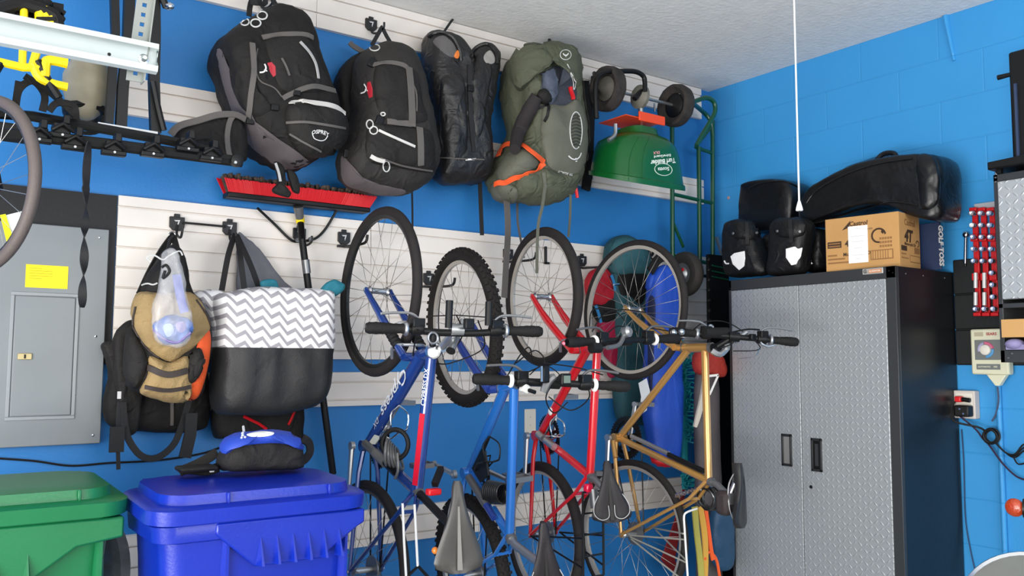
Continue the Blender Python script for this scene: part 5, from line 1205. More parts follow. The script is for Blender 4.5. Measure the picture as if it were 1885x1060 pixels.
for k, c in enumerate((wl, wr_)):
    mb = MB().lathe([(.066, -.012), (.095, -.034), (.110, -.028), (.115, 0), (.110, .028), (.095, .034), (.066, .012)], c, axd, 36, 'loop').wrinkle(.002, 70); w_ = mb.build('wheel', TYD, sp)
    mb = MB().lathe([(.012, -.03), (.05, -.018), (.062, -.012), (.064, .014), (.05, .018), (.012, .03)], c, axd, 28); mb.build('hub', M('hub_grey', '#55534c', .6, var=.2, vs=20) if k == 0 else BPL, w_)
MB().tube([wl, wr_+V((.03, 0, 0))], .008, 10).build('axle', ALU, sp)
gc = at(1179, 186, y=3.2); gc.z = zax; gc.y = 3.2
MB().lathe([(.014, -.04), (.038, -.034), (.062, -.012), (.062, .006), (.038, .02), (.014, .03)], gc, axd, 24).build('gearbox', M('gear_grey', '#6b6a60', .6, var=.15, vs=20), sp)
MB().tube([gc, V((gc.x+.005, 3.2, zt))], .014, 10).build('shaft', ALU, sp)
pz = at(1185, 222, y=3.2).z
MB().lathe([(.075, 0), (.078, .004), (.03, .008)], (gc.x-.005, 3.2, pz-.004), (0, 0, 1), 28).build('spinner', GREYM, sp)
mb = MB(); mb.bb((at(1152, 228, y=3.1).x, 3.10, pz-.030), (at(1220, 228, y=3.1).x, 3.30, pz-.025)); mb.bb((at(1176, 228, y=3.1).x, 3.094, pz-.042), (at(1223, 228, y=3.1).x, 3.104, pz+.004)); mb.build('gate_plate', M('orange_plastic', '#e3481c', .4), sp, bev=.004, label='orange plate')
MB().tube(smooth_pts([at(x, y, y=3.14) for x, y in ((1098, 218), (1096, 165), (1100, 143), (1116, 133), (1145, 131), (1170, 132), (1184, 140), (1187, 152), (1187, 168))], 36), .0125, 10).build('handle', BPL, sp)
mb = MB().tube(smooth_pts([at(x, y, y=3.17) for x, y in ((1187, 165), (1178, 170), (1168, 182))], 8), .014, 8); mb.build('handle_socket', BPL, sp)
MB().tube(smooth_pts([at(1133, 228, y=3.12), at(1132, 248, y=3.12), at(1120, 258, y=3.12)], 8), .010, 8).build('bracket', ALU, sp)
MB().tube([at(1205, 190, y=3.2), at(1205, 206, y=3.2)], .005, 8).build('pin', CHR, sp)
MB().tube([at(1094, 135, y=3.44), at(1098, 160, y=3.3), at(1098, 180, y=3.16)], .012, 8).build('hanger_arm', STEELK, sp)
MB().beam(at(1093, 140, y=3.48), at(1086, 330, y=3.48), .02, .02, (0, 1, 0)).build('side_bar', STEELK, sp)

# ============================================================ green hand truck on the wall
HTG = M('dark_green_paint', '#0c4a30', .35, coat=.3)
ht = thing('hand_truck', 'dark green hand truck hanging on the back wall beside the spreader', 'hand truck', at(1275, 600, y=3.4))
F = yat(3.40); G_ = yat(3.22)
mb = MB(); rr = .013
mb.tube([F((1237, 215)), F((1238, 470)), F((1240, 600))], rr, 10); mb.tube([F((1312, 222)), F((1312, 470)), F((1313, 600))], rr, 10); mb.tube([F((1286, 270)), F((1287, 350)), F((1288, 480))], rr, 10)
for y0_, y1_ in ((357, 374), (470, 486)): mb.tube([F((1238, y0_)), F((1312, y1_))], .011, 8)
mb.tube([F((1283, 272)), F((1312, 282))], .011, 8)
mb.tube(smooth_pts([G_((1262, 190)), G_((1280, 186)), G_((1300, 180)), G_((1314, 188)), G_((1316, 206)), G_((1306, 226)), G_((1294, 246)), G_((1282, 268))], 32), rr, 10)
mb.tube(smooth_pts([G_((1272, 188)), F((1292, 204)), F((1308, 222)), F((1312, 250))], 12), rr, 10)
mb.tube([F((1240, 412)), F((1258, 455))], .009, 8)
mb.tube([F((1280, 272)), F((1312, 230))], .009, 8)
mb.build('frame', HTG, ht)
MB().tube([G_((1262, 190)), G_((1274, 189))], .015, 10).build('grip', BPL, ht)
cw = at(1252, 504, y=3.35)
for k, off in enumerate((0,)):
    c = cw+V((off, .0, 0)); mb = MB().lathe([(.062, -.025), (.085, -.036), (.110, -.034), (.122, -.018), (.126, 0), (.122, .018), (.110, .034), (.085, .036), (.062, .025)], c+V((.035, 0, 0)), (1, .0, 0), 40, 'loop'); wq = mb.build('wheel', M('worn_tyre', '#35312e', .75, bump=.15, bs=80), ht)
    mb = MB().lathe([(.012, -.04), (.03, -.034), (.04, -.022), (.062, -.02), (.066, .0), (.062, .02), (.02, .03)], c+V((.035, 0, 0)), (1, 0, 0), 28); mb.build('hub', ALU, wq)
MB().ball(cw+V((-.003, -.02, .022)), (.003, .012, .010), 8, 6).build('red_cap', REDP, ht)
MB().tube([cw+V((.0, 0, 0)), cw+V((.30, 0, 0))], .009, 8).build('axle', STEELK, ht)
MB().beam(cw+V((.1, 0, 0)), F((1275, 470)), .02, .02).build('axle_bracket', HTG, ht)
# black ribbed board between the hand truck and the cabinet
rb_ = thing('ribbed_board', 'black ribbed board standing between the hand truck wheels and the cabinet', 'board', V((at(1320, 640, y=3.2).x, 3.2, 0)))
a, c2 = at(1302, 468, y=3.20), at(1340, 640, y=3.20); mb = MB().bb((a.x, 3.19, 0), (a.x+.16, 3.21, a.z)); mb.build('board', BPL, rb_)
for i in range(9): MB().ball((a.x, 3.19, a.z-.03-.055*i), (.010, .010, .012), 8, 6).build('knob', BPL, rb_)
for i in range(3): MB().tube([V((a.x+.02, 3.185, a.z-.06-.03*i)), V((a.x+.15, 3.185, a.z-.07-.03*i))], .004, 6).build('rib', M('dark_green_paint', ''), rb_)

# ============================================================ bags and bits behind the gold bicycle
tq = thing('duffel_bag', 'long dark teal bag with red pouches hanging behind the gold bicycle front wheel', 'bag', at(1165, 780, y=3.42))
TL = M('dark_teal_fabric', '#235058', .75, bump=.3, bs=180, var=.15, vs=9)
mb = puffy([(1118, 470), (1122, 445), (1140, 434), (1165, 436), (1185, 455), (1192, 490), (1190, 560), (1192, 640), (1210, 680), (1215, 730), (1205, 775), (1170, 782), (1140, 770), (1132, 700), (1126, 620), (1122, 540)], yat(3.44), (0, -1, 0), .05, .06, wr=(.008, 12), seed=4); btq = mb.bvh(); mb.build('body', TL, tq)
patch('top_flap', btq, [(1120, 475), (1128, 448), (1150, 438), (1178, 450), (1190, 480), (1188, 502), (1150, 506), (1122, 500)], .004, .025, M('mid_teal_fabric', '#33646c', .75, bump=.3, bs=180), tq, wr=(.006, 18))
patch('dark_panel', btq, [(1140, 505), (1186, 500), (1188, 540), (1178, 560), (1160, 545), (1142, 540)], .003, .008, BLK, tq)
mb = puffy([(1078, 520), (1090, 500), (1110, 494), (1126, 510), (1130, 540), (1124, 555), (1095, 562), (1084, 545)], yat(3.44), (0, -1, 0), .03, .035, wr=(.008, 16), n=40); mb.build('red_pouch', M('crimson_fabric', '#b01226', .7, bump=.3, bs=150), tq, label='crimson pouch')
mb = puffy([(1092, 560), (1128, 548), (1136, 575), (1130, 592), (1104, 594)], yat(3.44), (0, -1, 0), .03, .03, n=36); mb.build('black_pouch', BLK, tq)
mb = puffy([(1104, 590), (1130, 582), (1140, 610), (1136, 650), (1132, 690), (1120, 690), (1116, 640), (1106, 612)], yat(3.44), (0, -1, 0), .025, .03, n=40); mb.build('lower_pouch', M('raspberry_fabric', '#a5123f', .7, bump=.3, bs=150), tq, label='raspberry red lower pouch')
for pts in (((1096, 562), (1102, 578), (1106, 594)), ((1125, 506), (1130, 520), (1132, 535))): MB().ribbon(smooth_pts([at(x, y, y=3.395) for x, y in pts], 8), .018, .003, (0, -1, 0)).build('blue_strap', M('sky_blue_strap', '#2b7fb8', .6), tq)
MB().tube([at(1130, 524, y=3.3), at(1140, 523, y=3.3)], .005, 6).build('carabiner', CHR, tq)
MB().tube(smooth_pts([at(x, y, y=3.42) for x, y in ((1088, 545), (1090, 600), (1096, 630), (1108, 640))], 14), .004, 6).build('loose_cord', TL, tq)

bb_ = thing('carry_bag', 'long bright blue carry bag hanging right of the dark teal bag', 'bag', at(1225, 855, y=3.16))
BLU2 = M('bright_blue_nylon', '#1446ae', .55, bump=.25, bs=150, var=.08, vs=6)
mb = puffy([(1200, 520), (1212, 494), (1228, 490), (1240, 510), (1246, 560), (1248, 640), (1252, 720), (1250, 800), (1246, 848), (1225, 856), (1205, 845), (1194, 790), (1192, 700), (1196, 600)], yat(3.16), (0, -1, 0), .05, .05, wr=(.006, 10), seed=8); bbb = mb.bvh(); mb.build('body', BLU2, bb_)
patch('dark_side', bbb, [(1193, 560), (1206, 555), (1204, 640), (1200, 720), (1194, 700)], .002, .005, M('navy_nylon', '#0f1c44', .7), bb_)
mb = MB().ribbon(smooth_pts([at(x, y, y=3.15) for x, y in ((1196, 500), (1210, 478), (1228, 474), (1240, 500), (1246, 540))], 16), .05, .01, (0, -1, 0)); mb.build('carry_strap', BLK, bb_)
patch('pocket', bbb, [(1186, 500), (1200, 482), (1206, 500), (1198, 530), (1188, 530)], .003, .01, BLU2, bb_)
patch('end_cap', bbb, [(1190, 842), (1215, 846), (1240, 846), (1240, 858), (1215, 860), (1192, 856)], .006, .01, REDP, bb_, label='red end')
MB().prism([at(x, y, y=3.08) for x, y in ((1175, 705), (1190, 696), (1196, 720), (1190, 755), (1176, 765), (1180, 730))], (0, -.002, 0)).build('paper_tag', M('paper_white', '#d5d7da', .7), bb_, label='white paper tag')
MB().tube([at(1220, 478, y=3.15), at(1218, 466, y=3.3), at(1210, 468, y=3.495)], .006, 6).build('hanging_loop', BLK, bb_)

TEC = M('teal_cord', '#169aa2', .6); tc = thing('rope', 'bundle of teal rope loops hanging between the blue bag and the grey bag', 'rope', at(1265, 905, y=3.30)); rr_ = random.Random(5)
cx_, cz_ = at(1268, 730, y=3.30).x, at(1268, 730, y=3.30).z
mb = MB()
for i in range(46):
    z = at(1268, 650+5.2*i, y=3.30).z if i < 34 else at(1268, 860+3*(i-34), y=3.30).z; s_ = -1 if i % 2 else 1
    if 30 < i < 34: continue
    o = V((cx_-.02+rr_.uniform(-.01, .01), 3.31, z)); tip = o+V((s_*rr_.uniform(.03, .068), rr_.uniform(-.10, .0), rr_.uniform(-.05, .03)))
    mb.tube(smooth_pts([o, o.lerp(tip, .6)+V((0, -.02, .012)), tip, o.lerp(tip, .5)+V((0, -.01, -.018)), o+V((0, 0, -.01))], 14), .0042, 5)
mb.tube([V((cx_-.02, 3.315, at(1268, 645, y=3.3).z)), V((cx_-.02, 3.315, at(1268, 900, y=3.3).z))], .018, 8)
mb.build('rope_loops', TEC, tc); MB().tube([V((cx_-.02, 3.315, at(1268, 648, y=3.3).z)), V((cx_-.02, 3.33, at(1268, 600, y=3.3).z)), V((cx_-.03, 3.5, at(1268, 590, y=3.3).z))], .006, 6).build('hanging_cord', TEC, tc)

gb = thing('upright_bag', 'tall dark grey bag with a rust red top standing beside the cabinet', 'bag', V((at(1304, 900, y=3.06).x, 3.06, 0)))
DGR = M('dark_grey_nylon', '#4c474a', .6, bump=.2, bs=150, var=.12, vs=7)
g0 = at(1304, 1060, y=3.16); zz = at(1304, 690, y=3.06).z; xg = at(1302, 800, y=3.06).x
mb = MB(); rings = []
for i in range(16):
    f = i/15; z = .0+(zz+.02)*f; w = .082 if f > .1 else .07; rings.append([V((xg+.0+w*cos(a)*(1 if f < .97 else .8), 3.06+.05*sin(a), z)) for a in [2*pi*k/20 for k in range(20)]])
mb.loft(rings).wrinkle(.006, 9, 3); mb.build('body', DGR, gb)
mb = puffy([(1284, 650), (1300, 644), (1325, 654), (1334, 672), (1332, 694), (1308, 692), (1284, 684)], yat(3.03), (0, -1, 0), .04, .03, wr=(.005, 16), n=40); mb.build('top_cover', M('rust_red_fabric', '#9c2a20', .75, bump=.3, bs=150), gb, label='rust red top')
MB().ribbon(smooth_pts([at(x, y, y=2.98) for x, y in ((1296, 690), (1292, 730), (1284, 765), (1278, 786))], 14), [.016+.012*sin(pi*i/13) for i in range(14)], .012, (-.3, -1, 0)).build('pale_strip', M('off_white_fabric', '#b9b2a8', .75), gb, label='off-white curved strip')
mb = MB(); q = [at(x, y, y=2.985) for x, y in ((1304, 692), (1322, 690), (1306, 726))]
mb.ribbon([q[0], q[1]], .012, .003, (0, -1, 0)); mb.ribbon([q[1], q[2]], .012, .003, (0, -1, 0)); mb.build('printed_mark', WHITE, gb, label='white angular mark')
mb = puffy([(1316, 935), (1340, 925), (1348, 960), (1346, 1040), (1320, 1044), (1310, 990)], yat(2.96), (0, -1, 0), .03, .03, n=40, wr=(.006, 14)); o = mb.build('stuff_sack', M('steel_blue_nylon', '#1d4668', .5, bump=.3, bs=60)); tag(o, 'small steel blue sack low against the dark side of the cabinet', 'bag')
wb = thing('webbing_bundle', 'yellow and orange webbing hanging below the gold bicycle saddle', 'strap', at(1292, 1075, y=2.75))
for pts, mt, w in ((((1278, 932), (1282, 980), (1288, 1030), (1292, 1075)), M('olive_yellow', '#a8a04a', .7), .03), (((1288, 932), (1296, 980), (1298, 1030), (1296, 1075)), M('tan_yellow', '#c9983c', .7), .03), (((1298, 936), (1304, 980), (1308, 1010), (1312, 1030)), M('orange_cord', '#e2571e', .6), .02), (((1296, 1030), (1305, 1015), (1318, 1030), (1324, 1060), (1330, 1085)), M('orange_cord', ''), .012)):
    MB().ribbon(smooth_pts([at(x, y, y=2.72) for x, y in pts], 16), w, .006, (-.2, -1, 0)).build('webbing', mt, wb)
mb = MB().prism([at(x, y, y=3.40) for x, y in ((1262, 880), (1252, 960), (1240, 1030), (1256, 1075), (1216, 1030), (1240, 960))], (0, -.01, 0))  # dim red reflection put in as a flat red sheet
tag(mb.build('red_reflection', M('dull_red_reflection', '#8e2428', .7, bump=.2, bs=100)), 'dim red reflection made as a flat sheet on the wall behind the gold bicycle rear wheel', 'reflection')
# blank outlet plate
c = at(975, 775, y=YB); ol = thing('outlet_cover', 'white cover plate on the blue wall between the blue and red bicycles', 'outlet', c)
MB().bb(c+V((-.035, -.007, -.06)), c+V((.035, -.0005, .06))).build('plate', M('ivory_plastic', '#ddd8cc', .4), ol, bev=.003)
for dz in (-.02, .02): MB().lathe([(.003, 0), (.002, .0015)], c+V((0, -.007, dz)), (0, -1, 0), 8).build('screw', ALU, ol)
# ============================================================ tall cabinet against the right wall
def diamond(name, h, uax, cell=.0165):
    mt = M(name, h, .38, .4); k = NT(mt); g = k.n('ShaderNodeNewGeometry'); p = k.n('ShaderNodeSeparateXYZ'); k.nt.links.new(g.outputs['Position'], p.inputs[0])
    U, Zz = p.outputs[uax], p.outputs[2]
    # two crossed families of raised lozenges
    u = k.m('DIVIDE', k.m('ADD', U, 20), cell); v = k.m('DIVIDE', k.m('ADD', Zz, 20), cell)
    par = k.m('MODULO', k.m('ADD', k.m('FLOOR', u), k.m('FLOOR', v)), 2.0)
    fu = k.m('SUBTRACT', k.m('FRACT', u), .5); fv = k.m('SUBTRACT', k.m('FRACT', v), .5)
    s = k.m('SUBTRACT', k.m('MULTIPLY', par, 2.0), 1.0); fu = k.m('MULTIPLY', fu, s)
    a = k.m('DIVIDE', k.m('ADD', fu, fv), .66); b = k.m('DIVIDE', k.m('SUBTRACT', fu, fv), .22)
    d = k.m('ADD', k.m('MULTIPLY', a, a), k.m('MULTIPLY', b, b)); hgt = k.m('MAXIMUM', k.m('SUBTRACT', 1.0, d), 0.0)
    k.nt.links.new(k.bump(hgt, .7, .0022), k.b.inputs['Normal']); return mt
DIA = diamond('diamond_plate', '#a6abae', 1, .026)
FRM = M('cabinet_frame', '#3a3c3e', .4, .3); CSD = M('cabinet_black', '#101318', .35, spec=.5, bump=.05, bs=60)
cx0, cx1, cy0, cy1, cz1 = 3.5, XR-.006, 2.068, 2.978, 1.831
cb_ = thing('tall_cabinet', 'tall steel cabinet with grey diamond-plate doors against the right wall', 'cabinet', ((cx0+cx1)/2, (cy0+cy1)/2, 0))
MB().bb((cx0+.02, cy0, .08), (cx1, cy1, cz1)).build('body', CSD, cb_, bev=.003)
mb = MB(); mb.bb((cx0, cy0, .08), (cx0+.021, cy0+.045, cz1)); mb.bb((cx0, cy1-.018, .08), (cx0+.021, cy1, cz1)); mb.bb((cx0, cy0, cz1-.052), (cx0+.021, cy1, cz1)); mb.bb((cx0, cy0, .08), (cx0+.021, cy1, .12)); mb.build('front_frame', FRM, cb_, bev=.002)
ym = at(1470, 520, x=cx0).y
for nm, a, b, hy in (('left', ym+.0015, cy1-.019, at(1450, 828, x=cx0).y), ('right', cy0+.046, ym-.0015, at(1505, 837, x=cx0).y)):
    d = MB().bb((cx0-.004, a, .12), (cx0+.018, b, cz1-.053)).build('door', DIA, cb_, bev=.003)
    zh = at(1450, 828, x=cx0).z if nm == 'left' else at(1505, 837, x=cx0).z; hw, hh = .028, .075
    mb = MB()
    for y_, z_, sy, sz in ((hy-hw+.005, zh, .010, hh*2), (hy+hw-.005, zh, .010, hh*2), (hy, zh-hh+.006, hw*2, .012), (hy, zh+hh-.006, hw*2, .012)): mb.box((cx0-.007, y_, z_), (.010, sy, sz))
    hd_ = mb.build('handle', M('handle_dark', '#2c2d2f', .4, .3), d, bev=.002)
    MB().box((cx0-.0035, hy, zh), (.004, hw*2-.012, hh*2-.016)).build('handle_recess', M('handle_recess_lit', '#8d8d8b', .4, .3) if nm == 'left' else BPL, d)  # left recess coloured paler to stand for light falling into it
    if nm == 'right': MB().box((cx0-.006, hy, zh), (.004, .018, hh*2-.05)).build('handle_insert', FRM, d)
q = at(1493, 896, x=cx0-.004); MB().lathe([(.008, 0), (.007, .003)], (cx0-.004, q.y, q.z), (-1, 0, 0), 14).build('lock', BPL, cb_)
q = at(1607, 499, x=cx0); bd = MB().box((cx0-.002, q.y, q.z), (.004, .098, .026)).build('badge', M('badge_silver', '#b9b6b0', .35, .4), cb_, bev=.002)
MB().box((cx0-.0045, q.y-.012, q.z), (.002, .06, .015)).build('badge_print', M('badge_orange', '#c98a5c', .5), bd)
lettering('badge_lettering', 'G', V((cx0-.005, q.y+.035, q.z)), (0, -1, 0), (0, 0, 1), M('badge_dark', '#4a4a4c', .4), cb_, size=.022, bold=.03)
lettering('badge_lettering', 'GLADIATOR', V((cx0-.006, q.y-.012, q.z)), (0, -1, 0), (0, 0, 1), M('badge_pale', '#efe9e2', .4), cb_, width=.052, bold=.02)
for y_, z_ in ((cy0+.012, cz1-.03), (cy0+.03, cz1-.02), (cy1-.008, cz1-.04)): MB().lathe([(.004, 0), (.003, .002)], (cx0, y_, z_), (-1, 0, 0), 8).build('rivet', BPL, cb_)
for x_ in (cx0+.08, cx0+.22, cx0+.40): MB().lathe([(.004, 0), (.003, .002)], (x_, cy0, cz1-.03), (0, -1, 0), 8).build('rivet', GREYM, cb_)
for x_, y_ in ((cx0+.04, cy0+.04), (cx0+.04, cy1-.04), (cx1-.04, cy0+.04), (cx1-.04, cy1-.04)): MB().lathe([(.02, 0), (.02, .01), (.01, .012), (.01, .082)], (x_, y_, 0), (0, 0, 1), 10).build('foot', BPL, cb_)

# ---- on top of it
CARD = M('cardboard', '#b98d56', .85, bump=.1, bs=80, var=.05, vs=6); INK = M('brown_ink', '#3a2617', .8); INK2 = M('pale_ink', '#8b6238', .8)
T0 = cz1+.001
nb, fb, rb = at(1657, 491, z=T0), at(1521, 497, x=3.525), at(1724, 496, z=T0); fb.z = T0
xa = (nb-fb); xa.z = 0; Lw = xa.length; xa.normalize(); xb = V((-xa.y, xa.x, 0)); xb = xb if xb.dot(rb-nb) > 0 else -xb; Ld = (rb-nb).dot(xb); Hb = at(1657, 388, x=nb.x).z-T0
cbx = thing('cardboard_box', 'brown cardboard oil carton with a white paper label on top of the tall cabinet', 'box', (fb+nb+xb*Ld)/2*1.0)
up_ = V((0, 0, 1)); mb = MB(); mb.prism([fb, nb, nb+xb*Ld, fb+xb*Ld], up_*Hb); mb.build('carton', CARD, cbx, bev=.002)
FP = lambda u, v: fb+xa*(Lw*u)+up_*(Hb*v)
RP = lambda u, v: nb+xb*(Ld*u)+up_*(Hb*v)
def quad(name, mt, f, u0, u1, v0, v1, nn, t=.001):
    p = [f(u0, v0), f(u1, v0), f(u1, v1), f(u0, v1)]; return MB().prism([q+nn*.0003 for q in p], nn*t).build(name, mt, cbx)
nf, nr = -xb, xa
lettering('carton_lettering', 'Castrol', FP(.47, .86), xa, up_, INK, cbx, width=Lw*.25, bold=.025, shear=.15)
MB().prism([FP(.24, .76)+nf*.0005, FP(.36, .93)+nf*.0005, FP(.335, .80)+nf*.0005], nf*.0006).build('carton_mark', INK, cbx)
lettering('carton_lettering', '4T', FP(.34, .50), xa, up_, INK, cbx, width=Lw*.13, bold=.05)
lettering('carton_lettering', 'Motorcycle Oil', FP(.45, .30), xa, up_, INK, cbx, width=Lw*.40, bold=.02)
lettering('carton_lettering', '6 QTS', FP(.62, .74), xa, up_, INK, cbx, width=Lw*.07, bold=.02)
quad('carton_print', INK, FP, .03, .225, .44, .56, nf); quad('carton_print', INK2, FP, .045, .21, .51, .535, nf, .0016); quad('carton_print', INK2, FP, .045, .21, .46, .485, nf, .0016)
for i, w in enumerate((.13, .24, .29)): quad('carton_print', INK2, FP, .03, .03+w, .285-i*.07, .315-i*.07, nf)
quad('carton_print', INK2, FP, .62, .92, .16, .34, nf); quad('carton_print', CARD, FP, .635, .905, .18, .32, nf, .0016)
for i in range(7): quad('carton_print', INK2, FP, .65+.033*i, .66+.033*i, .18, .32, nf, .0022)
for i in range(3):
    for j in range(5): quad('carton_print', INK2, FP, .745+.034*j, .77+.034*j, .38+.07*i, .42+.07*i, nf)
mb = MB(); o = FP(.735, .60); mb.torus(o+nf*.0003, nf, .030, .004, 24, 6, a0=.9, a1=5.6); mb.build('carton_symbol', INK, cbx)
MB().prism([FP(.78, .70)+nf*.0005, FP(.81, .66)+nf*.0005, FP(.79, .62)+nf*.0005, FP(.765, .66)+nf*.0005], nf*.0008).build('carton_symbol', INK, cbx)
pl = quad('paper_label', M('label_paper', '#f4f3f0', .6), FP, .325, .59, .13, .815, nf, .0022)
for v, w in ((.76, .10), (.62, .2), (.52, .17), (.40, .1), (.27, .17), (.2, .06)): quad('label_print', M('label_ink', '#c9c7c8', .7), FP, .455-w/2, .455+w/2, v, v+.012, nf, .0026)
lettering('carton_lettering', 'Castrol', RP(.50, .83), xb, up_, INK2, cbx, width=Ld*.50, bold=.02)
lettering('carton_lettering', '4T', RP(.45, .58), xb, up_, INK, cbx, width=Ld*.42, bold=.05, shear=.2)
lettering('carton_lettering', 'Motorcycle Oil', RP(.5, .44), xb, up_, INK, cbx, width=Ld*.52, bold=.02)
MB().torus(RP(.86, .48)+nr*.0003, nr, .014, .0025, 16, 6, a0=.9, a1=5.4).build('carton_symbol', INK, cbx)
quad('carton_print', INK, RP, .08, .34, .31, .40, nr); quad('carton_print', INK2, RP, .70, .95, .29, .40, nr); quad('carton_print', INK2, RP, .08, .3, .24, .265, nr); quad('carton_print', INK2, RP, .08, .4, .17, .19, nr); quad('carton_print', INK2, RP, .48, .97, .12, .25, nr); quad('carton_print', CARD, RP, .50, .95, .135, .235, nr, .0016)

ga, gb2 = at(1726, 495, z=T0), at(1759, 494, z=T0); hg = at(1740, 400, y=ga.y).z-T0
gx = thing('game_box', 'navy blue game box standing on end between the carton and the wall', 'box', V(((ga.x+gb2.x)/2, ga.y+.16, T0)))
hg -= .025; gx0, gx1 = ga.x+.03, min(gb2.x, XR-.004)
MB().bb((gx0, ga.y, T0), (gx1, ga.y+.34, T0+hg)).build('box', M('navy_card', '#16284a', .5, var=.06, vs=6), gx, bev=.002)
lettering('box_lettering', 'GOLF TOSS', V((gx0+(gx1-gx0)*.36, ga.y, T0+hg*.5)), (0, 0, -1), (1, 0, 0), WHITE, gx, width=hg*.86, bold=.045, hfac=1.45)
MB().bb((gx0+(gx1-gx0)*.74, ga.y-.001, T0+hg*.38), (gx0+(gx1-gx0)*.84, ga.y, T0+hg*.66)).build('pale_strip', M('pale_print', ''), gx)

LEA = M('black_leather', '#0e0e10', .33, spec=.45, bump=.12, bs=40, var=.1, vs=8, fold=.15)
sb = thing('saddlebag', 'long black leather saddlebag lying aslant on top of the carton', 'bag', at(1610, 390, x=3.71))
mb = puffy([(1478, 398), (1482, 372), (1500, 348), (1550, 318), (1610, 296), (1670, 286), (1722, 286), (1738, 304), (1740, 350), (1738, 402), (1700, 402), (1664, 386), (1625, 378), (1570, 388), (1520, 406), (1492, 416)], xat(3.71), (-1, 0, 0), .17, .07, wr=(.007, 7), seed=3, n=88, prof=[(.8, -1), (.93, -.98), (.985, -.8), (1, -.4), (1, 0), (1, .4), (.975, .75), (.93, .92), (.84, .99), (.6, 1.03), (.35, 1.05), (.12, 1.06)]); bsb = mb.bvh(); mb.build('body', LEA, sb)
cord('piping', bsb, [(1485, 374), (1505, 350), (1555, 322), (1615, 302), (1680, 292)], .004, LEA, sb); cord('piping', bsb, [(1488, 412), (1530, 402), (1580, 386), (1640, 372), (1690, 378)], .004, LEA, sb)
strap('end_strap', bsb, [(1692, 290), (1700, 330), (1702, 384)], .05, LEA, sb); strap('end_strap', bsb, [(1712, 292), (1718, 330), (1714, 376)], .03, LEA, sb)
patch('end_flap', bsb, [(1690, 290), (1718, 288), (1728, 320), (1726, 372), (1700, 385), (1692, 340)], .003, .02, LEA, sb, wr=(.006, 18))
pts = [at(x, y, x=3.75) for x, y in ((1548, 326), (1556, 314), (1584, 304), (1620, 293), (1636, 296))]; MB().ribbon(smooth_pts(pts, 16), .05, .012, (-.5, 0, 1)).build('carry_strap', LEA, sb)
c = at(1563, 316, x=3.66); MB().box(c, (.03, .045, .016)).build('buckle', CHR, sb, bev=.004)
c = at(1633, 290, x=3.73); MB().tube(smooth_pts([c+V((0, .06, -.01)), c+V((0, .02, .02)), c+V((0, -.03, .015)), c+V((0, -.05, -.01))], 12), .012, 8).build('carry_handle', LEA, sb)
lc = thing('leather_case', 'black leather case with flat top standing behind the two pannier bags', 'case', at(1425, 410, x=3.81))
mb = puffy([(1377, 352), (1382, 339), (1410, 333), (1440, 331), (1464, 336), (1476, 356), (1476, 400), (1470, 425), (1430, 428), (1380, 425), (1375, 390)], xat(3.81), (-1, 0, 0), .12, .09, wr=(.005, 8), n=64, prof=[(.8, -1), (.95, -.98), (1, -.7), (1, 0), (1, .5), (.97, .8), (.9, .95), (.7, 1.02), (.4, 1.05), (.12, 1.06)]); blc = mb.bvh(); mb.build('body', LEA, lc)
cord('seam', blc, [(1378, 348), (1400, 338), (1440, 334), (1470, 344)], .004, LEA, lc)
l, nn = hit(blc, 1436, 402); MB().lathe([(.006, 0), (.004, .004)], l, nn, 10).build('stud', CHR, lc)
PAN = M('pannier_black', '#141415', .48, spec=.35, bump=.2, bs=120, var=.1, fold=.7)
RFL = M('reflector_white', '#f6f6f6', .3, spec=.8)
def pannier(label, o, hexa, curl, seed, loc):
    t = thing('pannier_bag', label, 'pannier', at(*loc, x=3.57), 'panniers on the tall cabinet')
    mb = puffy(o, xat(3.575), (-1, 0, 0), .055, .06, wr=(.006, 10), seed=seed, n=64); b = Skin(mb.bvh()); mb.build("body", PAN, t)
    cx_ = sum(p[0] for p in hexa)/len(hexa); patch('reflector', b, hexa, .002, .002, RFL, t, sm=False, label='white reflector patch')
    cord('reflector_arc', b, curl, .004, RFL, t)
    x0 = min(p[0] for p in o); x1 = max(p[0] for p in o); y0 = min(p[1] for p in o)
    patch('flap', b, [(x0+6, y0+8), ((x0+x1)/2, y0+3), (x1-10, y0+10), (x1-14, y0+32), ((x0+x1)/2, y0+38), (x0+10, y0+30)], .003, .015, PAN, t, wr=(.006, 20), seed=seed)
    for fx in (.22, .72):
        l, nn = hit(b, x0+(x1-x0)*fx, y0+26); MB().lathe([(.008, 0), (.006, .004)], l+nn*.012, nn, 10).build('stud', GREYM, t)
    strap('strap', b, [(x0+(x1-x0)*.5, y0+6), (x0+(x1-x0)*.52, y0+24), (x0+(x1-x0)*.54, y0+46)], .02, WEBK, t)
    return t
pannier('black pannier with a white reflector, left one on the cabinet', [(1337, 420), (1345, 407), (1368, 404), (1385, 418), (1395, 440), (1405, 470), (1412, 498), (1400, 507), (1365, 510), (1340, 505), (1336, 470)], [(1345, 472), (1352, 466), (1371, 462), (1372, 476), (1370, 490), (1361, 497), (1349, 486)], [(1334, 480), (1337, 485), (1342, 485)], 3, (1372, 508))
pannier('black pannier with a white reflector, right one beside the carton', [(1424, 415), (1440, 404), (1475, 400), (1492, 412), (1490, 440), (1484, 470), (1480, 500), (1450, 506), (1418, 506), (1420, 470)], [(1447, 458), (1462, 454), (1477, 456), (1474, 472), (1466, 486), (1457, 488), (1447, 474)], [(1505, 478), (1509, 485), (1518, 487)], 7, (1455, 505))
mb = puffy([(1482, 430), (1500, 420), (1518, 430), (1519, 480), (1515, 497), (1490, 500), (1482, 470)], xat(3.72), (-1, 0, 0), .08, .05, wr=(.005, 12), n=40); o = mb.build('stuff_sack', PAN); tag(o, 'small black sack squeezed between the right pannier and the carton', 'bag')
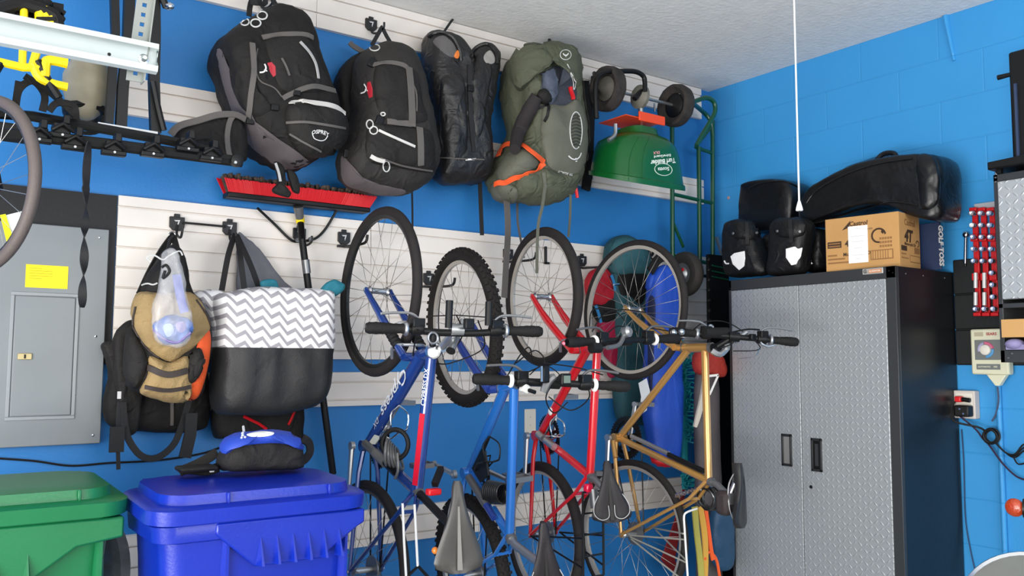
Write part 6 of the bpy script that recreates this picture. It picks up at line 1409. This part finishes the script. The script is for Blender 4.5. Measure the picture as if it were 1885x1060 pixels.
mb = puffy([(1408, 440), (1420, 430), (1430, 440), (1430, 490), (1420, 503), (1408, 495)], xat(3.72), (-1, 0, 0), .06, .05, wr=(.005, 12), n=36); o = mb.build('stuff_sack', PAN); tag(o, 'black sack tucked in the gap between the two panniers', 'bag')
MB().beam(at(1319, 436, y=3.385), at(1331, 472, y=3.385), .012, .02).build('metal_strip', ALU, ht, label='short silver strip')

# ---- pull cord from the ceiling
e = at(1471.5, 388, z=1.95); pc = thing('pull_cord', 'white pull cord hanging from the ceiling in front of the leather bags', 'cord', e)
MB().tube([e+V((0, 0, .02)), V((e.x-.004, e.y, ZC))], .0032, 8).build('string', M('white_cord', '#e9e7e2', .6), pc)
MB().lathe([(.0115, 0), (.0125, .004), (.011, .012), (.006, .03), (.004, .036)], e, (0, 0, 1), 14).build('bell_end', WHITE, pc)
MB().tube([e, e-V((0, 0, .022))], .0012, 5).build('loose_end', BRUB, pc)

# ============================================================ right wall
WBK = M('wall_slat_black', '#1b1d1e', .5, spec=.3, bump=.1, bs=60)
ba, bz = at(1790, 476, x=XR), at(1790, 672, x=XR); gk = thing('wall_slat_panel', 'black slat panel on the right wall behind the red socket rails', 'wall panel', (XR, 1.6, bz.z))
MB().bb((XR-.006, .9, bz.z), (XR-.0005, 2.066, ba.z)).build('back_plate', WBK, gk); nrow = 3; hh = (ba.z-bz.z)/nrow
for i in range(nrow): MB().bb((XR-.014, .9, bz.z+hh*i+.002), (XR-.0005, 2.066, bz.z+hh*(i+1)-.002)).build('slat', WBK, gk, bev=.004)
xw = XR-.03
SOK = {}
def rail(px, y0, y1, label):
    a, b = at(px, y0, x=xw), at(px, y1, x=xw); t = thing('socket_rail', label, 'tool rail', b, 'red socket rails on the black wall panel')
    yy = (a.y+b.y)/2; mb = MB().bb((xw-.004, yy-.012, b.z), (xw+.010, yy+.012, a.z)); mb.build('rail', REDP, t, bev=.003)
    for f in (.0, .36, .72, 1.0): MB().bb((xw-.02, yy-.016, b.z+(a.z-b.z)*f-.016*(f > 0)), (xw+.004, yy+.016, b.z+(a.z-b.z)*f+.016*(f < 1))).build('block', REDP, t, bev=.003)
    return yy, a.z, b.z
mb = MB().bb((xw+.0105, at(1832, 400, x=xw).y-.05, at(1800, 392, x=xw).z), (XR-.015, at(1792, 400, x=xw).y, at(1800, 374, x=xw).z))
tag(mb.build('clear_backing', M('clear_plastic', '#b9bcc2', .3, alpha=.8)), 'cloudy clear plastic strip above the red socket rails', 'backing')
lab = ['leftmost red rail of chrome sockets on the right wall', 'middle red rail of chrome sockets on the right wall', 'red rail of chrome sockets partly hidden by the wall cabinet']
rng = random.Random(9)
for r, px in enumerate((1798, 1814, 1830)):
    yy, za, zb_ = rail(px, 382, 582, lab[r])
    n = 9; first = None
    for i in range(n):
        if 4 < i < 8 and r < 2: continue
        z = za-.03-(za-zb_-.06)*i/(n-1); rad = .012-.0004*i
        l_ = ['chrome socket on the leftmost red rail', 'chrome socket on the middle red rail', 'chrome socket on the rail by the wall cabinet edge'][r]
        if first is None:
            first = thing('socket', l_, 'socket', (xw-.021, yy-.004, z), l_.replace('socket', 'sockets', 1)); MB().lathe([(rad, 0), (rad, .014), (rad*.85, .016), (rad*.85, .030), (rad*.55, .030), (rad*.55, .02)], (xw-.021, yy-.004, z), (-1, -.15, 0), 14).build('barrel', CHR, first)
        else: dup(first, (xw-.021, yy-.004, z))
    if r < 2:
        for k, (y0, y1) in enumerate(((502, 530), (538, 562))):
            a, b = at(px-2, y0, x=xw-.030), at(px-2, y1, x=xw-.030)
            q = thing('long_socket', ['leftmost', 'middle'][r]+' rail long silver socket, '+['upper', 'lower'][k]+' one', 'socket', b, 'long silver sockets'); MB().tube([b, a], [.0085, .0085], 14).build('barrel', M('satin_silver', '#dcdcdc', .3, .3), q)
a, b = at(1778, 432, x=XR-.02), at(1777, 485, x=XR-.02); wr_t = thing('ratchet', 'small chrome ratchet on the black wall panel left of the red rails', 'tool', b)
MB().tube([a, b], [.006, .008], 10).build('handle', CHR, wr_t); MB().ball(a, (.013, .015, .016), 12, 8).build('head', CHR, wr_t); MB().tube([b, b+V((0, 0, -.012))], .005, 8).build('tip', BPL, wr_t)

# battery charger
CRM = M('cream_plastic', '#d9d8bd', .45); xc_ = XR-.06
ca, cb2 = at(1785, 606, x=xc_), at(1858, 690, x=xc_); ch = thing('battery_charger', 'cream battery charger with a round dial hung on the black wall panel', 'charger', V((XR, (ca.y+cb2.y)/2, cb2.z-.05)))
MB().bb((xc_, cb2.y, cb2.z), (XR-.0145, ca.y, ca.z)).build('case', CRM, ch, bev=.008)
YW = ca.y-cb2.y; HW = ca.z-cb2.z; CP = lambda u, v, d=0: V((xc_-.0005-d, ca.y-YW*u, ca.z-HW*v))
def cq(name, mt, u0, u1, v0, v1, d=.001): return MB().prism([CP(u0, v1), CP(u1, v1), CP(u1, v0), CP(u0, v0)], (-d, 0, 0)).build(name, mt, ch)
cq('face_panel', M('charger_grey', '#6f7472', .5), .12, .93, .24, .68); cq('top_label', M('charger_tan', '#b5ad92', .5), .12, .36, .07, .16); lettering('charger_lettering', 'SEARS', CP(.58, .115), (0, -1, 0), (0, 0, 1), M('charger_red', '#a8322e', .5), ch, width=YW*.28, bold=.03)
cq('name_plate', M('charger_grey', ''), .15, .78, .77, .89); lettering('charger_lettering', 'AUTOMATIC', CP(.36, .83, .001), (0, -1, 0), (0, 0, 1), CRM, ch, width=YW*.34, bold=.03, lift=.0006)
lettering('charger_lettering', 'MD', CP(.66, .83, .001), (0, -1, 0), (0, 0, 1), CRM, ch, width=YW*.10, bold=.03, lift=.0006)
dc = CP(.42, .46, .001)
for a0, a1, mt in ((0.2, 1.7, 'dial_pink:#d2688c'), (-1.5, .1, 'dial_blue:#4f9ad0'), (1.8, 3.4, 'dial_lilac:#a9a3c2')):
    nm, hx = mt.split(':'); MB().tube([dc+V((-.001, -cos(a0+(a1-a0)*i/10)*.03, sin(a0+(a1-a0)*i/10)*.03)) for i in range(11)], .006, 6).build('dial_ring', M(nm, hx, .5), ch)
MB().lathe([(.024, 0), (.022, .01), (.014, .014)], dc, (-1, 0, 0), 24).build('dial', M('dial_cream', '#e2ddd0', .5), ch)
MB().prism([CP(.40, 1.0), CP(.92, 1.0), CP(.72, 1.24), CP(.62, 1.24)], (.03, 0, 0)).build('cable_funnel', CRM, ch, bev=.003)
q = [at(1836, 712, x=XR-.03), at(1838, 735, x=XR-.03), at(1834, 760, x=XR-.02), at(1826, 775, x=XR-.02)]; MB().tube(smooth_pts(q, 14), .004, 6).build('lead', M('slate_cable', '#3d4a66', .6), ch)

# outlet with plugs
oc = at(1784.5, 744, x=XR); ot = thing('wall_outlet', 'pale outlet box with black plugs on the blue right wall', 'outlet', oc-V((0, 0, .06)))
MB().bb((XR-.045, oc.y-.047, oc.z-.062), (XR-.0005, oc.y+.047, oc.z+.062)).build('box', M('pale_pink_grey', '#c9c1ba', .5), ot, bev=.004)
MB().bb((XR-.048, oc.y-.036, oc.z-.05), (XR-.044, oc.y+.036, oc.z+.05)).build('face', M('ivory_plastic', ''), ot, bev=.001)
pg = thing('power_adapter', 'black power adapter plugged into the pale outlet box', 'plug', V((XR-.07, oc.y-.005, oc.z-.05))); MB().bb((XR-.095, oc.y-.042, oc.z-.052), (XR-.048, oc.y+.022, oc.z-.002)).build('case', BPL, pg, bev=.006)
for k in (-1, 1): MB().disc((XR-.095, oc.y-.012+.008*k, oc.z-.028+.01*k), (-1, 0, 0), .004, .002, 8).build('light', M('dim_blue', '#51648a', .4), pg)
MB().tube(smooth_pts([V((XR-.07, oc.y+.01, oc.z-.05)), at(1796, 790, x=XR-.04), at(1808, 806, x=XR-.03), at(1820, 818, x=XR-.03), at(1845, 852, x=XR-.03), at(1870, 876, x=XR-.03), at(1890, 884, x=XR-.03)], 30), .0045, 6).build('lead', M('purple_black', '#2a1c3a', .6), pg)
p2g = thing('plug', 'red and black plug in the upper half of the pale outlet', 'plug', V((XR-.06, oc.y, oc.z+.02))); MB().box((XR-.065, oc.y+.012, oc.z+.024), (.034, .028, .026)).build('red_body', REDP, p2g, bev=.005, label='red body'); MB().tube([V((XR-.065, oc.y, oc.z+.024)), V((XR-.065, oc.y-.036, oc.z+.02))], .010, 10).build('black_tip', BPL, p2g)
MB().tube(smooth_pts([V((XR-.07, oc.y+.02, oc.z+.02)), V((XR-.085, oc.y+.034, oc.z-.01)), V((XR-.105, oc.y+.02, oc.z-.07)), at(1800, 786, x=XR-.075), at(1812, 792, x=XR-.075)], 20), .0045, 6).build('lead', BRUB, p2g)
ck = at(1825, 803, x=XR-.055); mb = MB()
for i in range(5): mb.torus(ck+V((.006*(i-2), .002*sin(i*2), .002*cos(i*3))), (1, .1*sin(i), .1*cos(i)), .028+.002*(i % 3), .0045, 28, 6)
cl = mb.build('cable_coil', BRUB); tag(cl, 'small dark cable coil hanging on the blue wall below the outlet', 'cable')
mb = MB()
for i in range(3): mb.tube(smooth_pts([at(x, y, x=XR-.03-.006*i) for x, y in ((1830, 812), (1850, 832), (1868, 842-3*i), (1884, 830-6*i), (1900, 824))], 18), .0035, 6)
mb.tube(smooth_pts([at(x, y, x=XR-.03) for x, y in ((1866, 842), (1874, 854), (1888, 852), (1902, 846))], 12), .0035, 6)
tag(mb.build('cable', BRUB), 'looped black leads on the right wall at the edge of the view', 'cable')
# conduit, caulk ridge, loose cable
BC = BLUEB; p0, p1 = at(1838, 700, x=XR-.012), at(1851, 1060, x=XR-.012)
mb = MB().tube([V((XR-.012, (p0.y+p1.y)/2, 1.40)), V((XR-.012, (p0.y+p1.y)/2, .02))], .0115, 12); tag(mb.build('conduit', BC), 'blue painted conduit pipe running down the right wall below the charger', 'pipe')
ra, rb2 = at(1741, 34, x=XR), at(1757, 112, x=XR); mb = MB().tube([ra.lerp(rb2, i/9)+V((-.002, 0, .012 if i == 0 else 0)) for i in range(10)], [.016-.0075*i/9 for i in range(10)], 8); tag(mb.build('caulk_ridge', BC), 'raised blue painted ridge on the right wall just under the ceiling', 'ridge')
mb = MB().tube(smooth_pts([at(x, y, x=XR-.008) for x, y in ((1770, 790), (1774, 850), (1777, 950), (1786, 1010), (1798, 1062))], 20), .003, 6); tag(mb.build('cable', M('blue_grey_cable', '#243a5c', .6)), 'thin dark cable running down the wall beside the tall cabinet', 'cable')
c = at(1341, 364, x=XR); mb = MB().lathe([(.010, 0), (.007, .003)], c, (-1, 0, 0), 12); tag(mb.build('wall_plug', M('pinkish_filler', '#b98f8c', .7)), 'small pinkish filler spot on the blue wall left of the leather case', 'spot')

# ---- wall cabinet at the right edge
X2 = 3.68; ya = at(1829, 345, x=X2).y; zt2, zdb, zbb = at(1829, 322, x=X2).z, at(1838, 552, x=X2).z, at(1845, 667, x=X2).z
wc = thing('wall_cabinet', 'wall cabinet with a diamond-plate door at the right edge of the view', 'cabinet', ((X2+XR)/2, ya-.38, zbb)); y0w = ya-.76
mb = MB(); mb.bb((X2, ya-.018, zbb), (XR-.0145, ya, zt2)); mb.bb((X2, y0w, zbb), (XR-.0145, y0w+.018, zt2)); mb.bb((X2, y0w, zt2-.03), (XR-.0145, ya, zt2)); mb.bb((X2, y0w, zdb-.035), (XR-.0145, ya, zdb-.015)); mb.bb((X2, y0w, zbb), (XR-.0145, ya, zbb+.05)); mb.bb((XR-.03, y0w, zbb), (XR-.0145, ya, zt2)); mb.build('body', FRM, wc, bev=.002)
dw = MB().bb((X2-.012, y0w+.02, zdb), (X2+.006, ya-.02, zt2-.032)).build('door', diamond('diamond_plate_coarse', '#b2b7ba', 1, .03), wc, bev=.004)
for y_, z_ in ((ya-.009, zt2-.012), (ya-.009, zt2-.03), (ya-.03, zbb+.018), (ya-.045, zbb+.036)): MB().lathe([(.0045, 0), (.003, .0025)], (X2, y_, z_), (-1, 0, 0), 8).build('rivet', GREYM, wc)
MB().ball((X2+.004, ya-.012, zt2+.006), (.007, .007, .010), 8, 6).build('finial', CHR, wc)
zc1, zc0 = at(1842, 587, x=X2).z, at(1842, 619, x=X2).z
mb = MB().bb((X2-.03, ya-.36, zbb+.1), (X2+.2, ya-.022, zc1-.004)).build('carton', M('glossy_tan', '#c79a5e', .3, coat=.4)); tag(mb, 'glossy tan box lying in the open bay of the wall cabinet', 'box')
o = MB(); zl = zbb+.051
for i in range(4): o.ball((X2-.005, ya-.06-.075*i, zl+.022), (.04, .036, .022), 12, 8)
o.bb((X2-.02, ya-.30, zl), (X2+.12, ya-.03, zl+.02)); tag(o.build('foam_tray', M('lavender_foam', '#8a84ad', .7)), 'lavender foam tray under the tan box in the wall cabinet', 'tray')
# tray and stand on top
tz = zt2+.017; sy = ya+.004
mb = MB(); mb.loft([[V((x, y, z)) for x, y, z in ((X2-.04, sy, tz), (XR-.06, sy, tz), (XR-.06, sy, tz+.032), (X2-.04, sy-.0, tz+.032))], [V((x, y, z)) for x, y, z in ((X2-.04, sy-.5, tz+.0), (XR-.06, sy-.5, tz+.0), (XR-.06, sy-.5, tz+.05), (X2-.04, sy-.5, tz+.05))]]); sd_ = thing('stand', 'black stand with a lever knob on top of the wall cabinet', 'stand', V((X2+.1, sy-.3, zt2))); mb.build('base', BPL, sd_, bev=.006)
pp = at(1876, 290, x=X2+.06); pz1 = at(1876, 94, x=X2+.06).z; MB().bb((X2+.04, pp.y-.09, tz+.03), (X2+.08, pp.y+.018, pz1)).build('column', BPL, sd_, bev=.01)
MB().bb((X2+.03, pp.y-.014, tz+.05), (X2+.042, pp.y-.004, pz1-.14)).build('column_groove', M('slate_blue_plastic', '#2b3c5a', .4), sd_)
lk0, lk1 = at(1872, 134, x=X2+.05), at(1837, 143, x=X2+.05); MB().tube([lk0, lk0.lerp(lk1, .3)], .007, 10).build('lever_collar', CHR, sd_); MB().tube([lk0.lerp(lk1, .3), lk1], [.009, .011], 12).build('lever_knob', BPL, sd_)
for x_, y_ in ((X2, sy-.03), (X2+.2, sy-.03), (X2, sy-.45), (X2+.2, sy-.45)): MB().bb((x_-.01, y_-.01, zt2+.0005), (x_+.01, y_+.01, tz+.002)).build('foot', BPL, sd_)

# ---- motorcycle at the lower right corner: headlamp, turn signal and fork stand on a front wheel out of frame
mc = thing('motorcycle', 'motorcycle front with orange turn signal and round chrome headlamp at the lower right corner', 'motorcycle', (2.55, .9, 0))
hc = at(1905, 1150, x=2.45); hx = (CAM-hc); hx.z *= .35; hx.normalize(); rr2 = (at(1905, 1018, x=2.45)-hc).length
MB().lathe([(rr2*.55, -.16), (rr2*.9, -.08), (rr2*1.0, -.01), (rr2*1.0, .012), (rr2*.955, .016), (rr2*.95, .004)], hc, hx, 48, cap=False).build('headlamp_shell', CHR, mc)
ln = MB().lathe([(rr2*.955, .004), (rr2*.7, .008), (rr2*.3, .010), (.002, .011)], hc, hx, 40).build('headlamp_lens', M('lens_glass', '#2f3633', .12, spec=.4, var=.35, vs=9), mc)
ub = hx.cross(V((0, 0, 1))).normalized(); vb = ub.cross(hx)*1.0
q = [hc+hx*.016+ub*a+vb*b_ for a, b_ in ((.055, .02), (.035, .060), (-.03, .050), (-.045, .03), (-.02, 0))]
q = [at(x, y, x=hc.x+hx.x*.02) for x, y in ((1776, 1066), (1806, 1042), (1850, 1052), (1853, 1070), (1800, 1090))]
MB().prism(q, hx*.001).build('sticker', M('sticker_white', '#eeece4', .5), mc, label='white paper sticker on the lens')
s0 = at(1868, 934, x=2.75); sg = MB(); sg.ball(s0, (.016, .028, .027), 16, 10); sg.build('turn_signal', M('amber_lens', '#a8360a', .2, coat=.6, bump=.3, bs=150), mc, label='amber turn signal lens')
MB().tube([s0+V((.01, -.02, 0)), s0+V((.03, -.09, 0))], [.028, .024], 14).build('signal_housing', BPL, mc)
MB().tube([s0+V((.03, -.09, 0)), s0+V((.02, -.12, .03)), s0+V((.03, -.12, .08))], .022, 12).build('signal_chrome', CHR, mc)
f0 = hc+V((.12, -.05, .10)); f1 = V((hc.x+.0, hc.y-.1, .33))
for k in (-.09, .09): MB().tube([f0+V((.0, k, 0)), f1+V((.0, k, 0))], .022, 12).build('fork_leg', CHR, mc)
MB().tube([s0+V((.03, -.10, .06)), f0+V((0, .09, 0))], .012, 10).build('signal_stem', BPL, mc)
MB().tube([hc-hx*.10, f0.lerp(f1, .3)], .03, 10).build('headlamp_bracket', BPL, mc)
wx = V((0, 1, 0)); MB().torus(f1-V((0, 0, 0)), wx, .25, .075, 48, 12).build('front_tyre', BRUB, mc); MB().tube([f1-wx*.11, f1+wx*.11], .02, 10).build('axle', ALU, mc)
for i in range(8): MB().beam(f1, f1+V((cos(i*pi/4), 0, sin(i*pi/4)))*.2, .02, .02, (0, 1, 0)).build('wheel_spoke', ALU, mc)
